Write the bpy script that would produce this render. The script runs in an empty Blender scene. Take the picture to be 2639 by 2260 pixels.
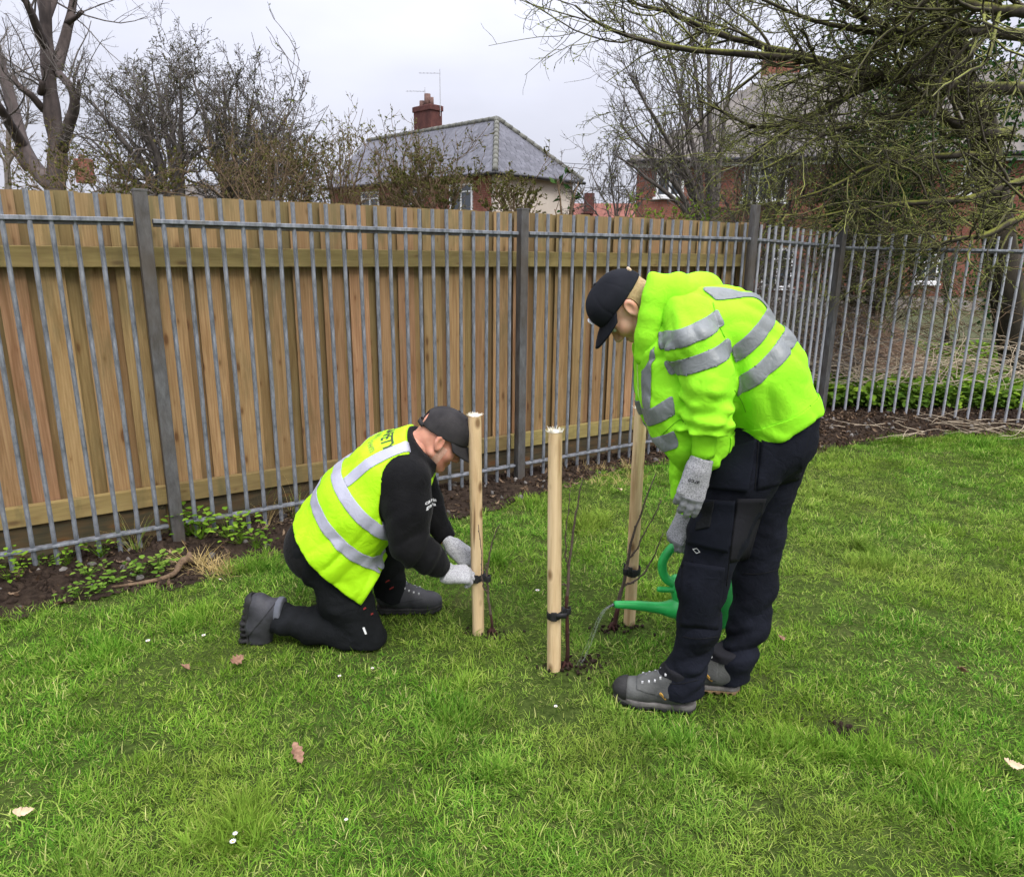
import bpy, bmesh, math, random
import numpy as np
from mathutils import Vector, Matrix, Euler, noise as mnoise
from mathutils.bvhtree import BVHTree

random.seed(7)
rng = np.random.default_rng(11)
scene = bpy.context.scene
COL = scene.collection

# ------------------------------------------------------------------ camera
CAM_H, PITCH, ROLL, FOCAL = 1.65, 0.2530, 0.0113, 1849.2 / 2639.0
cam_data = bpy.data.cameras.new("camera")
cam = bpy.data.objects.new("camera", cam_data)
COL.objects.link(cam)
cam_data.sensor_fit = 'HORIZONTAL'
cam_data.sensor_width = 36.0
cam_data.lens = 36.0 * FOCAL
cam_data.clip_start = 0.05
cam_data.clip_end = 3000.0
cam.matrix_world = (Matrix.Translation((0, 0, CAM_H))
                    @ Matrix.Rotation(math.pi / 2 - PITCH, 4, 'X')
                    @ Matrix.Rotation(ROLL, 4, 'Z'))
scene.camera = cam

# ------------------------------------------------------------------ world: bright overcast
SUN_EL, SUN_AZ = math.radians(52), math.radians(150)   # azimuth clockwise from +y
world = bpy.data.worlds.new("World")
scene.world = world
world.use_nodes = True
wt = world.node_tree
wt.nodes.clear()
w_out = wt.nodes.new('ShaderNodeOutputWorld')
w_bg = wt.nodes.new('ShaderNodeBackground')
w_sky = wt.nodes.new('ShaderNodeTexSky')
w_sky.sky_type = 'NISHITA'
w_sky.sun_disc = False
w_sky.sun_elevation = SUN_EL
w_sky.sun_rotation = SUN_AZ
w_sky.air_density = 1.0
w_sky.dust_density = 4.0
w_tc = wt.nodes.new('ShaderNodeTexCoord')
w_sep = wt.nodes.new('ShaderNodeSeparateXYZ')
wt.links.new(w_tc.outputs['Generated'], w_sep.inputs[0])
w_mr = wt.nodes.new('ShaderNodeMapRange')            # overcast, with the zenith out of view raised to brighten the ground
w_mr.inputs['From Min'].default_value = 0.0
w_mr.inputs['From Max'].default_value = 1.0
w_mr.inputs['To Min'].default_value = 3.75
w_mr.inputs['To Max'].default_value = 17.5
w_cl = wt.nodes.new('ShaderNodeMath'); w_cl.operation = 'MAXIMUM'; w_cl.inputs[1].default_value = 0.0
wt.links.new(w_sep.outputs['Z'], w_cl.inputs[0])
w_pw = wt.nodes.new('ShaderNodeMath'); w_pw.operation = 'POWER'; w_pw.inputs[1].default_value = 1.7
wt.links.new(w_cl.outputs[0], w_pw.inputs[0])
wt.links.new(w_pw.outputs[0], w_mr.inputs['Value'])
w_map = wt.nodes.new('ShaderNodeMapping')
w_map.inputs['Scale'].default_value = (1.0, 1.0, 2.6)
wt.links.new(w_tc.outputs['Generated'], w_map.inputs['Vector'])
w_no = wt.nodes.new('ShaderNodeTexNoise')
w_no.inputs['Scale'].default_value = 2.1
w_no.inputs['Detail'].default_value = 5.0
w_no.inputs['Roughness'].default_value = 0.5
wt.links.new(w_map.outputs[0], w_no.inputs['Vector'])
w_cr = wt.nodes.new('ShaderNodeMapRange')
w_cr.inputs['From Min'].default_value = 0.3
w_cr.inputs['From Max'].default_value = 0.7
w_cr.inputs['To Min'].default_value = 0.86
w_cr.inputs['To Max'].default_value = 1.12
wt.links.new(w_no.outputs['Fac'], w_cr.inputs['Value'])
w_mul = wt.nodes.new('ShaderNodeMath'); w_mul.operation = 'MULTIPLY'
wt.links.new(w_mr.outputs[0], w_mul.inputs[0])
wt.links.new(w_cr.outputs[0], w_mul.inputs[1])
w_vm = wt.nodes.new('ShaderNodeVectorMath'); w_vm.operation = 'SCALE'
w_vm.inputs[0].default_value = (0.945, 0.96, 1.10)
wt.links.new(w_mul.outputs[0], w_vm.inputs['Scale'])
w_mix = wt.nodes.new('ShaderNodeMix'); w_mix.data_type = 'RGBA'
w_mix.inputs['Factor'].default_value = 0.93
wt.links.new(w_sky.outputs[0], w_mix.inputs['A'])
wt.links.new(w_vm.outputs[0], w_mix.inputs['B'])
wt.links.new(w_mix.outputs['Result'], w_bg.inputs['Color'])
w_bg.inputs['Strength'].default_value = 0.10
wt.links.new(w_bg.outputs[0], w_out.inputs[0])

sun_data = bpy.data.lights.new("sun", 'SUN')
sun_data.energy = 1.5
sun_data.angle = math.radians(28)
sun_data.color = (1.0, 0.965, 0.91)
sun = bpy.data.objects.new("sun", sun_data)
COL.objects.link(sun)
_sd = Vector((math.sin(SUN_AZ) * math.cos(SUN_EL), math.cos(SUN_AZ) * math.cos(SUN_EL), math.sin(SUN_EL)))
sun.rotation_euler = _sd.to_track_quat('Z', 'Y').to_euler()

vs = scene.view_settings
vs.view_transform = 'Standard'
vs.look = 'None'
vs.gamma = 1.0
vs.use_curve_mapping = False
vs.exposure = 1.0
scene.cycles.max_bounces = 4
scene.cycles.diffuse_bounces = 2
scene.cycles.glossy_bounces = 2
scene.cycles.adaptive_threshold = 0.03
scene.cycles.transparent_max_bounces = 12
scene.cycles.use_denoising = True

# ------------------------------------------------------------------ survey: photo measure + real depth -> place
_s, _c = math.sin(PITCH), math.cos(PITCH)
_cr, _sr = math.cos(ROLL), math.sin(ROLL)
def _ray(px, py):
    u, v = (px - 1319.5) / 1849.2, (py - 1130.0) / 1849.2
    u, v = u * _cr + v * _sr, -u * _sr + v * _cr
    return np.array([u, _c - v * _s, -_s - v * _c])
def at(px, py, y):
    d = _ray(px, py)
    return np.array([0, 0, CAM_H]) + d * (y / d[1])
def ground_at(px, py, z=0.0):
    d = _ray(px, py)
    return np.array([0, 0, CAM_H]) + d * ((z - CAM_H) / d[2])

# ------------------------------------------------------------------ scene helpers
def link(name, mesh, parent=None, mats=None):
    o = bpy.data.objects.new(name, mesh)
    COL.objects.link(o)
    if mats is not None and mesh is not None:
        for m in (mats if isinstance(mats, (list, tuple)) else [mats]):
            mesh.materials.append(m)
    if parent is not None:
        o.parent = parent
        o.matrix_parent_inverse = parent_inv(parent)
    return o
def wm(o):
    b = Matrix.LocRotScale(o.location, o.rotation_euler, o.scale)
    return b if o.parent is None else wm(o.parent) @ o.matrix_parent_inverse @ b
def parent_inv(p):
    return wm(p).inverted()
def empty(name, loc, label=None, cat=None, group=None):
    o = bpy.data.objects.new(name, None)
    COL.objects.link(o)
    o.empty_display_size = 0.1
    o.location = loc
    tag(o, label, cat, group)
    return o
def tag(o, label=None, cat=None, group=None, kind=None):
    if label: o['label'] = label
    if cat: o['category'] = cat
    if group: o['group'] = group
    if kind: o['kind'] = kind
    return o
def mesh_np(name, V, F, smooth=False):
    """V (n,3), F either (m,k) array or list of lists"""
    me = bpy.data.meshes.new(name)
    V = np.asarray(V, dtype=np.float32)
    if isinstance(F, np.ndarray) and F.ndim == 2:
        k = F.shape[1]; m = len(F)
        me.vertices.add(len(V)); me.vertices.foreach_set('co', V.ravel())
        me.loops.add(m * k); me.loops.foreach_set('vertex_index', F.astype(np.int32).ravel())
        me.polygons.add(m)
        me.polygons.foreach_set('loop_start', np.arange(0, m * k, k, dtype=np.int32))
        me.polygons.foreach_set('loop_total', np.full(m, k, dtype=np.int32))
        me.update(calc_edges=True)
    else:
        me.from_pydata([tuple(map(float, v)) for v in V], [], [tuple(int(i) for i in f) for f in F])
        me.update()
    me.validate()
    if smooth:
        me.polygons.foreach_set('use_smooth', np.ones(len(me.polygons), dtype=bool))
    return me
class MB:
    """collects boxes / prisms / tubes into one mesh"""
    def __init__(s): s.v = []; s.f = []
    def add(s, V, F):
        n = len(s.v); s.v += [tuple(map(float, p)) for p in V]; s.f += [tuple(int(i) + n for i in f) for f in F]; return s
    def box(s, c, d, M=None):
        c = np.array(c, float); h = np.array(d, float) / 2
        V = np.array([[x, y, z] for x in (-1, 1) for y in (-1, 1) for z in (-1, 1)]) * h
        V = (V @ np.array(M).T if M is not None else V) + c
        return s.add(V, [(0, 1, 3, 2), (4, 6, 7, 5), (0, 4, 5, 1), (2, 3, 7, 6), (0, 2, 6, 4), (1, 5, 7, 3)])
    def prism(s, poly, z0, z1):
        n = len(poly)
        V = [(x, y, z0) for x, y in poly] + [(x, y, z1) for x, y in poly]
        F = [tuple(range(n))[::-1], tuple(range(n, 2 * n))] + [(i, (i + 1) % n, n + (i + 1) % n, n + i) for i in range(n)]
        return s.add(V, F)
    def tube(s, pts, rad, k=8, caps=True):
        pts = np.asarray(pts, float); n = len(pts)
        rad = np.full(n, rad) if np.isscalar(rad) else np.asarray(rad, float)
        V, F = tube_arrays(pts[None], rad[None], k)
        F = [tuple(f) for f in F]
        if caps: F += [tuple(range(k))[::-1], tuple(range((n - 1) * k, n * k))]
        return s.add(V, F)
    def mesh(s, name, smooth=False):
        me = mesh_np(name, np.array(s.v), s.f, smooth); return me
    def build(s, name, mat, parent=None, smooth=False, bevel=0):
        o = link(name, s.mesh(name, smooth), parent, mat)
        if bevel:
            b = o.modifiers.new('bevel', 'BEVEL'); b.width = bevel; b.segments = 2; b.limit_method = 'ANGLE'
        return o
def tube_arrays(P, R, k):
    """P (N,n,3) polylines, R (N,n) radii -> V, quads"""
    N, n, _ = P.shape
    T = np.empty_like(P)
    T[:, 1:-1] = P[:, 2:] - P[:, :-2]; T[:, 0] = P[:, 1] - P[:, 0]; T[:, -1] = P[:, -1] - P[:, -2]
    T /= np.linalg.norm(T, axis=2, keepdims=True) + 1e-9
    mean = P[:, -1] - P[:, 0]; mean /= np.linalg.norm(mean, axis=1, keepdims=True) + 1e-9
    ref = np.where(np.abs(mean[:, 2:3]) > 0.8, np.array([[1., 0, 0]]), np.array([[0., 0, 1]]))
    A = np.cross(T, ref[:, None, :]); A /= np.linalg.norm(A, axis=2, keepdims=True) + 1e-9
    B = np.cross(T, A)
    a = np.arange(k) * 2 * math.pi / k
    V = P[:, :, None, :] + R[:, :, None, None] * (np.cos(a)[None, None, :, None] * A[:, :, None, :] + np.sin(a)[None, None, :, None] * B[:, :, None, :])
    idx = np.arange(N * n * k).reshape(N, n, k)
    i0 = idx[:, :-1, :]; i1 = idx[:, 1:, :]
    F = np.stack([i0, np.roll(i0, -1, 2), np.roll(i1, -1, 2), i1], -1).reshape(-1, 4)
    return V.reshape(-1, 3), F
def _hash(ix, iy, iz):
    h = (ix.astype(np.int64) * 374761393 + iy.astype(np.int64) * 668265263 + iz.astype(np.int64) * 2147483647) & 0xffffffff
    h = ((h ^ (h >> 13)) * 1274126177) & 0xffffffff
    return ((h ^ (h >> 16)) & 0xffff).astype(np.float32) / 32767.5 - 1.0
def fnoise(P, s=1.0, seed=0.0):
    """smooth value noise in [-1,1] for numpy arrays (...,3)"""
    Q = np.asarray(P, np.float32) * s * 0.6 + np.float32(seed * 17.31)
    I = np.floor(Q); f = Q - I; f = f * f * (3 - 2 * f); I = I.astype(np.int64)
    x0, y0, z0 = I[..., 0], I[..., 1], I[..., 2]; fx, fy, fz = f[..., 0], f[..., 1], f[..., 2]
    def lx(dy, dz):
        a = _hash(x0, y0 + dy, z0 + dz); return a + (_hash(x0 + 1, y0 + dy, z0 + dz) - a) * fx
    a = lx(0, 0); a = a + (lx(1, 0) - a) * fy
    b = lx(0, 1); b = b + (lx(1, 1) - b) * fy
    return a + (b - a) * fz
def instancer(name, coll, P, rot, scl, idx, kind='stuff', parent=None):
    """one object whose geometry nodes put the meshes of coll at the points P"""
    me = bpy.data.meshes.new(name)
    n = len(P)
    me.vertices.add(n); me.vertices.foreach_set('co', np.asarray(P, np.float32).ravel())
    a = me.attributes.new('rot', 'FLOAT_VECTOR', 'POINT'); a.data.foreach_set('vector', np.asarray(rot, np.float32).ravel())
    a = me.attributes.new('scl', 'FLOAT', 'POINT'); a.data.foreach_set('value', np.asarray(scl, np.float32))
    a = me.attributes.new('idx', 'INT', 'POINT'); a.data.foreach_set('value', np.asarray(idx, np.int32))
    me.update()
    o = link(name, me, parent)
    ng = bpy.data.node_groups.new(name + '_nodes', 'GeometryNodeTree')
    ng.interface.new_socket('Geometry', in_out='INPUT', socket_type='NodeSocketGeometry')
    ng.interface.new_socket('Geometry', in_out='OUTPUT', socket_type='NodeSocketGeometry')
    N = ng.nodes.new
    gi, go = N('NodeGroupInput'), N('NodeGroupOutput')
    ci = N('GeometryNodeCollectionInfo'); ci.inputs['Collection'].default_value = coll
    ci.inputs['Separate Children'].default_value = True; ci.inputs['Reset Children'].default_value = True
    ip = N('GeometryNodeInstanceOnPoints'); ip.inputs['Pick Instance'].default_value = True
    def na(nm, t):
        q = N('GeometryNodeInputNamedAttribute'); q.data_type = t; q.inputs['Name'].default_value = nm
        return next(s for s in q.outputs if s.enabled and s.name == 'Attribute')
    L = ng.links.new
    L(gi.outputs[0], ip.inputs['Points']); L(ci.outputs[0], ip.inputs['Instance'])
    L(na('idx', 'INT'), ip.inputs['Instance Index'])
    L(na('rot', 'FLOAT_VECTOR'), ip.inputs['Rotation'])
    L(na('scl', 'FLOAT'), ip.inputs['Scale'])
    L(ip.outputs[0], go.inputs[0])
    m = o.modifiers.new('scatter', 'NODES'); m.node_group = ng
    if kind: o['kind'] = kind
    return o
def source_collection(name, meshes):
    c = bpy.data.collections.new(name)          # kept out of the scene: only a source of shapes
    for i, me in enumerate(meshes):
        c.objects.link(bpy.data.objects.new('%s_%02d' % (name, i), me))
    return c
# ------------------------------------------------------------------ materials
class NT:
    def __init__(s, name):
        s.m = bpy.data.materials.new(name); s.m.use_nodes = True
        s.t = s.m.node_tree; s.b = s.t.nodes['Principled BSDF']
        s.b.inputs['Specular IOR Level'].default_value = 0.3
    def n(s, typ, **kw):
        q = s.t.nodes.new('ShaderNode' + typ)
        for k, v in kw.items():
            if k in q.inputs: q.inputs[k].default_value = v
            else: setattr(q, k, v)
        return q
    def l(s, a, b): s.t.links.new(a, b); return s
    def coord(s, scale=(1, 1, 1), out='Object', off=None):
        tc = s.n('TexCoord'); mp = s.n('Mapping'); mp.inputs['Scale'].default_value = scale
        s.l(tc.outputs[out], mp.inputs['Vector'])
        if off is not None: s.l(off, mp.inputs['Location'])
        return mp.outputs[0]
    def noise(s, vec, scale, detail=4, rough=0.55, dist=0.0):
        q = s.n('TexNoise', Scale=scale, Detail=detail, Roughness=rough, Distortion=dist)
        if vec is not None: s.l(vec, q.inputs['Vector'])
        return q.outputs['Fac']
    def ramp(s, fac, stops, interp='LINEAR'):
        q = s.n('ValToRGB'); q.color_ramp.interpolation = interp
        e = q.color_ramp.elements
        while len(e) < len(stops): e.new(0.5)
        for k, (p, c) in enumerate(stops):
            e[k].position = p; e[k].color = (*c, 1) if len(c) == 3 else c
        s.l(fac, q.inputs['Fac']); return q.outputs['Color']
    def mr(s, v, a, b, c=0.0, d=1.0):
        q = s.n('MapRange'); q.inputs['From Min'].default_value = a; q.inputs['From Max'].default_value = b
        q.inputs['To Min'].default_value = c; q.inputs['To Max'].default_value = d
        s.l(v, q.inputs['Value']); return q.outputs[0]
    def mix(s, f, a, b, mode='MIX'):
        q = s.n('Mix', data_type='RGBA', blend_type=mode)
        for k, v in (('Factor', f), ('A', a), ('B', b)):
            if hasattr(v, 'links'): s.l(v, q.inputs[k])
            elif k == 'Factor': q.inputs[k].default_value = v
            else: q.inputs[k].default_value = (*v, 1)
        return q.outputs['Result']
    def math(s, op, a, b=None):
        q = s.n('Math', operation=op)
        for i, v in enumerate((a, b)):
            if v is None: continue
            if hasattr(v, 'links'): s.l(v, q.inputs[i])
            else: q.inputs[i].default_value = v
        return q.outputs[0]
    def col(s, c):
        if hasattr(c, 'links'): s.l(c, s.b.inputs['Base Color'])
        else: s.b.inputs['Base Color'].default_value = (*c, 1)
        return s
    def rough(s, r):
        if hasattr(r, 'links'): s.l(r, s.b.inputs['Roughness'])
        else: s.b.inputs['Roughness'].default_value = r
        return s
    def bump(s, h, strength=0.4, dist=0.01):
        q = s.n('Bump', Strength=strength, Distance=dist); s.l(h, q.inputs['Height'])
        s.l(q.outputs[0], s.b.inputs['Normal']); return s
    def rand(s): return s.n('ObjectInfo').outputs['Random']
def simple(name, c1, c2, scale=8, rough=0.8, bump=0.3, bscale=None, bdist=0.005, spec=0.3, detail=5, stretch=(1, 1, 1), var=0.0):
    t = NT(name); v = t.coord(stretch)
    f = t.mr(t.noise(v, scale, detail), 0.3, 0.7)
    c = t.mix(f, c1, c2)
    if var:
        hs = t.n('HueSaturation'); t.l(t.mr(t.rand(), 0, 1, 1 - var, 1 + var), hs.inputs['Value']); t.l(c, hs.inputs['Color']); c = hs.outputs[0]
    t.col(c).rough(rough)
    if bump: t.bump(t.noise(v, bscale or scale * 5, 4), bump, bdist)
    t.b.inputs['Specular IOR Level'].default_value = spec
    return t.m
M = {}
# timber boards: grain along z, knots, green algae towards the top and edges, one tone per board
def timber(name, algae, base=((0.25, 0.145, 0.060), (0.45, 0.295, 0.145)), stretch=(14, 14, 0.9)):
    t = NT(name)
    r = t.rand()
    off = t.n('CombineXYZ'); t.l(t.math('MULTIPLY', r, 37.0), off.inputs[0]); t.l(t.math('MULTIPLY', r, 91.0), off.inputs[2])
    v = t.coord(stretch, 'Object', off.outputs[0])
    g = t.noise(v, 2.2, 6, 0.62, 1.2)
    c = t.mix(t.mr(g, 0.3, 0.72), base[0], base[1])
    ring = t.n('TexWave', Scale=1.6, Distortion=9.0, Detail=3.0); ring.wave_type = 'BANDS'; ring.bands_direction = 'X'; t.l(v, ring.inputs['Vector'])
    c = t.mix(t.math('MULTIPLY', ring.outputs['Fac'], 0.24), c, (0.16, 0.08, 0.03))
    tck = t.n('TexCoord'); spk = t.n('SeparateXYZ'); t.l(tck.outputs['Object'], spk.inputs[0]); cbk = t.n('CombineXYZ')
    kx, kz = (9.5, 3.4) if stretch[2] < 5 else (3.4, 9.5)
    t.l(t.math('ADD', t.math('MULTIPLY', spk.outputs['X'], kx), t.math('MULTIPLY', r, 57.0)), cbk.inputs[0]); t.l(t.math('ADD', t.math('MULTIPLY', spk.outputs['Z'], kz), t.math('MULTIPLY', r, 83.0)), cbk.inputs[1])
    vo = t.n('TexVoronoi', voronoi_dimensions='2D', Scale=1.0, Randomness=1.0); t.l(cbk.outputs[0], vo.inputs['Vector'])
    kw_ = t.math('ADD', vo.outputs['Distance'], t.mr(g, 0.3, 0.7, -0.025, 0.025))
    sc_ = t.n('SeparateColor'); t.l(vo.outputs['Color'], sc_.inputs[0])
    size = t.mr(sc_.outputs[0], 0.45, 1.0, 0.0, 0.12)
    kd = t.math('SUBTRACT', kw_, size)
    c = t.mix(t.mr(kd, 0.0, 0.10, 0.35, 0), c, (0.20, 0.09, 0.03))
    c = t.mix(t.mr(kd, -0.05, 0.02, 0.75, 0), c, (0.10, 0.042, 0.016))
    hs = t.n('HueSaturation'); t.l(t.mr(r, 0, 1, 0.76, 1.22), hs.inputs['Value']); t.l(t.mr(t.noise(off.outputs[0], 3.3, 0), 0.3, 0.7, 0.485, 0.512), hs.inputs['Hue'])
    t.l(c, hs.inputs['Color']); c = hs.outputs[0]
    if algae:
        tc = t.n('TexCoord'); sp = t.n('SeparateXYZ'); t.l(tc.outputs['Object'], sp.inputs[0])
        n2 = t.noise(t.coord((5, 5, 1.1), 'Object', off.outputs[0]), 1.4, 5, 0.65)
        top = t.mr(t.math('ADD', sp.outputs['Z'], t.mr(n2, 0.25, 0.75, -0.42, 0.42)), *algae)
        streak = t.mr(n2, 0.52, 0.72, 0, 0.55)
        a = t.math('MINIMUM', t.math('ADD', t.math('MULTIPLY', top, 0.8), streak), 0.9)
        c = t.mix(a, c, t.mix(t.noise(v, 3.1), (0.075, 0.068, 0.026), (0.19, 0.16, 0.075)))
    t.col(c).rough(0.85).bump(g, 0.35, 0.004)
    return t.m
M['board'] = timber('fence_board_timber', (1.15, 2.0, 0, 0.72))
M['board_shaded'] = timber('recessed_board_shaded', (0.9, 1.9, 0.05, 0.6), ((0.17, 0.105, 0.043), (0.30, 0.20, 0.09)))  # recessed boards: shade put into a darker base colour, plus more algae
M['rail_timber'] = timber('fence_rail_timber', (-5, -4.5, 0, 0.42), ((0.30, 0.22, 0.075), (0.42, 0.32, 0.12)), (0.9, 14, 14))
M['post_timber'] = timber('fence_post_timber', (-1.5, 0.5, 0, 0.9))
M['stake'] = None
t = NT('stake_peeled_wood'); r = t.rand()
off = t.n('CombineXYZ'); t.l(t.math('MULTIPLY', r, 23.0), off.inputs[2])
v = t.coord((16, 16, 1.1), 'Object', off.outputs[0])
g = t.noise(v, 1.8, 6, 0.6, 0.8)
c = t.mix(t.mr(g, 0.32, 0.66), (0.46, 0.30, 0.145), (0.70, 0.53, 0.31))
vo = t.n('TexVoronoi', Scale=1.0); t.l(t.coord((13, 13, 7.5), 'Object', off.outputs[0]), vo.inputs['Vector'])
c = t.mix(t.mr(vo.outputs['Distance'], 0.10, 0.24, 0.85, 0), c, (0.15, 0.075, 0.028))
st = t.noise(t.coord((30, 30, 3), 'Object', off.outputs[0]), 1.0, 4)
c = t.mix(t.mr(st, 0.54, 0.72, 0, 0.65), c, (0.28, 0.155, 0.06))
crk = t.noise(t.coord((46, 46, 1.6), 'Object', off.outputs[0]), 1.0, 3)
c = t.mix(t.mr(crk, 0.66, 0.72, 0, 0.8), c, (0.13, 0.07, 0.03))
t.col(c).rough(0.75).bump(g, 0.35, 0.003); M['stake'] = t.m
M['stake_end'] = simple('stake_sawn_end', (0.72, 0.66, 0.52), (0.86, 0.82, 0.72), 60, 0.9)
# galvanised steel
t = NT('galvanised_steel'); v = t.coord((1, 1, 0.35))
n1 = t.noise(v, 30, 6, 0.7); n2 = t.noise(v, 7, 4)
c = t.mix(t.mr(n1, 0.35, 0.7), (0.10, 0.108, 0.12), (0.30, 0.315, 0.345))
c = t.mix(t.mr(n2, 0.56, 0.74, 0, 0.8), c, (0.14, 0.13, 0.105))
t.col(c).rough(t.mr(n1, 0.3, 0.7, 0.45, 0.75)).bump(n1, 0.25, 0.002); t.b.inputs['Metallic'].default_value = 0.35; M['steel'] = t.m
t = NT('weathered_steel_post'); v = t.coord((1, 1, 0.3))
n1 = t.noise(v, 24, 6, 0.7); n2 = t.noise(v, 5, 4)
c = t.mix(t.mr(n1, 0.35, 0.7), (0.065, 0.062, 0.060), (0.15, 0.15, 0.152))
c = t.mix(t.mr(n2, 0.42, 0.66, 0, 0.85), c, (0.075, 0.058, 0.040))
t.col(c).rough(0.62).bump(n1, 0.25, 0.002); t.b.inputs['Metallic'].default_value = 0.3; M['steel_post'] = t.m
t = NT('pale_galvanised_steel'); v = t.coord((1, 1, 0.35))
n1 = t.noise(v, 30, 6, 0.7)
t.col(t.mix(t.mr(n1, 0.35, 0.7), (0.24, 0.25, 0.275), (0.45, 0.46, 0.49))).rough(0.6).bump(n1, 0.2, 0.002); t.b.inputs['Metallic'].default_value = 0.3; M['steel_pale'] = t.m
M['dark_plank'] = timber('dark_plank_timber', None, ((0.030, 0.026, 0.014), (0.075, 0.062, 0.034)), (0.9, 14, 14))  # plank added to carry the darker tone at the foot of the boards
# soil, thatch, grass
t = NT('lawn_thatch'); v = t.coord(out='Object')
n1 = t.noise(v, 42, 6, 0.7); n2 = t.noise(v, 2.1, 4)
c = t.mix(t.mr(n1, 0.3, 0.7), (0.018, 0.030, 0.007), (0.075, 0.105, 0.025))
c = t.mix(t.mr(n2, 0.55, 0.75, 0, 0.5), c, (0.09, 0.075, 0.04))
t.col(c).rough(1).bump(n1, 0.7, 0.02); t.b.inputs['Specular IOR Level'].default_value = 0.0; M['thatch'] = t.m
t = NT('dark_soil'); v = t.coord(out='Object')
n1 = t.noise(v, 26, 8, 0.72); n2 = t.noise(v, 3.5, 4)
c = t.mix(t.mr(n1, 0.3, 0.72), (0.013, 0.009, 0.007), (0.062, 0.043, 0.031))
c = t.mix(t.mr(n2, 0.5, 0.7, 0, 0.5), c, (0.075, 0.055, 0.035))
t.col(c).rough(0.95).bump(n1, 0.9, 0.03); t.b.inputs['Specular IOR Level'].default_value = 0.08; M['soil'] = t.m
t = NT('garden_earth'); v = t.coord(out='Object')
n1 = t.noise(v, 9, 8, 0.7)
t.col(t.ramp(n1, [(0.3, (0.02, 0.02, 0.01)), (0.5, (0.05, 0.06, 0.02)), (0.7, (0.10, 0.075, 0.045))])).rough(1).bump(n1, 0.6, 0.05); M['earth'] = t.m
def leafy(name, stops, trans=0.25, rough=0.55, attr='tint', patch=None):
    t = NT(name)
    a = t.n('Attribute'); a.attribute_name = attr
    r = t.rand()
    f = t.math('ADD', t.math('MULTIPLY', a.outputs['Fac'], 0.72), t.math('MULTIPLY', r, 0.28))
    c = t.ramp(f, stops)
    if patch:
        oi = t.n('ObjectInfo'); pn = t.noise(oi.outputs['Location'], 1.35, 3, 0.6)
        c = t.mix(t.mr(pn, 0.42, 0.64, 0, patch[1]), c, patch[0], 'MIX')
        pl = t.noise(oi.outputs['Location'], 0.62, 2, 0.5)
        c = t.mix(t.mr(pl, 0.46, 0.66, 0, 0.32), c, (0.32, 0.345, 0.085), 'MIX')
        pv = t.noise(oi.outputs['Location'], 3.7, 2, 0.6)
        hs = t.n('HueSaturation'); t.l(t.mr(pv, 0.3, 0.7, 0.72, 1.25), hs.inputs['Value']); t.l(c, hs.inputs['Color']); c = hs.outputs[0]
    out = t.t.nodes['Material Output']; df = t.n('BsdfDiffuse'); t.l(c, df.inputs['Color']); t.t.nodes.remove(t.b)
    if trans:
        tr = t.n('BsdfTranslucent'); t.l(c, tr.inputs['Color'])
        ms = t.n('MixShader', Fac=trans); t.l(df.outputs[0], ms.inputs[1]); t.l(tr.outputs[0], ms.inputs[2]); t.l(ms.outputs[0], out.inputs['Surface'])
    else: t.l(df.outputs[0], out.inputs['Surface'])
    return t.m
M['grass'] = leafy('grass_blade', [(0.0, (0.022, 0.088, 0.008)), (0.28, (0.072, 0.21, 0.018)), (0.55, (0.165, 0.325, 0.036)), (0.80, (0.34, 0.42, 0.095)), (1.0, (0.58, 0.52, 0.26))], 0.25, 0.5, patch=((0.21, 0.275, 0.032), 0.45))
M['straw'] = leafy('dry_grass', [(0.0, (0.22, 0.17, 0.07)), (0.5, (0.40, 0.30, 0.10)), (1.0, (0.52, 0.40, 0.20))], 0.15, 0.7)
M['weed'] = leafy('weed_leaf', [(0.0, (0.035, 0.085, 0.012)), (0.5, (0.12, 0.22, 0.03)), (1.0, (0.24, 0.34, 0.06))], 0.25, 0.5)
M['litter'] = leafy('dead_leaf_litter', [(0.0, (0.025, 0.016, 0.011)), (0.5, (0.075, 0.048, 0.030)), (1.0, (0.21, 0.15, 0.10))], 0.0, 0.9)
M['bright_leaf'] = leafy('spring_leaf', [(0.0, (0.05, 0.12, 0.012)), (0.5, (0.15, 0.27, 0.025)), (1.0, (0.30, 0.44, 0.05))], 0.3, 0.5)
M['ivy'] = leafy('ivy_leaf', [(0.0, (0.012, 0.035, 0.010)), (0.5, (0.03, 0.075, 0.02)), (1.0, (0.09, 0.16, 0.045))], 0.15, 0.35)
M['olive_leaf'] = leafy('olive_leaf', [(0.0, (0.05, 0.055, 0.016)), (0.5, (0.12, 0.13, 0.033)), (1.0, (0.24, 0.23, 0.06))], 0.25, 0.5)
M['bud'] = leafy('bud', [(0.0, (0.06, 0.06, 0.03)), (0.5, (0.15, 0.18, 0.045)), (1.0, (0.30, 0.36, 0.07))], 0.2, 0.6)
M['petal'] = simple('white_petal', (0.52, 0.52, 0.50), (0.66, 0.64, 0.66), 30, 0.6, 0)
M['oak_leaf'] = simple('brown_oak_leaf', (0.13, 0.065, 0.038), (0.30, 0.175, 0.11), 60, 0.8, 0.4, 90)
M['tan_leaf'] = simple('tan_dead_leaf', (0.42, 0.30, 0.18), (0.62, 0.48, 0.32), 30, 0.8, 0.4, 90)
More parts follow.
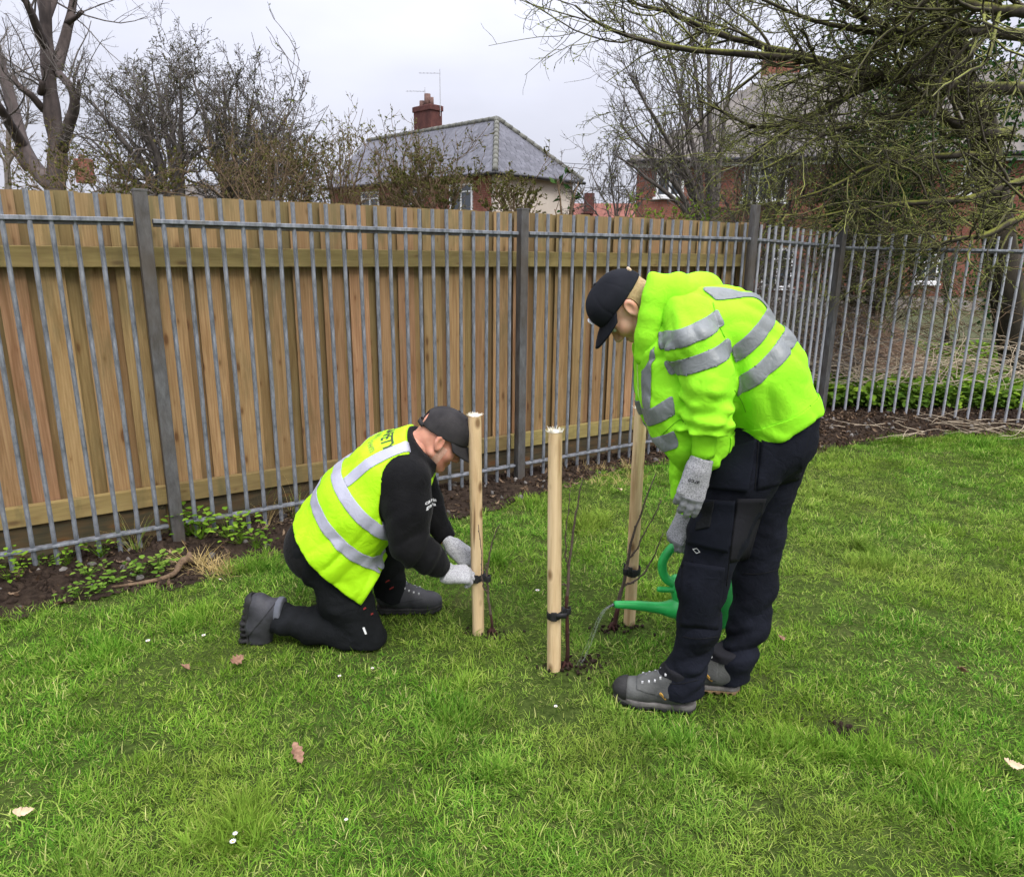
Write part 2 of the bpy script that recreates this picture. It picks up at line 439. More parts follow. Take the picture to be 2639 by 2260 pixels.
# bark
def bark(name, c1, c2, moss=None, mossc=None, scale=9):
    t = NT(name); v = t.coord((1, 1, 0.45)); n1 = t.noise(v, scale, 7, 0.68)
    c = t.mix(t.mr(n1, 0.3, 0.7), c1, c2)
    if moss:
        geo = t.n('NewGeometry'); sp = t.n('SeparateXYZ'); t.l(geo.outputs['Normal'], sp.inputs[0])
        n2 = t.noise(v, 3.3, 5, 0.65)
        f = t.mr(t.math('ADD', t.math('MULTIPLY', sp.outputs['Z'], 0.30), n2), *moss)
        c = t.mix(f, c, t.mix(t.noise(v, 21, 3), *mossc))
    t.col(c).rough(0.9).bump(n1, 0.6, 0.02)
    return t.m
M['bark'] = bark('grey_brown_bark', (0.045, 0.036, 0.032), (0.135, 0.11, 0.10))
M['bark_big'] = bark('bare_tree_bark', (0.035, 0.028, 0.026), (0.125, 0.098, 0.088), scale=5)
M['twig'] = bark('dark_twig_bark', (0.055, 0.048, 0.043), (0.15, 0.13, 0.115), scale=14)
M['twig_pale'] = bark('pale_twig_bark', (0.11, 0.095, 0.08), (0.22, 0.19, 0.16), scale=14)
M['twig_brown'] = bark('brown_twig_bark', (0.085, 0.055, 0.032), (0.19, 0.135, 0.08), scale=14)
M['moss_bark'] = bark('mossy_bark', (0.014, 0.012, 0.009), (0.062, 0.050, 0.036), (0.54, 0.80, 0, 0.9), ((0.085, 0.09, 0.012), (0.24, 0.25, 0.035)), 7)
M['moss_twig'] = bark('lichen_twig', (0.026, 0.022, 0.017), (0.095, 0.080, 0.058), (0.55, 0.78, 0, 0.9), ((0.12, 0.13, 0.025), (0.29, 0.31, 0.065)), 9)
M['sapling'] = bark('sapling_bark', (0.06, 0.042, 0.035), (0.15, 0.11, 0.085), scale=30)
M['sapling_red'] = bark('wet_red_sapling_bark', (0.022, 0.009, 0.008), (0.065, 0.024, 0.018), scale=30)
M['bramble'] = simple('dry_bramble_stem', (0.32, 0.25, 0.17), (0.55, 0.46, 0.34), 20, 0.85, 0)
M['hay'] = simple('dry_reddish_bracken', (0.30, 0.20, 0.14), (0.50, 0.37, 0.27), 20, 0.9, 0)
M['root'] = bark('weathered_root', (0.07, 0.045, 0.026), (0.21, 0.14, 0.085), scale=34)
# houses
t = NT('roof_slate'); r = t.rand(); v = t.coord()
n1 = t.noise(v, 5, 5, 0.7)
c = t.mix(t.mr(n1, 0.3, 0.7), (0.055, 0.055, 0.066), (0.115, 0.115, 0.132))
hs = t.n('HueSaturation'); t.l(t.mr(r, 0, 1, 0.75, 1.3), hs.inputs['Value']); t.l(c, hs.inputs['Color'])
t.col(hs.outputs[0]).rough(0.5); M['slate'] = t.m
M['ridge'] = simple('ridge_tile', (0.085, 0.085, 0.075), (0.17, 0.17, 0.14), 5, 0.8, 0.2)
M['slate_brown'] = simple('lichen_slate', (0.07, 0.064, 0.060), (0.15, 0.132, 0.115), 2.2, 0.8, 0.2, var=0.25)
M['brick'] = simple('red_brick', (0.19, 0.070, 0.048), (0.31, 0.125, 0.085), 3.0, 0.9, 0.3, 40, var=0.2)
M['mortar'] = simple('mortar', (0.22, 0.19, 0.16), (0.30, 0.27, 0.23), 6, 0.95)
M['old_brick'] = simple('sooty_brick', (0.055, 0.022, 0.019), (0.12, 0.045, 0.036), 4.0, 0.9, 0.3, 30)
M['render'] = simple('cream_render', (0.50, 0.44, 0.37), (0.58, 0.52, 0.45), 1.2, 0.9, 0.15, 30)
M['white_paint'] = simple('white_frame', (0.74, 0.74, 0.74), (0.80, 0.80, 0.79), 4, 0.5, 0)
M['black_gutter'] = simple('black_gutter', (0.012, 0.012, 0.014), (0.03, 0.03, 0.032), 8, 0.4, 0)
M['clay'] = simple('chimney_pot', (0.10, 0.055, 0.045), (0.17, 0.10, 0.08), 9, 0.8)
M['red_tile'] = simple('red_roof_tile', (0.15, 0.055, 0.04), (0.23, 0.09, 0.065), 3, 0.85)
M['alu'] = simple('aerial_metal', (0.30, 0.30, 0.31), (0.42, 0.42, 0.43), 10, 0.4, 0)
t = NT('window_glass'); t.col((0.035, 0.045, 0.055)).rough(0.06); t.b.inputs['Specular IOR Level'].default_value = 0.8; M['glass'] = t.m
M['curtain'] = simple('pale_blind', (0.45, 0.46, 0.48), (0.62, 0.63, 0.65), 3, 0.9, 0)
# clothing and gear
def cloth(name, c1, c2, scale=9, weave=420, bump=0.25, rough=0.9, spec=0.15, sheen=0.0, wr=0.35):
    t = NT(name); v = t.coord()
    n1 = t.noise(v, scale, 4); n2 = t.noise(v, weave, 2)
    t.col(t.mix(t.mr(n1, 0.3, 0.7), c1, c2)).rough(rough)
    h = t.math('ADD', t.math('MULTIPLY', t.noise(v, 22, 3, 0.5, 1.5), wr), t.math('MULTIPLY', n2, 0.08))
    t.bump(h, bump, 0.02); t.b.inputs['Specular IOR Level'].default_value = spec
    if sheen: t.b.inputs['Sheen Weight'].default_value = sheen; t.b.inputs['Sheen Roughness'].default_value = 0.4
    return t.m
HV = ((0.27, 0.73, 0.020), (0.31, 0.78, 0.026))
M['hivis_fleece'] = cloth('hivis_fleece', *HV, bump=0.5)
M['hivis_rib'] = cloth('hivis_rib_knit', (0.24, 0.67, 0.016), (0.275, 0.72, 0.020), bump=0.35)
M['hivis_vest'] = cloth('hivis_vest_polyester', (0.34, 0.68, 0.006), (0.39, 0.73, 0.009), rough=0.6, spec=0.25, bump=0.5)
M['tape'] = cloth('reflective_tape', (0.135, 0.150, 0.150), (0.20, 0.215, 0.213), rough=0.42, spec=0.5, bump=0.3, wr=0.7)
M['tape_lilac'] = cloth('reflective_tape_bluish', (0.30, 0.305, 0.37), (0.37, 0.375, 0.44), rough=0.45, spec=0.5, bump=0.25)
M['seam'] = simple('lime_seam', (0.13, 0.40, 0.008), (0.17, 0.46, 0.010), 60, 0.9, 0)
M['seam_dark'] = simple('dark_seam', (0.0012, 0.0014, 0.002), (0.003, 0.0032, 0.004), 60, 0.9, 0)
M['tape_edge'] = simple('tape_stitch', (0.30, 0.52, 0.03), (0.36, 0.6, 0.05), 30, 0.9, 0)
M['zip'] = simple('pale_zip', (0.42, 0.62, 0.12), (0.55, 0.75, 0.2), 90, 0.8, 0)
M['black_cloth'] = cloth('black_sweatshirt', (0.0045, 0.0045, 0.005), (0.010, 0.010, 0.0105), sheen=0.05, bump=0.6, spec=0.1)
M['black_trouser'] = cloth('black_work_trousers', (0.004, 0.0048, 0.0052), (0.010, 0.011, 0.0125), bump=0.7, spec=0.15)
M['navy_trouser'] = cloth('navy_work_trousers', (0.0035, 0.0042, 0.0075), (0.0085, 0.010, 0.0165), bump=0.7, spec=0.15)
M['navy_panel'] = cloth('navy_pocket', (0.003, 0.004, 0.007), (0.006, 0.0075, 0.013), bump=0.35, spec=0.15)
M['stretch_panel'] = cloth('grey_stretch_panel', (0.010, 0.010, 0.012), (0.015, 0.015, 0.018), bump=0.3, spec=0.15)
M['cap_grey'] = cloth('washed_black_cap', (0.018, 0.017, 0.018), (0.040, 0.037, 0.037), scale=14, bump=0.25)
M['cap_navy'] = cloth('black_cap', (0.006, 0.007, 0.010), (0.013, 0.014, 0.018), bump=0.2)
M['glove'] = None
t = NT('grey_knit_glove'); v = t.coord((1, 1, 1)); n1 = t.noise(v, 260, 3, 0.8); n2 = t.noise(v, 30, 3)
c = t.ramp(n1, [(0.36, (0.11, 0.11, 0.115)), (0.48, (0.28, 0.28, 0.29)), (0.62, (0.42, 0.42, 0.43))])
t.col(c).rough(0.95).bump(t.math('ADD', n1, n2), 0.5, 0.004); M['glove'] = t.m
t = NT('pale_knit_glove'); v = t.coord((1, 1, 1)); n1 = t.noise(v, 260, 3, 0.8); n2 = t.noise(v, 30, 3)
c = t.ramp(n1, [(0.36, (0.12, 0.12, 0.13)), (0.47, (0.34, 0.34, 0.35)), (0.62, (0.50, 0.50, 0.51))])
t.col(c).rough(0.95).bump(t.math('ADD', n1, n2), 0.5, 0.004); M['glove_pale'] = t.m
M['glove_palm'] = simple('grey_glove_coating', (0.16, 0.165, 0.175), (0.24, 0.245, 0.255), 40, 0.6, 0.4, 120)
M['skin_pink'] = None
def skin(name, c1, c2, red):
    t = NT(name); v = t.coord()
    n1 = t.noise(v, 26, 5, 0.6); n2 = t.noise(v, 11, 3)
    c = t.mix(t.mr(n1, 0.3, 0.7), c1, c2); c = t.mix(t.mr(n2, 0.45, 0.7, 0, 0.55), c, red)
    t.col(c).rough(0.55).bump(t.noise(v, 160, 3), 0.2, 0.002)
    t.b.inputs['Subsurface Weight'].default_value = 0.12; t.b.inputs['Subsurface Radius'].default_value = (0.02, 0.008, 0.004)
    t.b.inputs['Subsurface Scale'].default_value = 0.3
    return t.m
M['skin_red'] = skin('ruddy_skin', (0.50, 0.22, 0.145), (0.60, 0.30, 0.20), (0.55, 0.165, 0.12))
M['skin_fair'] = skin('fair_skin', (0.56, 0.31, 0.20), (0.66, 0.40, 0.275), (0.60, 0.235, 0.165))
M['hair_fair'] = simple('short_fair_hair', (0.27, 0.18, 0.085), (0.42, 0.30, 0.16), 120, 0.8, 0.5, 300, 0.003, stretch=(1, 1, 1))
M['hair_grey'] = simple('grey_stubble', (0.46, 0.24, 0.165), (0.56, 0.36, 0.27), 200, 0.8, 0.4, 300, 0.002)
M['eye'] = simple('eye_white', (0.6, 0.57, 0.54), (0.66, 0.63, 0.6), 20, 0.2, 0)
M['pupil'] = simple('eye_dark', (0.01, 0.01, 0.01), (0.02, 0.018, 0.015), 20, 0.2, 0)
M['brow'] = simple('eyebrow', (0.14, 0.09, 0.05), (0.22, 0.15, 0.08), 90, 0.9, 0)
M['boot_grey'] = simple('worn_grey_leather', (0.045, 0.046, 0.044), (0.098, 0.100, 0.094), 14, 0.75, 0.35, 160)
M['boot_black'] = simple('worn_black_leather', (0.022, 0.022, 0.025), (0.052, 0.052, 0.058), 14, 0.6, 0.35, 160)
M['rubber'] = simple('black_rubber', (0.010, 0.010, 0.010), (0.028, 0.027, 0.026), 18, 0.7, 0.35, 120)
M['sole_grey'] = simple('grey_midsole', (0.07, 0.065, 0.06), (0.16, 0.15, 0.14), 24, 0.85, 0.3)
M['sole_tan'] = simple('tan_outsole', (0.11, 0.07, 0.035), (0.20, 0.13, 0.07), 24, 0.85, 0.3)
M['lace'] = simple('grey_lace', (0.10, 0.11, 0.115), (0.20, 0.21, 0.215), 60, 0.85, 0)
M['eyelet'] = simple('metal_eyelet', (0.45, 0.45, 0.46), (0.6, 0.6, 0.6), 60, 0.3, 0)
M['boot_tag'] = simple('yellow_tag', (0.52, 0.28, 0.035), (0.60, 0.34, 0.05), 30, 0.6, 0)
M['sock'] = cloth('grey_sock_lining', (0.085, 0.09, 0.105), (0.13, 0.135, 0.155))
M['ink'] = simple('black_print', (0.035, 0.055, 0.02), (0.05, 0.075, 0.025), 60, 0.8, 0)
M['ink_grey'] = simple('grey_print', (0.16, 0.24, 0.04), (0.20, 0.29, 0.05), 60, 0.8, 0)
M['ink_black'] = simple('dark_print', (0.02, 0.02, 0.022), (0.035, 0.035, 0.037), 60, 0.8, 0)
M['thread_white'] = simple('white_embroidery', (0.55, 0.55, 0.55), (0.7, 0.7, 0.7), 90, 0.8, 0)
M['thread_red'] = simple('red_embroidery', (0.20, 0.02, 0.02), (0.30, 0.035, 0.03), 90, 0.8, 0)
t = NT('green_can_plastic'); v = t.coord(); n1 = t.noise(v, 12, 4)
t.col(t.mix(t.mr(n1, 0.3, 0.7), (0.015, 0.31, 0.060), (0.025, 0.40, 0.085))).rough(0.38).bump(t.noise(v, 90, 3), 0.08, 0.003); t.b.inputs['Specular IOR Level'].default_value = 0.5; M['can'] = t.m
t = NT('falling_water'); t.col((0.93, 0.96, 0.97)).rough(0.04); t.b.inputs['Transmission Weight'].default_value = 0.95; t.b.inputs['IOR'].default_value = 1.33; M['water'] = t.m
M['tie'] = simple('black_rubber_tie', (0.010, 0.010, 0.011), (0.024, 0.024, 0.026), 20, 0.55, 0.3, 90)
M['pebble'] = simple('pale_pebble', (0.06, 0.055, 0.05), (0.17, 0.155, 0.14), 20, 0.8, 0.2, var=0.3)
# ------------------------------------------------------------------ ground
FENCE = [np.array(p) for p in ((-3.92, 2.57), (-1.919, 3.863), (0.058, 5.142), (2.071, 6.473), (3.16, 7.2), (5.6, 6.88))]
BED = [(-4.2, 1.9), (-2.75, 2.86), (-2.388, 3.03), (-2.098, 3.17), (-1.64, 3.40), (-1.285, 3.72), (-0.969, 3.98), (-0.483, 4.27), (0.314, 4.94), (0.734, 5.38),
       (1.391, 5.76), (2.0, 5.95), (2.57, 6.06), (3.39, 6.50), (4.231, 6.74), (5.131, 6.75), (7.5, 6.6)]
bx_, by_ = np.array([p[0] for p in BED]), np.array([p[1] for p in BED])
def bed_edge(x, y=None):
    return np.interp(x, bx_, by_)
def lawn_z(x, y):
    x = np.asarray(x, float); y = np.asarray(y, float)
    P = np.stack([x, y, x * 0], -1)
    return 0.010 * fnoise(P, 2.6, 3.0) + 0.005 * fnoise(P, 7.0, 1.0) - 0.005
def soil_z(x, y):
    P = np.stack([np.asarray(x, float), np.asarray(y, float), np.asarray(x, float) * 0], -1)
    into = np.clip((P[..., 1] - bed_edge(P[..., 0])) / 0.35, 0, 1)
    right = np.clip((P[..., 0] - 2.2) / 0.8, 0, 1)
    return (0.004 + into * (0.012 + 0.10 * right) + 0.014 * into * fnoise(P, 9, 2.0) + 0.010 * into * fnoise(P, 24, 5.0) + 0.006 * fnoise(P, 60, 8.0) * into)
def sheet(name, xs, ys, zf, mat, mask=None):
    X, Y = np.meshgrid(xs, ys, indexing='ij'); Z = zf(X, Y)
    idx = np.arange(X.size).reshape(X.shape)
    F = np.stack([idx[:-1, :-1], idx[1:, :-1], idx[1:, 1:], idx[:-1, 1:]], -1).reshape(-1, 4)
    if mask is not None:
        cx = (X[:-1, :-1] + X[1:, 1:]).ravel() / 2; cy = (Y[:-1, :-1] + Y[1:, 1:]).ravel() / 2
        F = F[mask(cx, cy)]
    V = np.stack([X, Y, Z], -1).reshape(-1, 3)
    u, inv = np.unique(F, return_inverse=True)
    return link(name, mesh_np(name, V[u], inv.reshape(F.shape), True), None, mat)
g = sheet('ground', np.array([-600, -60, -12, -6, -4, 0, 4, 6, 12, 60, 600.]), np.array([-300, -12, 0, 8, 14, 60, 900.]), lambda x, y: x * 0 - 0.06, M['earth'])
tag(g, 'dark garden ground reaching away behind the fences', None, None, 'structure')
g = sheet('lawn', np.arange(-6, 8.01, 0.09), np.arange(-0.5, 7.4, 0.09), lawn_z, M['thatch'], lambda x, y: y < bed_edge(x) + 0.25)
tag(g, 'rough green lawn in the foreground', None, None, 'structure')
g = sheet('soil_bed', np.arange(-4.2, 7.5, 0.035), np.arange(1.9, 8.0, 0.035), soil_z, M['soil'],
          lambda x, y: (y > bed_edge(x) - 0.05 + 0.05 * np.sin(x * 9) + 0.03 * np.sin(x * 23)) & (y < np.interp(x, [-3.92, 3.16, 5.6, 8], [2.57 + .55, 7.2 + .35, 7.3, 7.2])))
tag(g, 'strip of dark bare soil along the foot of the fences', None, None, 'structure')
g = sheet('garden_ground', np.arange(1.0, 14, 0.3), np.arange(6.9, 22, 0.3),
          lambda x, y: 0.07 + 0.05 * fnoise(np.stack([x, y, x * 0], -1), 2.0, 4.0), M['earth'], lambda x, y: y > np.interp(x, [-3.92, 3.16, 5.6, 14], [2.57 + .5, 7.2 + .3, 7.25, 7.0]))
tag(g, 'overgrown garden ground beyond the right-hand railing', None, None, 'structure')

# ------------------------------------------------------------------ grass
def tuft(n, spread, L, W, lean, seed, flop=0.5, straw=0.06, mat=None, segs=3):
    r = np.random.default_rng(seed)
    V = []; F = []; T = []
    for i in range(n):
        a = r.uniform(0, 2 * math.pi); d = spread * math.sqrt(r.uniform(0, 1))
        base = np.array([math.cos(a) * d, math.sin(a) * d, -0.012])
        h = a + r.normal(0, 0.9); ll = L * r.uniform(0.5, 1.25); w = W * r.uniform(0.7, 1.3)
        th = min(1.5, abs(r.normal(lean, 0.28))); bend = r.uniform(0.2, 1.0) * flop * 2.2
        side = np.array([-math.sin(h + r.normal(0, .4)), math.cos(h + r.normal(0, .4)), 0])
        p = base.copy(); n0 = len(V)
        tint = min(1, max(0, r.normal(0.47, 0.27)));
        if r.uniform() < straw: tint = r.uniform(0.86, 1.0)
        for k in range(segs + 1):
            q = k / segs; ww = w * (1 - 0.55 * q) if k < segs else w * 0.12
            V += [p - side * ww / 2, p + side * ww / 2]; T += [tint, tint]
            dirv = np.array([math.cos(h) * math.sin(th), math.sin(h) * math.sin(th), math.cos(th)])
            p = p + dirv * ll / segs; th = min(1.75, th + bend / segs)
        for k in range(segs):
            b = n0 + 2 * k; F.append((b, b + 1, b + 3, b + 2))
    me = mesh_np('tuft', np.array(V), np.array(F), True)
    at_ = me.attributes.new('tint', 'FLOAT', 'POINT'); at_.data.foreach_set('value', np.array(T, np.float32))
    me.materials.append(mat or M['grass'])
    return me
tufts = [tuft(26, .050, .044, .0040, .60, 1, .5, .08), tuft(26, .055, .046, .0040, 1.0, 2, .8, .10), tuft(24, .045, .055, .0042, .55, 3, .6), tuft(26, .06, .044, .0038, 1.15, 4, .9, .20),
         tuft(36, .035, .075, .0042, .42, 5, .45, .05), tuft(36, .040, .066, .0042, .6, 6, .7, .12), tuft(22, .06, .038, .0034, .9, 7, .6, .45), tuft(28, .05, .052, .0044, .85, 8, .9, .05)]
gc = source_collection('grass_tuft', tufts)
def lawn_points(n):
    x = rng.uniform(-4.3, 5.8, n); y = rng.uniform(1.3, 6.9, n)
    keep = (np.abs(x) < 0.80 * y + 0.45) & (y < bed_edge(x) + rng.normal(0.0, 0.035, n))
    return x[keep], y[keep]
x, y = lawn_points(105000)
near = np.clip((4.6 - y) / 3.0, 0.45, 1.0)
P2 = np.stack([x, y, x * 0], -1)
thin = fnoise(P2, 3.1, 9.0) + 0.6 * fnoise(P2, 9.0, 2.0)
keep = rng.uniform(0, 1, len(x)) < near * np.clip(1.15 + 0.55 * thin, 0.35, 1.0)
# worn patches: bare earth at the front right, watered feet of the saplings
for (cx, cy, rr) in [(*ground_at(2170, 1880)[:2], 0.065), (*ground_at(1500, 1712)[:2], 0.09), (*ground_at(1560, 1625)[:2], 0.08), (*ground_at(1420, 1840)[:2], 0.06), (*ground_at(2000, 2085)[:2], 0.05), (*ground_at(1990, 2205)[:2], 0.04),
                     (*ground_at(1428, 1722)[:2], 0.045), (*ground_at(1233, 1629)[:2], 0.05), (*ground_at(1622, 1604)[:2], 0.05), (*ground_at(1268, 1632)[:2], 0.05), (*ground_at(860, 1960)[:2], 0.05), (*ground_at(1000, 2035)[:2], 0.045), (*ground_at(330, 1930)[:2], 0.05)]:
    dd = np.hypot((x - cx) / 1.6, y - cy) / rr
    keep &= rng.uniform(0, 1, len(x)) < np.clip(dd - 0.45, 0.03, 1)
x, y, thin = x[keep], y[keep], thin[keep]
P2 = np.stack([x, y, x * 0], -1)
clump = fnoise(P2, 5.3, 21.0) + 0.5 * fnoise(P2, 13.0, 4.0)
idx = np.where(clump > 0.62, rng.integers(4, 6, len(x)), np.where(clump < -0.35, rng.choice([1, 3, 6], len(x)), rng.choice([0, 1, 2, 7, 3], len(x))))
scl = rng.uniform(0.62, 1.08, len(x)) * np.clip(1.0 + 0.22 * clump, 0.7, 1.35) * np.clip(0.92 + (y - 3) * 0.04, .85, 1.1)
rot = np.stack([rng.normal(0, .18, len(x)), rng.normal(0, .18, len(x)), rng.uniform(0, 6.28, len(x))], -1)
o = instancer('grass', gc, np.stack([x, y, lawn_z(x, y)], -1), rot, scl, idx)
tag(o, 'short uneven green and yellowish lawn grass', 'grass')
# straw coloured tussocks by the bed edge
dry = source_collection('dry_tuft', [tuft(60, .05, .12, .0028, .6, 31, .5, .5, M['straw']), tuft(50, .06, .09, .003, .8, 32, .8, .5, M['straw'])])
def tussock(px, py, n, sp, label, coll=dry, sc=1.0):
    c = ground_at(px, py)
    a = rng.normal(0, 1, (n, 2)) * sp
    P = np.stack([c[0] + a[:, 0] * 1.4, c[1] + a[:, 1], np.full(n, 0.005)], -1)
    o = instancer('grass_tussock', coll, P, np.stack([rng.normal(0, .2, n), rng.normal(0, .2, n), rng.uniform(0, 6.28, n)], -1), rng.uniform(.7, 1.2, n) * sc, rng.integers(0, 2, n))
    tag(o, label, 'grass')
tussock(535, 1478, 5, .05, 'yellowed grass tussock beside the twisted brown root')
tussock(1570, 1228, 9, .12, 'straw coloured grass clump in the bed left of the rear stake', sc=.8)
# ------------------------------------------------------------------ steel railing
H_POST, H_TOP, H_BOT = 1.934, 1.785, 0.122
def zrot(d):
    a = math.atan2(d[1], d[0]); return a
pk = MB()
r_ = 0.0118
prof = [(r_ * 1.05 * math.cos(a), r_ * 1.05 * math.sin(a)) for a in [i * math.pi / 4 + math.pi / 8 for i in range(8)]]
pk.prism(prof, -0.06, 1.915)
picket_me = pk.mesh('picket'); picket_me.materials.append(M['steel'])
picket_pale = pk.mesh('picket'); picket_pale.materials.append(M['steel_pale'])
def rail_box(parent, a, b, za, zb, mat, d=(0.034, 0.030), name='rail'):
    v = np.array([b[0] - a[0], b[1] - a[1], zb - za]); L = np.linalg.norm(v)
    o = MB().box((L / 2, 0, 0), (L, d[0], d[1])).build(name, mat, None, bevel=0.003)
    o.rotation_euler = Vector(v).to_track_quat('X', 'Z').to_euler()
    o.location = (a[0], a[1], za)
    o.parent = parent; o.matrix_parent_inverse = parent_inv(parent)
    return o
def post_obj(parent, p, h, w, mat, rot, name='post', rnd=False, cap=True):
    m = MB()
    if rnd: m.prism([(w / 2 * math.cos(i * math.pi / 8), w / 2 * math.sin(i * math.pi / 8)) for i in range(16)], -0.1, h)
    else: m.box((0, 0, h / 2 - 0.05), (w, w, h + 0.1))
    o = m.build(name, mat, parent, bevel=0.004)
    o.location = (p[0], p[1], 0); o.rotation_euler = (0, 0, rot)
    o.matrix_parent_inverse = parent_inv(parent)
    if cap and not rnd:
        c = MB().box((0, 0, h + 0.004), (w * 1.06, w * 1.06, 0.012)).build('post_cap', M['steel_post'], o, bevel=0.002)
        c.location = (p[0], p[1], 0); c.rotation_euler = (0, 0, rot)
    return o
def railing(label, pts, panels, posts, tops, bots, pm=None):
    t = empty('steel_railing', (pts[0][0], pts[0][1], 0), label, 'railing')
    for (i, h, w, rnd) in posts:
        d = pts[min(i + 1, len(pts) - 1)] - pts[max(i - 1, 0)]
        post_obj(t, pts[i], h, w, M['steel_post'], zrot(d), rnd=rnd)
    for i, n in enumerate(panels):
        a, b = pts[i], pts[i + 1]; d = (b - a) / np.linalg.norm(b - a); L = np.linalg.norm(b - a)
        a2, b2 = a + d * 0.045, b - d * 0.045
        za, zb = tops[i]
        rail_box(t, a2, b2, za, zb, M['steel'], (0.042, 0.022))
        rail_box(t, a2, b2, za - 0.020, zb - 0.020, M['steel_post'], (0.012, 0.018), 'rail_web')
        if bots: rail_box(t, a2, b2, bots[i][0], bots[i][1], M['steel'], (0.042, 0.016))
        for k in range(n):
            q = (k + 1) / (n + 1) ; p = a + (b - a) * q
            o = bpy.data.objects.new('picket', pm or picket_me); COL.objects.link(o); o.parent = t
            o.location = (p[0], p[1], za - H_TOP + (zb - za) * q + random.uniform(-.004, .004)); o.rotation_euler = (random.uniform(-.004, .004), random.uniform(-.004, .004), zrot(d) + random.uniform(-.1, .1))
            o.matrix_parent_inverse = parent_inv(t)
    return t
railing('grey galvanised steel railing standing in front of the timber fence', FENCE[0:4], [23, 23, 21], [(1, 1.934, 0.066, False), (2, 1.934, 0.062, False), (3, 2.07, 0.085, True)],
        [(1.772, 1.792), (1.788, 1.780), (1.782, 1.790)], [(H_BOT, H_BOT)] * 3)
railing('short grey railing panel between the round corner post and the bramble tangle', FENCE[3:5], [12], [(1, 1.925, 0.07, False)], [(1.785, 1.745)], None, picket_pale)
railing('long pale grey railing in front of the brambles at the right', FENCE[4:6], [20], [], [(1.735, 1.71)], None, picket_pale)

# ------------------------------------------------------------------ timber fence
dF = (FENCE[2] - FENCE[1]) / np.linalg.norm(FENCE[2] - FENCE[1]); nF = np.array([-dF[1], dF[0]]); angF = zrot(dF)
TF = empty('timber_fence', (FENCE[1][0], FENCE[1][1], 0), 'tall close boarded timber fence with greenish rails behind the steel railing', 'fence')
bm_list = []
for wdt in (0.128, 0.118, 0.135):
    m = MB()
    y0 = 0.0
    # feather-edge profile: thin edge left, thick edge right
    m.add([(0, 0.000, 0), (wdt, -0.000, 0), (wdt, 0.017, 0), (0, 0.007, 0), (0, 0.000, 1.90), (wdt, 0.0, 1.90), (wdt, 0.017, 1.90), (0, 0.007, 1.90)],
          [(0, 3, 2, 1), (4, 5, 6, 7), (0, 1, 5, 4), (1, 2, 6, 5), (2, 3, 7, 6), (3, 0, 4, 7)])
    me = m.mesh('board'); me.materials.append(M['board']); me2 = me.copy(); me2.materials.clear(); me2.materials.append(M['board_shaded']); bm_list.append((wdt, me, me2))
s = -2.2
i = 0
while s < 4.86:
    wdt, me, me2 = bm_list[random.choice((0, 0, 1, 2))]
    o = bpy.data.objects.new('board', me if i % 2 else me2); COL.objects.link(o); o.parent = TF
    lift = (0.0 if i % 2 else 0.026) + random.uniform(-.003, .003)
    p = FENCE[1] + dF * s + nF * (0.20 + lift)
    o.location = (p[0], p[1], 0.03 + random.uniform(-.006, .006)); o.rotation_euler = (random.uniform(-.003, .003), random.uniform(-.003, .003), angF + random.uniform(-.01, .01) + 0.03)
    o.matrix_parent_inverse = parent_inv(TF)
    s += wdt * (random.uniform(0.46, 0.66) if i % 2 == 0 else random.uniform(0.84, 0.92)); i += 1
def timber_rail(sa, sb, z, h):
    a = FENCE[1] + dF * sa + nF * 0.165; b = FENCE[1] + dF * sb + nF * 0.165
    o = rail_box(TF, a, b, z, z, M['rail_timber'], (0.045, h), 'rail')
    return o
for (sa, sb) in ((-2.3, -0.02), (0.0, 2.36), (2.37, 4.83)):
    timber_rail(sa, sb, 1.606, 0.106); timber_rail(sa, sb, 0.258, 0.11)
    rail_box(TF, FENCE[1] + dF * sa + nF * 0.176, FENCE[1] + dF * (sb - .01) + nF * 0.176, 0.09, 0.09, M['dark_plank'], (0.022, 0.21), 'dark_plank')
p = FENCE[1] + dF * 4.86 + nF * 0.18
o = MB().box((0, 0, 0.93), (0.10, 0.10, 1.98)).build('post', M['post_timber'], TF, bevel=0.006)
o.location = (p[0], p[1], 0); o.rotation_euler = (0, 0, angF); o.matrix_parent_inverse = parent_inv(TF)
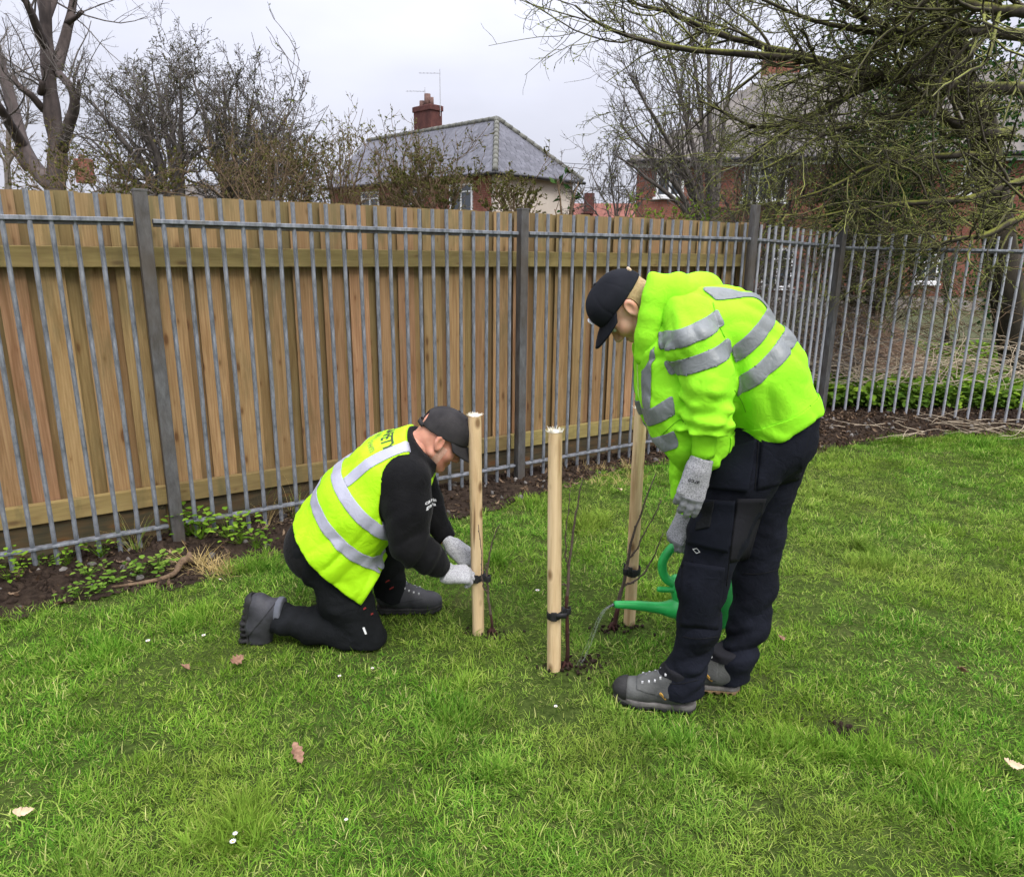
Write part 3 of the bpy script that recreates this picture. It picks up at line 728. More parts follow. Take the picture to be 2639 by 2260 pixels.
# ------------------------------------------------------------------ houses beyond the fence
def on_wall(px, py, p0, nrm):
    d = _ray(px, py); o_ = np.array([0, 0, CAM_H]); nrm = np.asarray(nrm, float)
    return o_ + d * (((np.asarray(p0) - o_) @ nrm) / (d @ nrm))
def quad_obj(name, pts, mat, parent, thick=0.0):
    o = link(name, mesh_np(name, np.array(pts), [tuple(range(len(pts)))]), parent, mat)
    if thick: s_ = o.modifiers.new('thickness', 'SOLIDIFY'); s_.thickness = thick; s_.offset = -1
    return o
def slates(parent, A, B, D, Cc, mat, cw=.30, ch=.21, single=None, name='slate'):
    """courses of slates on the roof face A-B (eave) D-C (top), single = function(centre) -> build as own object"""
    A, B, D, Cc = (np.array(q, float) for q in (A, B, D, Cc))
    e = (B - A) / np.linalg.norm(B - A); nrm = np.cross(e, D - A); nrm /= np.linalg.norm(nrm)
    if nrm[2] < 0: nrm = -nrm
    up = np.cross(nrm, e); up /= np.linalg.norm(up)
    if up[2] < 0: up = -up
    e_r = np.cross(up, nrm)
    H = (D - A) @ up
    base = MB().box((0, -ch * .62, 0), (cw * .975, ch * 1.25, .012)); bme = base.mesh(name); bme.materials.append(mat)
    R0 = np.stack([e_r, up, nrm], 1); tl = math.radians(2.4)
    R = R0 @ np.array(Matrix.Rotation(tl, 3, 'X'))
    stuff = MB(); n1 = 0; cand = []
    rows = int(H / ch) + 1
    for k in range(rows):
        h_ = min((k + 1) * ch, H); t_ = h_ / H
        l0 = (A + (D - A) * t_ - A) @ e; l1 = (B + (Cc - B) * t_ - A) @ e
        x = l0 + (cw / 2 if k % 2 else 0) * .5 + .02
        while x < l1 - .02:
            p = A + e * (x + random.uniform(-.01, .01)) + up * (h_ + random.uniform(-.012, .012)) + nrm * (.012 + random.uniform(0, .006)); cand.append((p, k)); x += cw
    cand.sort(key=lambda q: single(q[0]) if single else 1e9)
    for i, (p, k) in enumerate(cand):
        Rr = R @ np.array(Matrix.Rotation(random.uniform(-.012, .012), 3, 'Z'))
        if single and i < 150 and single(p) < 50:
            o = bpy.data.objects.new(name, bme); COL.objects.link(o); o.parent = parent; o.location = p; o.rotation_euler = Matrix(Rr).to_euler(); o.matrix_parent_inverse = parent_inv(parent)
        else: stuff.box(p - Rr[:, 1] * ch * .62, (cw * .975, ch * 1.25, .012), Rr)
    if stuff.v:
        o = stuff.build(name + 's', mat, parent); o['kind'] = 'stuff'
def bricks(parent, p0, u, L, z0, z1, nrm, holes, mat, name='brickwork'):
    m = MB(); u = np.asarray(u, float); nrm = np.asarray(nrm, float); k = 0; z = z0
    R = np.stack([u, nrm, np.array([0, 0, 1.])], 1)
    while z < z1 - .03:
        s_ = -.112 * (k % 2)
        while s_ < L:
            a, b = max(0, s_), min(L, s_ + .213)
            if b - a > .04 and not any(h[0] < (a + b) / 2 < h[1] and h[2] < z + .03 < h[3] for h in holes):
                m.box(np.asarray(p0) + u * (a + b) / 2 + np.array([0, 0, z + .033]) + nrm * (.006 + random.uniform(-.003, .003)), (b - a, .02, .064), R)
            s_ += .225
        z += .075; k += 1
    o = m.build(name, mat, parent); o['kind'] = 'stuff'; return o
def window(parent, p, u, nrm, w, h, mullions=1, trans=True):
    """p: lower-left corner on the wall"""
    u = np.asarray(u, float); nrm = np.asarray(nrm, float); R = np.stack([u, nrm, np.array([0, 0, 1.])], 1); c_ = np.asarray(p) + u * w / 2 + np.array([0, 0, h / 2])
    fr = MB()
    fr.box(c_ + np.array([0, 0, h / 2 - .04]) + nrm * .02, (w, .09, .08), R); fr.box(c_ - np.array([0, 0, h / 2 - .04]) + nrm * .02, (w, .09, .08), R)
    for s_ in (-1, 1): fr.box(c_ + u * s_ * (w / 2 - .04) + nrm * .018, (.08, .088, h - .16), R)
    for k in range(mullions): fr.box(c_ + u * (w * ((k + 1) / (mullions + 1) - .5)) + nrm * .016, (.085, .08, h - .16), R)
    if trans: fr.box(c_ + np.array([0, 0, h * .22]) + nrm * .013, (w - .17, .07, .06), R)
    o = fr.build('window', M['white_paint'], parent)
    for k in range(mullions + 1):
        ww = w / (mullions + 1)
        MB().box(c_ + u * (w * ((k + .5) / (mullions + 1) - .5)) - nrm * .004, (ww - .06, .02, h - .1), R).build('pane', M['glass'], o)
    MB().box(c_ - np.array([0, 0, h / 2 + .05]) + nrm * .07, (w + .2, .16, .07), R).build('sill', M['white_paint'], o)
    return o
# --- left house: hipped slate roof, cream side wall, brick front, tall chimney
C0 = at(1276, 440, 31.0); ez = C0[2]; uH = np.array([.70, .714, 0]); vH = np.array([-.714, .70, 0]); W1, L1 = 5.7, 13.0
H1 = empty('house', (C0[0], C0[1], 0), 'house with hipped slate roof, red chimney and cream side wall beyond the fence', 'house')
E_ = lambda a, b, z=ez: np.array([C0[0], C0[1], 0]) + uH * a + vH * b + np.array([0, 0, z])
ap = at(1283, 308, 35.05)[2]
ov = .35
quad_obj('side_wall', [E_(ov, ov, -.05), E_(W1 - ov, ov, -.05), E_(W1 - ov, ov, ez - .02), E_(ov, ov, ez - .02)], M['render'], H1, .2)
quad_obj('front_wall', [E_(ov, ov + .21, -.05), E_(ov, L1, -.05), E_(ov, L1, ez - .02), E_(ov, ov + .21, ez - .02)], M['mortar'], H1)
nL = -uH
win = []
for (b, w) in ((1.15, 1.5), (4.6, 1.6), (8.0, 1.5)): win.append((b, b + w, ez - 1.55, ez - .35))
bricks(H1, E_(ov, ov + .22, 0), vH, L1 - .6, 2.6, ez - .05, nL, win, M['brick'])
for (a, b, z0, z1) in win: window(H1, E_(ov, ov + .22 + a, z0), vH, nL, b - a, z1 - z0, 1)
rf = quad_obj('roof', [E_(0, 0, ez - .05), E_(0, L1, ez - .05), E_(W1 / 2, L1, ap - .06), E_(W1 / 2, W1 / 2, ap - .06)], M['slate'], H1)
quad_obj('hip_roof', [E_(0, 0, ez - .05), E_(W1, 0, ez - .05), E_(W1 / 2, W1 / 2, ap - .06)], M['slate'], H1)
quad_obj('rear_roof', [E_(W1, 0, ez - .05), E_(W1, L1, ez - .05), E_(W1 / 2, L1, ap - .06), E_(W1 / 2, W1 / 2, ap - .06)], M['slate'], H1)
slates(rf, E_(0, 0), E_(0, L1), E_(W1 / 2, W1 / 2, ap), E_(W1 / 2, L1, ap), M['slate'], single=lambda p: (p - E_(0, 0)) @ vH)
slates(rf, E_(0, 0), E_(W1, 0), E_(W1 / 2, W1 / 2, ap), E_(W1 / 2, W1 / 2, ap), M['slate'], single=lambda p: 0)
def ridge_line(a, b, n):
    a, b = np.array(a), np.array(b)
    for i in range(n):
        p, q = a + (b - a) * (i / n), a + (b - a) * ((i + .97) / n)
        MB().tube([p, q], [.135, .115], 8).build('ridge_tile', M['ridge'], rf, True)
ridge_line(E_(W1 / 2, W1 / 2, ap + .02), E_(W1 / 2, L1, ap + .02), 22)
ridge_line(E_(.02, .02, ez + .02), E_(W1 / 2, W1 / 2, ap + .04), 12); ridge_line(E_(W1 - .02, .02, ez + .02), E_(W1 / 2, W1 / 2, ap + .04), 12)
for (a, b) in ((E_(-.04, -.04, ez - .09), E_(W1 + .04, -.04, ez - .09)), (E_(-.04, -.04, ez - .09), E_(-.04, L1, ez - .09))):
    MB().tube([a, b], .075, 8).build('gutter', M['black_gutter'], H1, True)
MB().tube([E_(W1 - .2, .02, ez - .1), E_(W1 - .42, .26, ez - .45), E_(W1 - .42, .26, 0)], .045, 8).build('downpipe', M['black_gutter'], H1, True)
chb = at(1103, 330, 39.0)
CH = MB().box((chb[0], chb[1], chb[2] - .1), (1.35, .75, 2.2), np.array(Matrix.Rotation(math.atan2(vH[1], vH[0]), 3, 'Z'))).build('chimney', M['old_brick'], H1, bevel=.02)
Rv = np.array(Matrix.Rotation(math.atan2(vH[1], vH[0]), 3, 'Z'))
MB().box((chb[0], chb[1], chb[2] + .85), (1.46, .84, .25), Rv).build('chimney_cap', M['old_brick'], CH, bevel=.02)
for k, (dx, hh, rr) in enumerate(((-.42, .35, .14), (.0, .62, .16), (.34, .42, .09))):
    p = chb + Rv @ np.array([-dx, 0, 0]); MB().tube([p + (0, 0, .9), p + (0, 0, .95 + hh)], [rr * 1.1, rr], 10).build('chimney_pot', M['clay'], CH, True)
def aerial(p, top, arm, label):
    o = empty('tv_aerial', p, label, 'aerial')
    MB().tube([p, p + (0, 0, top)], .018, 6).build('mast', M['alu'], o)
    q = p + (0, 0, top - .05); MB().tube([q, q + (arm, 0, 0)], .012, 6).build('boom', M['alu'], o)
    for k in range(6):
        t_ = arm * (k + .5) / 6; MB().tube([q + (t_, -.16, .0), q + (t_, .16, .0)], .006, 4).build('element', M['alu'], o)
    MB().tube([q + (.0, 0, -.16), q + (.0, 0, .18)], .014, 5).build('reflector', M['alu'], o)
aerial(at(1135, 300, 38.6), 2.0, -1.05, 'taller pale television aerial on the red chimney')
aerial(at(1096, 292, 39.0), 1.05, -.95, 'shorter television aerial left on the red chimney')
# --- right house: brick, brownish slate hip, white windows
D0 = at(1619, 414, 27.0); ez2 = D0[2]; u2 = np.array([.962, -.273, 0]); v2 = np.array([.273, .962, 0]); n2_ = -v2
H2 = empty('house', (D0[0], D0[1], 0), 'red brick house with white windows behind the mossy tree', 'house')
E2 = lambda a, b, z: np.array([D0[0], D0[1], 0]) + u2 * a + v2 * b + np.array([0, 0, z])
L2 = 17.0; ap2 = at(1949, 200, 30.5)[2]
quad_obj('front_wall', [E2(.3, .3, -.05), E2(L2, .3, -.05), E2(L2, .3, ez2), E2(.3, .3, ez2)], M['mortar'], H2)
quad_obj('side_wall', [E2(.3, .3, -.05), E2(.3, 7, -.05), E2(.3, 7, ez2), E2(.3, .3, ez2)], M['brick'], H2)
holes = []; wins = []
for (xa, ya, xb, yb, mu) in ((1690, 508, 1766, 436, 1), (1912, 520, 2035, 428, 2), (2472, 500, 2560, 418, 1), (2352, 728, 2425, 655, 1), (1960, 740, 2050, 640, 1)):
    a = on_wall(xa, ya, E2(0, .3, 0), n2_); b = on_wall(xb, yb, E2(0, .3, 0), n2_)
    s0, s1 = (a - E2(.3, .3, 0)) @ u2, (b - E2(.3, .3, 0)) @ u2; holes.append((s0, s1, a[2], b[2])); wins.append((s0, a[2], s1 - s0, b[2] - a[2], mu))
bricks(H2, E2(.3, .3, 0), u2, L2 - .4, .4, ez2 - .1, n2_, holes, M['brick'])
for (s0, z0, w, h, mu) in wins: window(H2, E2(.3 + s0, .3, z0), u2, n2_, w, h, mu)
rd = 4.6
rf2 = quad_obj('roof', [E2(0, 0, ez2), E2(L2 + 2, 0, ez2), E2(L2 + 2, rd, ap2), E2(rd, rd, ap2)], M['slate_brown'], H2)
quad_obj('hip_roof', [E2(0, 0, ez2), E2(rd, rd, ap2), E2(0, 2 * rd, ez2)], M['slate_brown'], H2)
slates(rf2, E2(0, 0, ez2 + .03), E2(L2, 0, ez2 + .03), E2(rd, rd, ap2 + .03), E2(L2, rd, ap2 + .03), M['slate_brown'], .34, .27)
MB().tube([E2(-.05, -.08, ez2 - .06), E2(L2, -.08, ez2 - .06)], .08, 8).build('gutter', M['black_gutter'], H2, True)
MB().box(E2(L2 / 2, .14, ez2 - .16), (L2, .05, .16), np.array(Matrix.Rotation(math.atan2(u2[1], u2[0]), 3, 'Z'))).build('fascia', M['white_paint'], H2)
for px in (2590,):
    a = on_wall(px, 500, E2(0, .22, 0), n2_); MB().tube([(a[0], a[1], .0), (a[0], a[1], ez2 - .1)], .05, 8).build('downpipe', M['black_gutter'], H2, True)
c2 = at(2010, 190, 31.5); MB().box((c2[0], c2[1], c2[2] - .6), (1.3, .8, 2.6)).build('chimney', M['brick'], H2, bevel=.02)
# --- more distant roofs
p = at(203, 470, 40.0)
H3 = empty('house', (p[0], p[1], 0), 'distant grey roofed house with a red chimney behind the bare tree', 'house')
MB().add([(p[0] - 4, p[1], p[2] - 2.4), (p[0] + 9, p[1], p[2] - 2.4), (p[0] + 9, p[1] + 4, p[2] + .25), (p[0] - .5, p[1] + 4, p[2] + .25), (p[0] - 4, p[1] + 8, p[2] - 2.4)], [(0, 1, 2, 3), (0, 3, 4)]).build('roof', M['slate_brown'], H3)
MB().box((p[0] + 2.5, p[1] + 4, (p[2] - 2.4) / 2), (12, 7, p[2] - 2.4)).build('wall', M['brick'], H3)
cc = at(216, 425, 43.0); ch3 = MB().box((cc[0], cc[1], cc[2] - .35), (.80, .6, 1.3)).build('chimney', M['brick'], H3, bevel=.03)
MB().tube([(cc[0] - .1, cc[1], cc[2] + .28), (cc[0] - .1, cc[1], cc[2] + .55)], [.15, .12], 8).build('chimney_pot', M['clay'], ch3, True)
p = at(1510, 548, 60.0)
H4 = empty('house', (p[0], p[1], 0), 'far off red tiled roof low between the two houses', 'house')
MB().add([(p[0] - 3.5, p[1], p[2] - 1.2), (p[0] + 5, p[1], p[2] - 1.2), (p[0] + 5, p[1] + 4, p[2] + 1.0), (p[0] - 3, p[1] + 4, p[2] + .9)], [(0, 1, 2, 3)]).build('roof', M['red_tile'], H4)
MB().box((p[0] + .7, p[1] + 2.2, (p[2] - 1.25) / 2), (8.4, 3.9, p[2] - 1.25)).build('wall', M['brick'], H4)
cc = at(1518, 525, 62); MB().box((cc[0], cc[1], cc[2]), (.8, .6, 1.6)).build('chimney', M['old_brick'], H4)
# telephone wires between the houses
for k, (a, b) in enumerate(((at(1440, 420, 34), at(1640, 414, 28)), (at(1445, 477, 34), at(1640, 480, 28)))):
    m_ = (a + b) / 2 - (0, 0, .12); o = MB().tube([a, m_, b], .012, 4).build('telephone_wire', M['black_gutter']); tag(o, ('upper' if k == 0 else 'lower') + ' thin wire strung between the two houses', 'wire')
# ------------------------------------------------------------------ distance-field modelling kit (for people, cloth, the can)
def sdf_mesh(f, lo, hi, h):
    """naive surface nets of the field f(P)->d on the box lo..hi, evaluated only near the surface"""
    lo = np.array(lo, float); hi = np.array(hi, float)
    B = 6
    nb = np.maximum(1, np.ceil((hi - lo) / (h * B)).astype(int))
    n = nb * B + 1
    ca = [lo[i] + (np.arange(nb[i]) + 0.5) * h * B for i in range(3)]
    C = np.stack(np.meshgrid(*ca, indexing='ij'), -1).reshape(-1, 3).astype(np.float32)
    dc = f(C)
    act = np.abs(dc) < h * B * 0.87 * 1.35 + h * 2
    D = np.empty(tuple(n), np.float32)
    sign = np.where(dc < 0, -1.0, 1.0).reshape(tuple(nb))
    D[:-1, :-1, :-1] = np.repeat(np.repeat(np.repeat(sign, B, 0), B, 1), B, 2)
    D[-1] = 1; D[:, -1] = 1; D[:, :, -1] = 1
    ai = np.argwhere(act.reshape(tuple(nb)))
    loc = np.stack(np.meshgrid(*[np.arange(B)] * 3, indexing='ij'), -1).reshape(-1, 3)
    G = (ai[:, None, :] * B + loc[None]).reshape(-1, 3)
    step = 400000
    for k in range(0, len(G), step):
        g_ = G[k:k + step]
        D[g_[:, 0], g_[:, 1], g_[:, 2]] = f((lo + g_ * h).astype(np.float32))
    for ax in range(3):
        sl = [slice(None)] * 3; sl[ax] = 0; D[tuple(sl)] = np.maximum(D[tuple(sl)], h)
    S = D < 0
    cnt = np.zeros(tuple(n - 1), np.int8)
    for a in (0, 1):
        for b in (0, 1):
            for c in (0, 1):
                cnt += S[a:n[0] - 1 + a, b:n[1] - 1 + b, c:n[2] - 1 + c]
    cells = np.argwhere((cnt > 0) & (cnt < 8))
    if len(cells) == 0: return np.zeros((0, 3)), np.zeros((0, 4), int)
    cid = np.full(tuple(n - 1), -1, np.int32); cid[cells[:, 0], cells[:, 1], cells[:, 2]] = np.arange(len(cells))
    acc = np.zeros((len(cells), 3)); num = np.zeros(len(cells))
    corners = [(a, b, c) for a in (0, 1) for b in (0, 1) for c in (0, 1)]
    for i, p in enumerate(corners):
        for q in corners[i + 1:]:
            if sum(abs(p[k] - q[k]) for k in range(3)) != 1: continue
            dp = D[cells[:, 0] + p[0], cells[:, 1] + p[1], cells[:, 2] + p[2]]; dq = D[cells[:, 0] + q[0], cells[:, 1] + q[1], cells[:, 2] + q[2]]
            m = (dp < 0) != (dq < 0); t_ = np.where(m, dp / (dp - dq + 1e-12), 0)
            for k in range(3): acc[:, k] += np.where(m, p[k] + t_ * (q[k] - p[k]), 0)
            num += m
    V = lo + (cells + acc / num[:, None]) * h
    Q = []
    for ax in range(3):
        e0 = [slice(0, n[k] - 1) for k in range(3)]; e1 = list(e0); e1[ax] = slice(1, n[ax])
        a_, b_ = S[tuple(e0)], S[tuple(e1)]
        ed = np.argwhere(a_ != b_)
        o1, o2 = (ax + 1) % 3, (ax + 2) % 3
        ed = ed[(ed[:, o1] > 0) & (ed[:, o2] > 0)]
        def cc(d1, d2):
            g_ = ed.copy(); g_[:, o1] -= d1; g_[:, o2] -= d2; return cid[g_[:, 0], g_[:, 1], g_[:, 2]]
        q = np.stack([cc(1, 1), cc(0, 1), cc(0, 0), cc(1, 0)], -1)
        inside = a_[ed[:, 0], ed[:, 1], ed[:, 2]]
        q[~inside] = q[~inside][:, ::-1]
        Q.append(q)
    Q = np.concatenate(Q); Q = Q[(Q >= 0).all(1)]
    return V, Q
def smin(a, b, k):
    h_ = np.clip(0.5 + 0.5 * (b - a) / k, 0, 1); return b + (a - b) * h_ - k * h_ * (1 - h_)
def smax(a, b, k): return -smin(-a, -b, k)
def cone(P, a, b, ra, rb):
    a = np.asarray(a, np.float32); b = np.asarray(b, np.float32)
    ab = b - a; t_ = np.clip(((P - a) @ ab) / (ab @ ab + 1e-9), 0, 1)
    return np.linalg.norm(P - a - t_[:, None] * ab, axis=1) - (ra + (rb - ra) * t_)
def chain(P, pts, k=0.03):
    """pts: list of (xyz, r)"""
    d = None
    for (a, ra), (b, rb) in zip(pts[:-1], pts[1:]):
        c_ = cone(P, a, b, ra, rb); d = c_ if d is None else (smin(d, c_, k) if k else np.minimum(d, c_))
    return d
def ell(P, c_, r, R=None):
    q = P - np.asarray(c_, np.float32)
    if R is not None: q = q @ np.asarray(R, np.float32)
    r = np.asarray(r, np.float32); k0 = np.linalg.norm(q / r, axis=1); k1 = np.linalg.norm(q / (r * r), axis=1)
    return k0 * (k0 - 1) / (k1 + 1e-9)
def plane(P, p, nrm):
    nrm = np.asarray(nrm, float); nrm = nrm / np.linalg.norm(nrm); return ((P - np.asarray(p)) @ nrm).astype(np.float32)
def sphere(P, c_, r): return np.linalg.norm(P - np.asarray(c_, np.float32), axis=1) - r
def sdf_obj(name, f, lo, hi, h, mat, parent=None, relax=1):
    V, Q = sdf_mesh(f, lo, hi, h)
    for _ in range(relax):                         # one light smoothing pass along the net
        acc = np.zeros_like(V); num = np.zeros(len(V))
        for a, b in ((0, 1), (1, 2), (2, 3), (3, 0)):
            np.add.at(acc, Q[:, a], V[Q[:, b]]); np.add.at(num, Q[:, a], 1)
            np.add.at(acc, Q[:, b], V[Q[:, a]]); np.add.at(num, Q[:, b], 1)
        V = V * 0.5 + 0.5 * acc / np.maximum(num, 1)[:, None]
    return link(name, mesh_np(name, V, Q, True), parent, mat)
def bbox(pts, pad):
    A = np.array([p for p, _ in pts]); r = max(q for _, q in pts)
    return A.min(0) - r - pad, A.max(0) + r + pad
def cut_copy(src, name, planes, mat, parent, off=0.003, thick=0.002, keep=None):
    """a strip of cloth lying on src between planes ((point, normal) kept where (p-point).normal > 0)"""
    bm = bmesh.new(); bm.from_mesh(src.data)
    for p, nrm in planes:
        bmesh.ops.bisect_plane(bm, geom=bm.verts[:] + bm.edges[:] + bm.faces[:], plane_co=Vector(p), plane_no=Vector(nrm), clear_inner=True)
    if keep is not None:
        fs = bm.faces[:]
        if fs:
            C_ = np.array([f.calc_center_median() for f in fs], np.float32); N_ = np.array([f.normal for f in fs], np.float32)
            ok = keep(C_, N_)
            bmesh.ops.delete(bm, geom=[f for f, k in zip(fs, ok) if not k], context='FACES')
    if keep is not None:                                   # even out the trimmed edge
        for _ in range(8):
            mv = {}
            for v in bm.verts:
                be = [e for e in v.link_edges if len(e.link_faces) == 1]
                if len(be) == 2:
                    a_, b_ = be[0].other_vert(v).co, be[1].other_vert(v).co; mv[v] = v.co * .5 + (a_ + b_) * .25
            for v, c_ in mv.items(): v.co = c_
        bm.normal_update()
    # drop crumbs: keep islands above a minimum size
    seen = set(); bm.faces.ensure_lookup_table()
    crumbs = []
    for f in bm.faces:
        if f.index in seen: continue
        isl = [f]; seen.add(f.index); st = [f]
        while st:
            for e in st.pop().edges:
                for g_ in e.link_faces:
                    if g_.index not in seen: seen.add(g_.index); isl.append(g_); st.append(g_)
        if len(isl) < 40: crumbs += isl
    if crumbs: bmesh.ops.delete(bm, geom=crumbs, context='FACES')
    bm.normal_update()
    me = bpy.data.meshes.new(name)
    for v in bm.verts: v.co += v.normal * off
    bm.to_mesh(me); bm.free()
    me.materials.clear()
    me.polygons.foreach_set('use_smooth', np.ones(len(me.polygons), dtype=bool))
    o = link(name, me, parent, mat)
    s_ = o.modifiers.new('thickness', 'SOLIDIFY'); s_.thickness = thick; s_.offset = 1
    return o
def text_on(src, body, name, origin, xdir, updir, size, mat, parent, off=0.002, weight=0.0, shear=0.0):
    """flat lettering laid on the surface of src"""
    cu = bpy.data.curves.new(name, 'FONT'); cu.body = body; cu.size = size; cu.offset = weight; cu.align_x = 'CENTER'; cu.align_y = 'CENTER'; cu.resolution_u = 2; cu.shear = shear
    tmp = bpy.data.objects.new(name + '_tmp', cu); COL.objects.link(tmp)
    dg = bpy.context.evaluated_depsgraph_get(); dg.update()
    me = bpy.data.meshes.new_from_object(tmp.evaluated_get(dg))
    bpy.data.objects.remove(tmp)
    bm = bmesh.new(); bm.from_mesh(me)
    bmesh.ops.triangulate(bm, faces=bm.faces[:])
    for _ in range(2): bmesh.ops.subdivide_edges(bm, edges=[e for e in bm.edges if e.calc_length() > size * 0.12], cuts=1)
    X = Vector(xdir).normalized(); U = Vector(updir); U = (U - X * U.dot(X)).normalized(); Nn = X.cross(U).normalized()
    tr = BVHTree.FromPolygons([v.co.copy() for v in src.data.vertices], [tuple(p.vertices) for p in src.data.polygons])
    O = Vector(origin)
    for v in bm.verts:
        p = O + X * v.co.x + U * v.co.y
        hit = tr.ray_cast(p + Nn * 0.15, -Nn)
        v.co = (hit[0] + Nn * off) if hit[0] is not None else p
    bm.to_mesh(me); bm.free(); me.materials.clear()
    return link(name, me, parent, mat)
def curve(pts, n=24):
    pts = np.array(pts, float); m = len(pts)
    P = np.vstack([2 * pts[0] - pts[1], pts, 2 * pts[-1] - pts[-2]]); out = []
    for t_ in np.linspace(0, m - 1 - 1e-6, n):
        i = int(t_); f = t_ - i; p0, p1, p2, p3 = P[i:i + 4]
        out.append(.5 * ((2 * p1) + (-p0 + p2) * f + (2 * p0 - 5 * p1 + 4 * p2 - p3) * f * f + (-p0 + 3 * p1 - 3 * p2 + p3) * f ** 3))
    return np.array(out)
def leaf_mesh(name, L, W, lobes, mat, curl=.3, seed=0):
    r_ = np.random.default_rng(seed); n = 25; V = []; F = []
    for i in range(n):
        t_ = i / (n - 1); w = W * (math.sin(math.pi * min(1, t_ * 1.05) ** .8) ** .8) * (1 + lobes * math.sin(t_ * 26)) + .0006
        z = curl * L * ((t_ - .5) ** 2) + r_.normal(0, .0012)
        V += [(t_ * L - L / 2, -w, z + .25 * w + r_.normal(0, .0015)), (t_ * L - L / 2, 0, z), (t_ * L - L / 2, w, z + .25 * w + r_.normal(0, .0015))]
    for i in range(n - 1):
        for k in (0, 1): F.append((i * 3 + k, (i + 1) * 3 + k, (i + 1) * 3 + k + 1, i * 3 + k + 1))
    me = mesh_np(name, np.array(V), np.array(F), True); me.materials.append(mat); return me
# ------------------------------------------------------------------ trees and shrubs
def limb(pts, r0, r1, n=14, wig=.0, rs=0):
    Q = curve([at(*p) for p in pts], n); r_ = np.random.default_rng(rs)
    if wig: Q[1:] += np.cumsum(r_.normal(0, wig, (n - 1, 3)), 0) * .5
    return Q, np.linspace(r0, r1, n)
def resamp(L, n):
    P = []; R = []
    for Q, r in L:
        t_ = np.linspace(0, len(Q) - 1, n); P.append(np.stack([np.interp(t_, np.arange(len(Q)), Q[:, k]) for k in range(3)], 1)); R.append(np.interp(t_, np.arange(len(Q)), r))
    return np.array(P), np.array(R)
def spawn(P, R, per, t0=.15, t1=1.0, ang=(.7, .25), ln=(.5, .2), n=5, wig=.25, up=.1, rf=.55, rmin=.0025, rmax=1.0, absolute=False, gr=None, droop=0.0):
    N, k, _ = P.shape; g_ = gr or rng
    idx = np.repeat(np.arange(N), per); m = len(idx)
    t_ = g_.uniform(t0, t1, m) * (k - 1.001); i0 = t_.astype(int); f = (t_ - i0)[:, None]
    base = P[idx, i0] * (1 - f) + P[idx, i0 + 1] * f; rb = R[idx, i0] * (1 - f[:, 0]) + R[idx, i0 + 1] * f[:, 0]
    tan = P[idx, i0 + 1] - P[idx, i0]; tan /= np.linalg.norm(tan, axis=1, keepdims=True) + 1e-9
    rv = g_.normal(0, 1, (m, 3)); pe = rv - (rv * tan).sum(1, keepdims=True) * tan; pe /= np.linalg.norm(pe, axis=1, keepdims=True) + 1e-9
    a = np.abs(g_.normal(ang[0], ang[1], m))[:, None]
    d = tan * np.cos(a) + pe * np.sin(a); d[:, 2] += up; d /= np.linalg.norm(d, axis=1, keepdims=True)
    if absolute: L = np.abs(g_.normal(ln[0], ln[1], m))
    else:
        pl = np.linalg.norm(np.diff(P, axis=1), axis=2).sum(1)[idx]; L = pl * np.clip(g_.normal(ln[0], ln[1], m), .12, 1.4) * (1 - .45 * t_ / (k - 1))
    C = np.empty((m, n, 3)); C[:, 0] = base
    for j in range(1, n):
        d = d + g_.normal(0, wig, (m, 3)) * .6; d[:, 2] += up * .25 - droop; d /= np.linalg.norm(d, axis=1, keepdims=True)
        C[:, j] = C[:, j - 1] + d * (L / (n - 1))[:, None]
    r0 = np.clip(rb * rf, rmin, rmax); r1 = np.maximum(r0 * .35, rmin * .6)
    return C, r0[:, None] + (r1 - r0)[:, None] * np.linspace(0, 1, n)[None]
def tubes_obj(name, levels, mat, parent):
    Vs, Fs, off = [], [], 0
    for (P, R, k) in levels:
        V, F = tube_arrays(P, R, k); Vs.append(V); Fs.append(F + off); off += len(V)
    return link(name, mesh_np(name, np.concatenate(Vs), np.concatenate(Fs), True), parent, mat)
def cards(name, P, size, mat, parent, asp=.55, gr=None, var=.4, fold=True):
    """small pointed leaves with a fold along the middle"""
    g_ = gr or rng; m = len(P)
    d = g_.normal(0, 1, (m, 3)); d /= np.linalg.norm(d, axis=1, keepdims=True); e = np.cross(d, g_.normal(0, 1, (m, 3))); e /= np.linalg.norm(e, axis=1, keepdims=True) + 1e-9
    nn = np.cross(d, e); s_ = (size * g_.uniform(1 - var, 1 + var, m))[:, None]
    V = np.stack([P - d * s_ * .5, P + e * s_ * asp * .5 + nn * s_ * .10, P + d * s_ * .5, P - e * s_ * asp * .5 + nn * s_ * .10], 1).reshape(-1, 3)
    i = np.arange(m)[:, None] * 4; F = np.concatenate([i + [0, 1, 2], i + [0, 2, 3]])
    me = mesh_np(name, V, F); a = me.attributes.new('tint', 'FLOAT', 'POINT'); a.data.foreach_set('value', np.repeat(np.clip(g_.normal(.5, .22, m), 0, 1), 4).astype(np.float32))
    return link(name, me, parent, mat)
def along(P, per, gr=None):
    g_ = gr or rng; N, k, _ = P.shape; idx = np.repeat(np.arange(N), per); t_ = g_.uniform(.1, 1, len(idx)) * (k - 1.001); i0 = t_.astype(int); f = (t_ - i0)[:, None]
    return P[idx, i0] * (1 - f) + P[idx, i0 + 1] * f
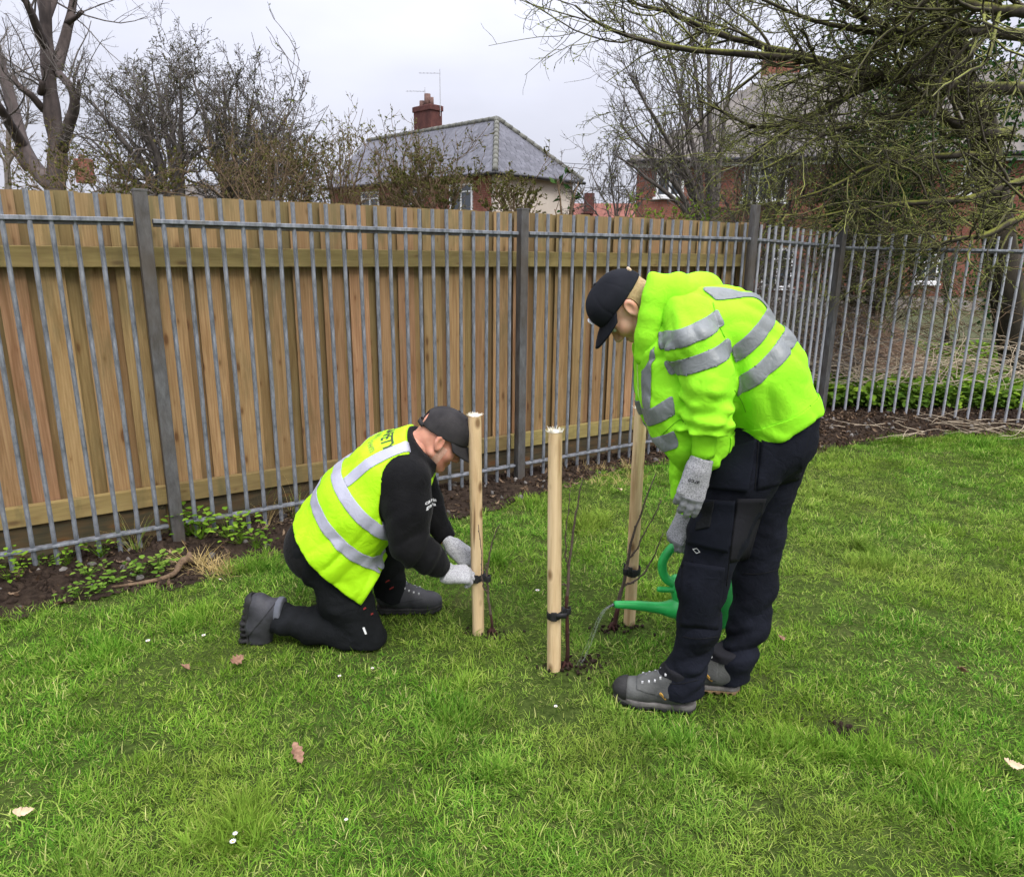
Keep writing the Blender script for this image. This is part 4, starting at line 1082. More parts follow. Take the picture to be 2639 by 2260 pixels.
# --- tall bare tree at the far left
y1 = 11.0
T1 = empty('bare_tree', (at(145, 490, y1)[0], y1, 0), 'tall bare tree with a thick forked trunk at the far left', 'tree')
tr = [limb([(150, 760, y1), (146, 490, y1), (150, 390, y1), (137, 300, y1), (128, 200, y1), (122, 100, y1), (117, 0, y1), (113, -150, y1)], .145, .055, 26, .006, 1)]
m = MB(); Q, r = tr[0]; r = r * (1 + .10 * np.sin(np.arange(26) * 1.3)); m.tube(Q, r, 14); m.build('trunk', M['bark_big'], T1, True)
L1_ = [limb([(146, 485, y1), (95, 440, y1 + .2), (62, 380, y1 + .4), (40, 300, y1 + .6), (15, 200, y1 + .8), (-10, 120, y1 + 1)], .13, .06, 14, .01, 2),
       limb([(60, 380, y1 + .4), (20, 310, y1), (-15, 255, y1 - .3)], .085, .05, 8, .01, 3), limb([(158, 385, y1), (176, 330, y1 - .2), (192, 278, y1 - .3), (187, 234, y1 - .4), (150, 185, y1 - .4)], .09, .045, 12, .008, 4),
       limb([(192, 278, y1 - .3), (202, 240, y1 - .4), (205, 205, y1 - .5)], .05, .02, 8, .008, 5), limb([(140, 190, y1), (158, 120, y1 + .2), (172, 60, y1 + .3), (182, 10, y1 + .4), (205, -60, y1 + .5)], .085, .04, 12, .01, 6),
       limb([(172, 60, y1 + .3), (195, 45, y1 + .2), (214, 30, y1 + .1)], .04, .022, 7, .006, 7), limb([(120, 130, y1), (95, 60, y1 - .3), (70, 10, y1 - .5), (40, -60, y1 - .6)], .07, .03, 10, .01, 8),
       limb([(115, 285, y1), (80, 245, y1 - .2), (48, 222, y1 - .3), (36, 200, y1 - .3)], .055, .028, 9, .008, 9), limb([(70, 440, y1 + .1), (45, 405, y1), (30, 390, y1)], .035, .015, 7, .006, 10),
       limb([(118, 50, y1), (140, 0, y1 + .2), (160, -60, y1 + .3)], .06, .03, 8, .01, 11), limb([(105, 240, y1 - .05), (108, 225, y1 - .15), (109, 208, y1 - .18)], .05, .04, 6, .0, 12), limb([(120, 60, y1), (100, 0, y1 + .3), (88, -50, y1 + .4)], .06, .03, 8, .01, 13)]
m = MB()
for Q, r in L1_: MB().tube(Q, r, 9).build('limb', M['bark_big'], T1, True)
P, R = resamp(L1_, 10); a1 = spawn(P, R, 5, .35, 1, (.7, .25), (.9, .3), 7, .22, .12, .30, .004, .014, True); a2 = spawn(*a1, 4, .2, 1, (.6, .25), (.5, .2), 6, .25, -.03, .6, .003, droop=.03); a3 = spawn(*a2, 3, .2, 1, (.6, .2), (.5, .2), 5, .25, -.05, .7, .0025, droop=.04)
tubes_obj('twigs', [(*a1, 5), (*a2, 3), (*a3, 3)], M['twig'], T1)
# --- wispy pale tree farther back at the left edge
yw = 19.0
T1b = empty('bare_tree', (at(10, 480, yw)[0], yw, 0), 'pale wispy bare tree behind the forked trunk at the left edge', 'tree')
W_ = [limb([(20, 560, yw), (15, 420, yw), (25, 300, yw), (30, 180, yw)], .09, .02, 10, .03, 21), limb([(15, 440, yw), (60, 340, yw), (75, 250, yw)], .05, .015, 9, .03, 22), limb([(15, 400, yw), (-30, 300, yw), (-40, 200, yw)], .05, .015, 9, .03, 23)]
for Q, r in W_: MB().tube(Q, r, 6).build('limb', M['twig_pale'], T1b, True)
P, R = resamp(W_, 9); a1 = spawn(P, R, 14, .2, 1, (.8, .25), (1.3, .4), 7, .18, .12, .35, .008, .02, True); a2 = spawn(*a1, 6, .1, 1, (.6, .2), (.5, .2), 6, .2, -.02, .6, .006); a3 = spawn(*a2, 3, .2, 1, (.5, .2), (.5, .2), 5, .2, -.04, .7, .005)
tubes_obj('twigs', [(*a1, 4), (*a2, 3), (*a3, 3)], M['twig_pale'], T1b)
# --- twiggy shrub / tree builder
def twiggy(name, label, stems, mat, n1, n2, n3, n4=0, lens=((.55, .18), (.5, .2), (.45, .2)), leaf=None, wig=.28, up=.12, trunk_mat=None, seed=0, rm=.0032, cat='tree', group=None):
    g_ = np.random.default_rng(seed)
    b = stems[0][0][0]; o = empty(name, (b[0], b[1], 0), label, cat, group)
    for Q, r in stems: MB().tube(Q, r, 8).build('stem', trunk_mat or mat, o, True)
    P, R = resamp(stems, 12)
    a1 = spawn(P, R, n1, .22, 1, (.75, .28), lens[0], 8, wig, up, .42, rm * 1.7, .02, gr=g_); lv = [(*a1, 4)]
    a2 = spawn(*a1, n2, .15, 1, (.8, .3), lens[1], 6, wig * 1.15, up * .5, .6, rm * 1.2, gr=g_); lv.append((*a2, 3))
    a3 = spawn(*a2, n3, .1, 1, (.8, .3), lens[2], 5, wig * 1.3, up * .3, .7, rm, gr=g_); lv.append((*a3, 3))
    last = a3
    if n4: a4 = spawn(*a3, n4, .1, 1, (.8, .3), (.5, .2), 4, wig * 1.3, 0, .8, rm * .9, gr=g_); lv.append((*a4, 3)); last = a4
    tubes_obj('crown_twigs', lv, mat, o)
    if leaf: cards('leaves', along(np.concatenate([last[0][:, :4]]), leaf[1], g_), leaf[0], leaf[2], o, leaf[3] if len(leaf) > 3 else .5, g_)
    return o
def fan(cx, cy, y, tops, r0, r1, seed, bend=.0, wig=.02):
    """stems from one foot (photo measure cx,cy) to the given tops"""
    return [limb([(cx + (tx - cx) * .04, cy, y), (cx + (tx - cx) * .30 + bend, cy + (ty - cy) * .40, y + dy * .4), (cx + (tx - cx) * .66 + bend * .5, cy + (ty - cy) * .74, y + dy * .75), (tx, ty, y + dy)], r0, r1, 14, wig, seed + i) for i, (tx, ty, dy) in enumerate(tops)]
twiggy('hawthorn', 'large dark leafless hawthorn with a dense tangle of twigs behind the fence',
       fan(470, 640, 9.6, [(215, 350, .2), (250, 280, -.5), (290, 220, .6), (340, 240, -.7), (380, 190, .3), (430, 215, .9), (310, 330, .8), (455, 180, -.4)], .06, .010, 100) +
       fan(600, 640, 9.9, [(500, 180, .3), (560, 200, -.6), (610, 235, .5), (655, 250, -.3), (700, 280, .7), (745, 300, -.5), (690, 350, .2), (790, 340, .4), (560, 310, -.9), (640, 360, -.8)], .055, .010, 130),
       M['twig'], 13, 8, 5, 2, leaf=(.020, 1, M['olive_leaf'], .6), seed=5, wig=.36, rm=.0030, lens=((.42, .14), (.5, .2), (.45, .2)))
twiggy('bare_sapling', 'slim budding shoots rising above the hawthorn\'s right flank', fan(690, 640, 9.0, [(768, 150, 0), (795, 185, .2), (850, 275, .3), (735, 260, -.2)], .011, .003, 160, wig=.006), M['twig'], 4, 2, 2, 0, leaf=(.03, 2, M['bud'], .6), seed=8, rm=.003)
twiggy('shrub', 'reddish brown twiggy shrub low behind the fence under the hawthorn', fan(690, 660, 7.6, [(560, 430, 0), (600, 400, .2), (640, 440, -.3), (690, 410, .3), (740, 420, -.2), (790, 440, 0), (520, 470, .4)], .012, .004, 200, wig=.01), M['twig_brown'], 10, 5, 4, 0, leaf=(.022, 2, M['olive_leaf'], .5), seed=9, rm=.0025, cat='shrub')
twiggy('shrub', 'low green and brown undergrowth behind the fence below the forked trunk', fan(300, 660, 8.4, [(150, 455, 0), (210, 430, .3), (270, 440, -.3), (330, 430, .2), (390, 450, .1), (450, 470, -.2), (90, 480, .3), (20, 470, .5)], .012, .004, 230, wig=.01), M['twig_brown'], 10, 5, 4, 0, leaf=(.03, 3, M['olive_leaf'], .5), seed=10, rm=.0025, cat='shrub')
def leafy_bush(label, cx, y, tops, seed, mat, leafsize=.034, tw=None, n=(12, 6, 5), lp=3):
    return twiggy('shrub', label, fan(cx, 660, y, tops, .020, .005, seed, wig=.012), tw or M['twig_brown'], *n, 0, leaf=(leafsize, lp, mat, .42), seed=seed, rm=.0024, cat='shrub', wig=.24, up=.25)
leafy_bush('dark green leafy shrub in front of the left end of the slate roof', 880, 9.6, [(800, 430, .2), (835, 400, -.3), (870, 360, .2), (905, 390, .3), (945, 370, -.2), (850, 450, -.5), (920, 450, .5)], 300, M['olive_leaf'], .032, n=(9, 5, 4), lp=2)
leafy_bush('olive brown shrub covering the middle of the slate roof', 1030, 8.8, [(960, 440, .2), (1000, 400, -.2), (1045, 380, .3), (1085, 400, 0), (1130, 440, -.3), (1170, 410, .2), (1165, 470, .3), (985, 480, -.4), (1080, 480, -.5)], 330, M['olive_leaf'], .030, n=(9, 5, 4), lp=2)
leafy_bush('straggling brown shrub in front of the house\'s brick front wall', 1130, 8.2, [(1050, 470, 0), (1100, 450, .2), (1150, 480, -.2), (1200, 450, .1), (1010, 490, .2)], 360, M['olive_leaf'], .03)
leafy_bush('yellow green bush hiding the corner of the cream wall', 1330, 8.0, [(1270, 500, 0), (1290, 480, .2), (1325, 490, -.2), (1365, 485, .1), (1385, 510, -.1), (1250, 530, .2)], 390, M['olive_leaf'], .032, n=(9, 5, 4), lp=3)
leafy_bush('few broad leaved stems in front of the cream wall\'s right end', 1455, 7.6, [(1440, 490, 0), (1475, 505, .1), (1490, 480, .1), (1420, 530, 0)], 420, M['ivy'], .10, n=(3, 2, 1), lp=1)
leafy_bush('brown and olive shrub filling the gap left of the slate roof', 770, 9.2, [(690, 450, 0), (740, 420, .3), (780, 400, -.2), (820, 440, .2), (640, 480, .2)], 450, M['olive_leaf'], .034)
# --- twiggy tree in front of the brick house
twiggy('bare_tree', 'slender grey bare tree with upswept twigs in front of the brick house', fan(1835, 640, 10.5, [(1832, -60, 0), (1700, 60, .4), (1620, 190, -.3), (1770, 20, .5), (1600, 330, .2), (1900, 60, .6), (1580, 400, -.4), (1660, 260, -.6)], .05, .008, 500, wig=.02), M['twig'], 13, 6, 5, 0, leaf=(.022, 1, M['bud'], .6), seed=14, rm=.0032, up=.3, wig=.22)
twiggy('shrub', 'bare twiggy bush at the gap between the two houses', fan(1590, 640, 12.5, [(1480, 480, 0), (1520, 430, .4), (1560, 400, -.3), (1600, 430, .3), (1640, 440, 0), (1680, 480, .2)], .02, .006, 530, wig=.02), M['twig'], 10, 5, 5, 0, leaf=(.03, 1, M['olive_leaf'], .5), seed=15, rm=.0035, cat='shrub')
leafy_bush('bright leaved bramble bush above the fence right of the gap', 1700, 8.0, [(1590, 560, 0), (1640, 540, .2), (1690, 550, -.1), (1740, 555, 0), (1790, 550, .1), (1850, 560, .1)], 560, M['bright_leaf'], .04, n=(8, 4, 3), lp=1)
twiggy('shrub', 'dark bare thorny bush screening the lower brick wall above the corner post', fan(1960, 720, 9.2, [(1840, 470, 0), (1890, 420, .3), (1940, 390, -.2), (1990, 400, .2), (2040, 380, -.3), (2080, 430, .2), (1870, 520, -.4), (2010, 470, -.4), (2120, 480, .2)], .024, .006, 580, wig=.02), M['twig'], 11, 6, 5, 0, leaf=(.022, 1, M['bud'], .6), seed=16, rm=.003, cat='shrub', wig=.34)
# --- the mossy spreading tree on the right
ym = 7.9
T5 = empty('mossy_tree', (at(2600, 900, 8.8)[0], 8.8, 0), 'big mossy spreading tree whose low branches fill the upper right', 'tree')
MB().tube(*limb([(2650, 1100, 8.9), (2590, 700, 8.8), (2560, 480, 8.7), (2535, 330, 8.6), (2475, 200, 8.6), (2440, 80, 8.6), (2430, -120, 8.6)], .20, .09, 26, .012, 1), 14).build('trunk', M['moss_bark'], T5, True)
LM = [([(2700, 95, 7.8), (2528, 80, 7.6), (2421, 72, 7.5), (2326, 72, 7.4), (2269, 50, 7.3), (2193, 15, 7.2), (2120, -40, 7.1)], .060, .018),
      ([(2700, 232, 8.2), (2497, 225, 8.0), (2383, 209, 7.9), (2269, 198, 7.8), (2174, 187, 7.8), (2078, 160, 7.7), (1932, 150, 7.6), (1729, 136, 7.5), (1614, 110, 7.4), (1544, 81, 7.3), (1475, 35, 7.2)], .068, .008),
      ([(2600, 345, 8.6), (2510, 345, 8.4), (2459, 325, 8.2), (2410, 285, 8.0), (2380, 250, 7.9)], .075, .03),
      ([(2290, 200, 7.9), (2192, 174, 8.1), (2019, 133, 8.2), (1932, 110, 8.2), (1834, 75, 8.2), (1747, 40, 8.2), (1671, 12, 8.2), (1600, -20, 8.2)], .050, .012),
      ([(2560, 410, 8.6), (2516, 396, 8.3), (2402, 400, 7.9), (2299, 411, 7.6), (2212, 430, 7.4), (2140, 470, 7.2), (2019, 503, 7.0)], .045, .010),
      ([(2680, 450, 8.0), (2560, 490, 7.7), (2482, 515, 7.5), (2343, 521, 7.3), (2192, 538, 7.2), (2080, 560, 7.1)], .050, .010),
      ([(2700, 540, 7.2), (2639, 561, 7.1), (2540, 608, 7.0), (2453, 625, 6.9), (2400, 640, 6.9)], .040, .012),
      ([(2424, 133, 8.3), (2308, 191, 8.0), (2158, 272, 7.7), (2060, 330, 7.5), (1978, 376, 7.3), (1900, 420, 7.2)], .034, .008),
      ([(2500, 130, 8.4), (2400, 20, 8.0), (2330, -40, 7.8), (2250, -90, 7.6)], .06, .03), ([(2320, 205, 8.0), (2200, 240, 8.2), (2080, 300, 8.3), (1960, 330, 8.3), (1880, 300, 8.3), (1800, 260, 8.3)], .034, .010),
      ([(2400, 290, 7.9), (2320, 300, 7.7), (2240, 330, 7.5), (2150, 350, 7.3), (2060, 400, 7.1), (1960, 450, 7.0)], .036, .009), ([(2480, 240, 8.3), (2420, 150, 7.8), (2300, 110, 7.5), (2180, 90, 7.3), (2060, 70, 7.2), (1940, 20, 7.1)], .036, .012),
      ([(2700, 20, 7.0), (2600, 30, 6.9), (2480, 10, 6.8), (2380, -30, 6.8)], .055, .03), ([(2600, 520, 8.6), (2500, 560, 8.2), (2380, 590, 7.9), (2260, 600, 7.7), (2180, 640, 7.6)], .035, .01)]
limbs5 = []
for i, (pts, r0, r1) in enumerate(LM):
    L = limb(pts, r0, r1, 22, .014, 600 + i); limbs5.append(L); MB().tube(L[0], L[1] * (1 + .10 * np.sin(np.arange(22) * 2.1 + i)), 9).build('limb', M['moss_bark'], T5, True)
g5 = np.random.default_rng(77)
P, R = resamp(limbs5, 18)
a1 = spawn(P, R, 24, .06, 1, (.75, .3), (.90, .34), 9, .24, -.01, .45, .0055, .02, True, gr=g5)
a2 = spawn(*a1, 7, .12, 1, (.8, .3), (.42, .18), 7, .32, .02, .6, .0036, gr=g5)
a3 = spawn(*a2, 6, .1, 1, (.9, .3), (.38, .18), 5, .38, 0, .75, .0025, gr=g5)
tubes_obj('branches', [(*a1, 5), (*a2, 4)], M['moss_twig'], T5); tubes_obj('crown_twigs', [(*a3, 3)], M['moss_twig'], T5)
cards('buds', along(a3[0], 2, g5), .017, M['bud'], T5, .7, g5)
# --- ivy covered mass and evergreens behind it
def leaf_mass(name, label, blobs, size, per_m3, mat, seed, cat='shrub', stems=None):
    g_ = np.random.default_rng(seed); c0 = at(*blobs[0][:3]); o = empty(name, (c0[0], c0[1], 0), label, cat)
    Ps = []
    for (px, py, y, rx, rz, ry) in blobs:
        c_ = at(px, py, y); n = int(per_m3 * 4.19 * rx * ry * rz); d = g_.normal(0, 1, (n, 3)); d /= np.linalg.norm(d, axis=1, keepdims=True)
        rr = g_.uniform(.35, 1.05, n)[:, None] ** .5 * (1 + .25 * fnoise(d * 2.0 + c_, 1.6, seed))[:, None]
        Ps.append(c_ + d * rr * np.array([rx, ry, rz]))
    cards('leaves', np.concatenate(Ps), size, mat, o, .8, g_)
    if stems:
        st = [limb(s_, .05, .02, 12, .01, seed) for s_ in stems]
        for Q, r in st: MB().tube(Q, r, 7).build('stem', M['moss_bark'], o, True)
        P, R = resamp(st, 10); b1 = spawn(P, R, 12, .1, 1, (.8, .3), (.6, .2), 6, .3, .1, .5, .005, .02, True, gr=g_); b2 = spawn(*b1, 6, .1, 1, (.8, .3), (.5, .2), 5, .3, 0, .6, .003, gr=g_); tubes_obj('twigs', [(*b1, 4), (*b2, 3)], M['moss_twig'], o)
    return o
leaf_mass('ivy_bush', 'dark ivy smothered trunk under the mossy tree behind the railing', [(2250, 480, 9.6, .55, 1.0, .5), (2230, 640, 9.4, .65, .8, .5), (2280, 330, 9.9, .5, .7, .5), (2330, 560, 9.8, .5, .8, .5), (2180, 560, 9.0, .4, .6, .4), (2360, 420, 9.6, .5, .6, .4)], .055, 1700, M['ivy'], 41, stems=[[(2250, 1000, 9.6), (2250, 600, 9.6), (2280, 250, 9.8)]])
leaf_mass('evergreen_tree', 'dark ivy leaved evergreen high behind the mossy branches', [(2360, 120, 12.5, 1.0, .9, .6), (2480, 260, 12.5, .9, 1.0, .6), (2260, 60, 12.8, .8, .8, .6), (2600, 380, 12.5, .6, 1.1, .6), (2560, 60, 12.2, .9, .8, .6)], .075, 420, M['ivy'], 42, 'tree', stems=[[(2440, 900, 12.6), (2430, 500, 12.6), (2420, 100, 12.5)]])
leaf_mass('shrub', 'shadowed dark green bush at the right edge behind the railing', [(2620, 700, 10.5, .7, .6, .5), (2500, 720, 10.8, .5, .4, .4), (2639, 800, 9.5, .6, .5, .4)], .05, 1500, M['ivy'], 43)
twiggy('shrub', 'tangled lichen grey thicket filling the space under the mossy tree', fan(2230, 1000, 8.9, [(2080, 330, 0), (2140, 250, .3), (2200, 300, -.3), (2260, 230, .2), (2330, 300, .3), (2400, 350, -.2), (2120, 450, -.4), (2300, 450, -.5), (2420, 480, .2), (2040, 480, .3), (2180, 520, -.5)], .028, .006, 640, wig=.03), M['moss_twig'], 9, 5, 4, 0, leaf=(.022, 2, M['bud'], .6), seed=33, rm=.0032, cat='shrub', wig=.36)
# --- brambles, dry heap and ground cover beyond the right railing
def tangle(name, label, n, box, L, r, mat, seed, cat, arch=.6, wig=.25):
    g_ = np.random.default_rng(seed); (x0, x1), (y0, y1_), (z0, z1) = box
    P0 = np.stack([g_.uniform(x0, x1, n), g_.uniform(y0, y1_, n), g_.uniform(z0, z1, n)], 1); k = 9
    a = g_.uniform(0, 6.28, n); d = np.stack([np.cos(a), np.sin(a) * .5, g_.uniform(.1, 1.2, n) * arch], 1); d /= np.linalg.norm(d, axis=1, keepdims=True); ll = g_.uniform(.5, 1.3, n) * L
    C = np.empty((n, k, 3)); C[:, 0] = P0
    for j in range(1, k):
        d = d + g_.normal(0, wig, (n, 3)) * .6; d[:, 2] -= .16 * arch + .02; d /= np.linalg.norm(d, axis=1, keepdims=True); C[:, j] = C[:, j - 1] + d * (ll / (k - 1))[:, None]
    C[:, :, 2] = np.maximum(C[:, :, 2], .05); C[:, :, 1] = np.maximum(C[:, :, 1], y0 - .02)
    R = (r * g_.uniform(.6, 1.4, n))[:, None] * np.linspace(1, .5, k)[None]
    V, F = tube_arrays(C, R, 4); o = link(name, mesh_np(name, V, F, True), None, mat); tag(o, label, cat, None, 'stuff'); return o
tangle('brambles', 'tangle of pale dry bramble stems along the right railing', 330, ((2.3, 6.0), (7.45, 8.6), (.05, .5)), 1.3, .0045, M['bramble'], 51, 'brambles', .8)
tangle('brambles', 'dense dark bramble thicket behind the short railing panel', 520, ((2.1, 4.0), (7.7, 9.2), (.2, 1.6)), 1.3, .005, M['twig_pale'], 52, 'brambles', .8, .35)
tangle('twigs', 'loose dry stems lying on the soil in front of the right railing', 60, ((2.3, 5.2), (6.35, 7.1), (.09, .12)), .45, .003, M['bramble'], 53, 'twigs', .12, .2)
tangle('brambles', 'shadowy bramble stems climbing behind the right railing', 260, ((3.4, 7.0), (8.4, 10.4), (.2, 1.2)), 1.4, .005, M['twig_brown'], 55, 'brambles', .9, .3)
g_ = np.random.default_rng(54); n = 5200
hx, hy = g_.normal(4.25, .62, n), g_.normal(8.75, .30, n); hz = .10 + .95 * np.exp(-((hx - 4.15) / .85) ** 2) * np.exp(-((hy - 8.9) / .6) ** 2) * g_.uniform(.65, 1.05, n)
a = g_.uniform(0, 6.28, n); d = np.stack([np.cos(a), np.sin(a), g_.normal(0, .35, n)], 1); C = np.stack([hx, hy, hz], 1)[:, None, :] + d[:, None, :] * np.linspace(-.16, .16, 5)[None, :, None] + np.stack([np.zeros((n, 5)), np.zeros((n, 5)), -.05 * np.linspace(-1, 1, 5)[None] ** 2 * np.ones((n, 1))], -1)
V, F = tube_arrays(C, np.full((n, 5), .0035), 3); o = link('dry_heap', mesh_np('dry_heap', V, F), None, M['hay']); tag(o, 'reddish brown heap of dead bracken and stems behind the right railing', 'plant heap', None, 'stuff')
sh_ = MB()
cov = []
def broad(seed, mat, n=9, L=.05, h=.10):
    r_ = np.random.default_rng(seed); V = []; F = []; T = []
    for i in range(n):
        a = r_.uniform(0, 6.28); hh = h * r_.uniform(.3, 1); rr = r_.uniform(.0, .09); p = np.array([rr * math.cos(a), rr * math.sin(a), hh]); d = np.array([math.cos(a + r_.normal(0, .5)), math.sin(a + r_.normal(0, .5)), r_.normal(.1, .3)]); d /= np.linalg.norm(d); e = np.cross(d, (0, 0, 1)); e /= np.linalg.norm(e); l = L * r_.uniform(.6, 1.3); b = len(V); up = np.array([0, 0, .12 * l])
        V += [p, p + d * l * .35 + e * l * .42 + up, p + d * l * .75 + e * l * .32 + up, p + d * l, p + d * l * .75 - e * l * .32 + up, p + d * l * .35 - e * l * .42 + up, p + d * l * .5]; F += [(b, b + 1, b + 6), (b + 1, b + 2, b + 6), (b + 2, b + 3, b + 6), (b + 3, b + 4, b + 6), (b + 4, b + 5, b + 6), (b + 5, b, b + 6)]; T += [min(1, max(0, r_.normal(.5, .25)))] * 7
        q = len(V); V += [np.array([0, 0, 0]), np.array([.003, 0, 0]), p]; F.append((q, q + 1, q + 2)); T += [.3] * 3
    me = mesh_np('leaf_plant', np.array(V), np.array(F)); a_ = me.attributes.new('tint', 'FLOAT', 'POINT'); a_.data.foreach_set('value', np.array(T, np.float32)); me.materials.append(mat); return me
cc = source_collection('cover_plant', [broad(i, M['weed'], 12, .05, .15) for i in range(3)] + [broad(9, M['bright_leaf'], 10, .055, .18)])
n = 5200; x = rng.uniform(2.4, 8.0, n); y = 7.4 + 4.2 * rng.uniform(0, 1, n) ** 1.6; kp = fnoise(np.stack([x, y, x * 0], -1), 2.2, 6) > -.75; x, y = x[kp], y[kp]; n = len(x)
o = instancer('ground_cover', cc, np.stack([x, y, np.full(n, .09)], -1), np.stack([rng.normal(0, .25, n), rng.normal(0, .25, n), rng.uniform(0, 6.28, n)], -1), rng.uniform(.7, 1.7, n), rng.integers(0, 4, n)); tag(o, 'green leafy ground cover behind the right railing', 'plants')
# --- weeds along the foot of the fence
wc = [broad(i + 20, M['weed'], 30, .022, .06) for i in range(3)] + [broad(i + 30, M['bright_leaf'], 30, .024, .11) for i in range(2)]
def weed(px, py, k, sc, label, h=0.0):
    p = ground_at(px, py, .02); o = link('weed', wc[k]); o.location = (p[0], p[1], soil_z(np.array([p[0]]), np.array([p[1]]))[0]); o.scale = (sc,) * 3; o.rotation_euler = (0, 0, random.uniform(0, 6.28)); tag(o, label, 'plant', 'weeds along the fence foot')
for (px, py, k, sc, lb) in ((25, 1500, 4, 1.3, 'lobed bright green weed at the left edge of the soil bed'), (55, 1490, 3, .8, 'small pale weed right beside the leftmost lobed weed'), (175, 1455, 3, 1.0, 'yellowish weed under the railing left of the first post'),
                      (125, 1455, 0, .8, 'tiny weed at the railing foot near the left edge'), (260, 1435, 4, .9, 'round leaved weed growing between two pickets left of the post'), (370, 1480, 1, 1.5, 'spreading green weed mat beside the brown root'), (410, 1462, 2, 1.6, 'dark green weed patch in front of the first steel post'),
                      (290, 1490, 2, 1.2, 'pale weed patch on the soil left of the root'), (230, 1480, 0, 1.1, 'low yellow green weed in the middle of the left soil bed'), (490, 1385, 4, 1.5, 'taller bright weed at the right foot of the first post'), (520, 1390, 3, 1.6, 'broad pale green weed clump right of the first post'),
                      (590, 1385, 4, 1.4, 'green weed clump between the post and the kneeling person'), (620, 1400, 3, 1.5, 'pale weed clump nearest the vest hem'), (660, 1412, 3, 1.2, 'last weed clump before the kneeling person\'s back'), (480, 1330, 4, .9, 'small sprig above the rail right of the post'),
                      (250, 1520, 0, 1.2, 'weed at the lawn edge below the root'), (200, 1530, 1, 1.0, 'weed at the lawn edge left of the root tip')):
    weed(px, py, k, sc, lb)
tg_ = source_collection('wild_tuft', [tuft(26, .02, .22, .003, .35, 41, .5, .5, M['grass']), tuft(26, .03, .26, .0026, .5, 42, .7, .7, M['straw'])])
tussock(370, 1425, 2, .02, 'tall thin grass growing through the railing left of the first post', tg_)
tussock(690, 1330, 9, .10, 'dry tangled grass at the railing behind the vest', tg_, 1.0)
tussock(1575, 1165, 4, .05, 'tall grass at the railing foot left of the rear stake', tg_, .7)
tussock(2280, 1120, 5, .05, 'mossy green grass hump on the soil in front of the right railing', source_collection('moss_tuft', [tuft(70, .05, .05, .003, .6, 51, .5, .1), tuft(70, .06, .06, .003, .7, 52, .5, .2)]), 1.3)
# crumbled earth at the feet of the stakes and saplings
def crumbs_at():
    Ps = []
    for (px, py, n_) in ((1428, 1722, 16), (1460, 1718, 30), (1505, 1708, 40), (1233, 1630, 16), (1268, 1632, 16), (1622, 1605, 16), (1578, 1620, 36), (2170, 1880, 50)):
        c_ = ground_at(px, py); a_ = rng.normal(0, 1, (n_, 2)) * np.array([.06, .035]); Ps.append(np.stack([c_[0] + a_[:, 0], c_[1] + a_[:, 1], np.full(n_, .004)], 1))
    return np.concatenate(Ps)
CR = crumbs_at()
# litter on the soil
fl = []
for i in range(4):
    me = leaf_mesh('litter_flake', .03 + .008 * i, .008, .1, M['litter'], 1.0, 60 + i); a_ = me.attributes.new('tint', 'FLOAT', 'POINT'); a_.data.foreach_set('value', np.full(len(me.vertices), .15 + .25 * i, np.float32)); fl.append(me)
lc = source_collection('litter_flake', fl)
n = 9000; x = rng.uniform(-4, 6, n); y = bed_edge(x) + rng.uniform(-.08, 1.0, n); kp = (np.abs(x) < .8 * y + .4) & (rng.uniform(0, 1, n) < .22 + .5 * (x > .2)); x, y = x[kp], y[kp]; n = len(x)
o = instancer('leaf_litter', lc, np.stack([x, y, soil_z(x, y) + .006], -1), np.stack([rng.normal(0, .5, n), rng.normal(0, .5, n), rng.uniform(0, 6.28, n)], -1), rng.uniform(.5, 1.3, n), rng.integers(0, 4, n)); tag(o, 'scattered dead leaves and chips on the soil bed', 'litter')
pb = []
for i in range(3):
    bm = bmesh.new(); bmesh.ops.create_icosphere(bm, subdivisions=2, radius=.012)
    for v in bm.verts: v.co = v.co * (1 + .25 * mnoise.noise(v.co * 90 + Vector((i * 7, 0, 0)))); v.co.z *= .6
    me = bpy.data.meshes.new('clod'); bm.to_mesh(me); bm.free(); me.materials.append(M['soil'] if i else M['pebble']); pb.append(me)
n = 4200; x = rng.uniform(-4, 6, n); y = bed_edge(x) + rng.uniform(-.03, .8, n); kp = np.abs(x) < .8 * y + .4; x, y = x[kp], y[kp]; n = len(x)
cl_ = source_collection('clod', pb)
oc = instancer('soil_crumbs', cl_, CR, rng.uniform(0, 6.28, (len(CR), 3)), rng.uniform(.25, .8, len(CR)), rng.integers(1, 3, len(CR))); tag(oc, 'crumbs of dark earth at the feet of the stakes and saplings', 'soil')
o = instancer('soil_clods', cl_, np.stack([x, y, soil_z(x, y) + .002], -1), rng.uniform(0, 6.28, (n, 3)), rng.uniform(.25, 1.7, n) ** 1.5, rng.choice([0, 1, 1, 1, 1, 1, 1, 2, 2, 2, 2, 2, 2, 2], n)); tag(o, 'lumps of earth and small stones on the soil bed', 'soil')
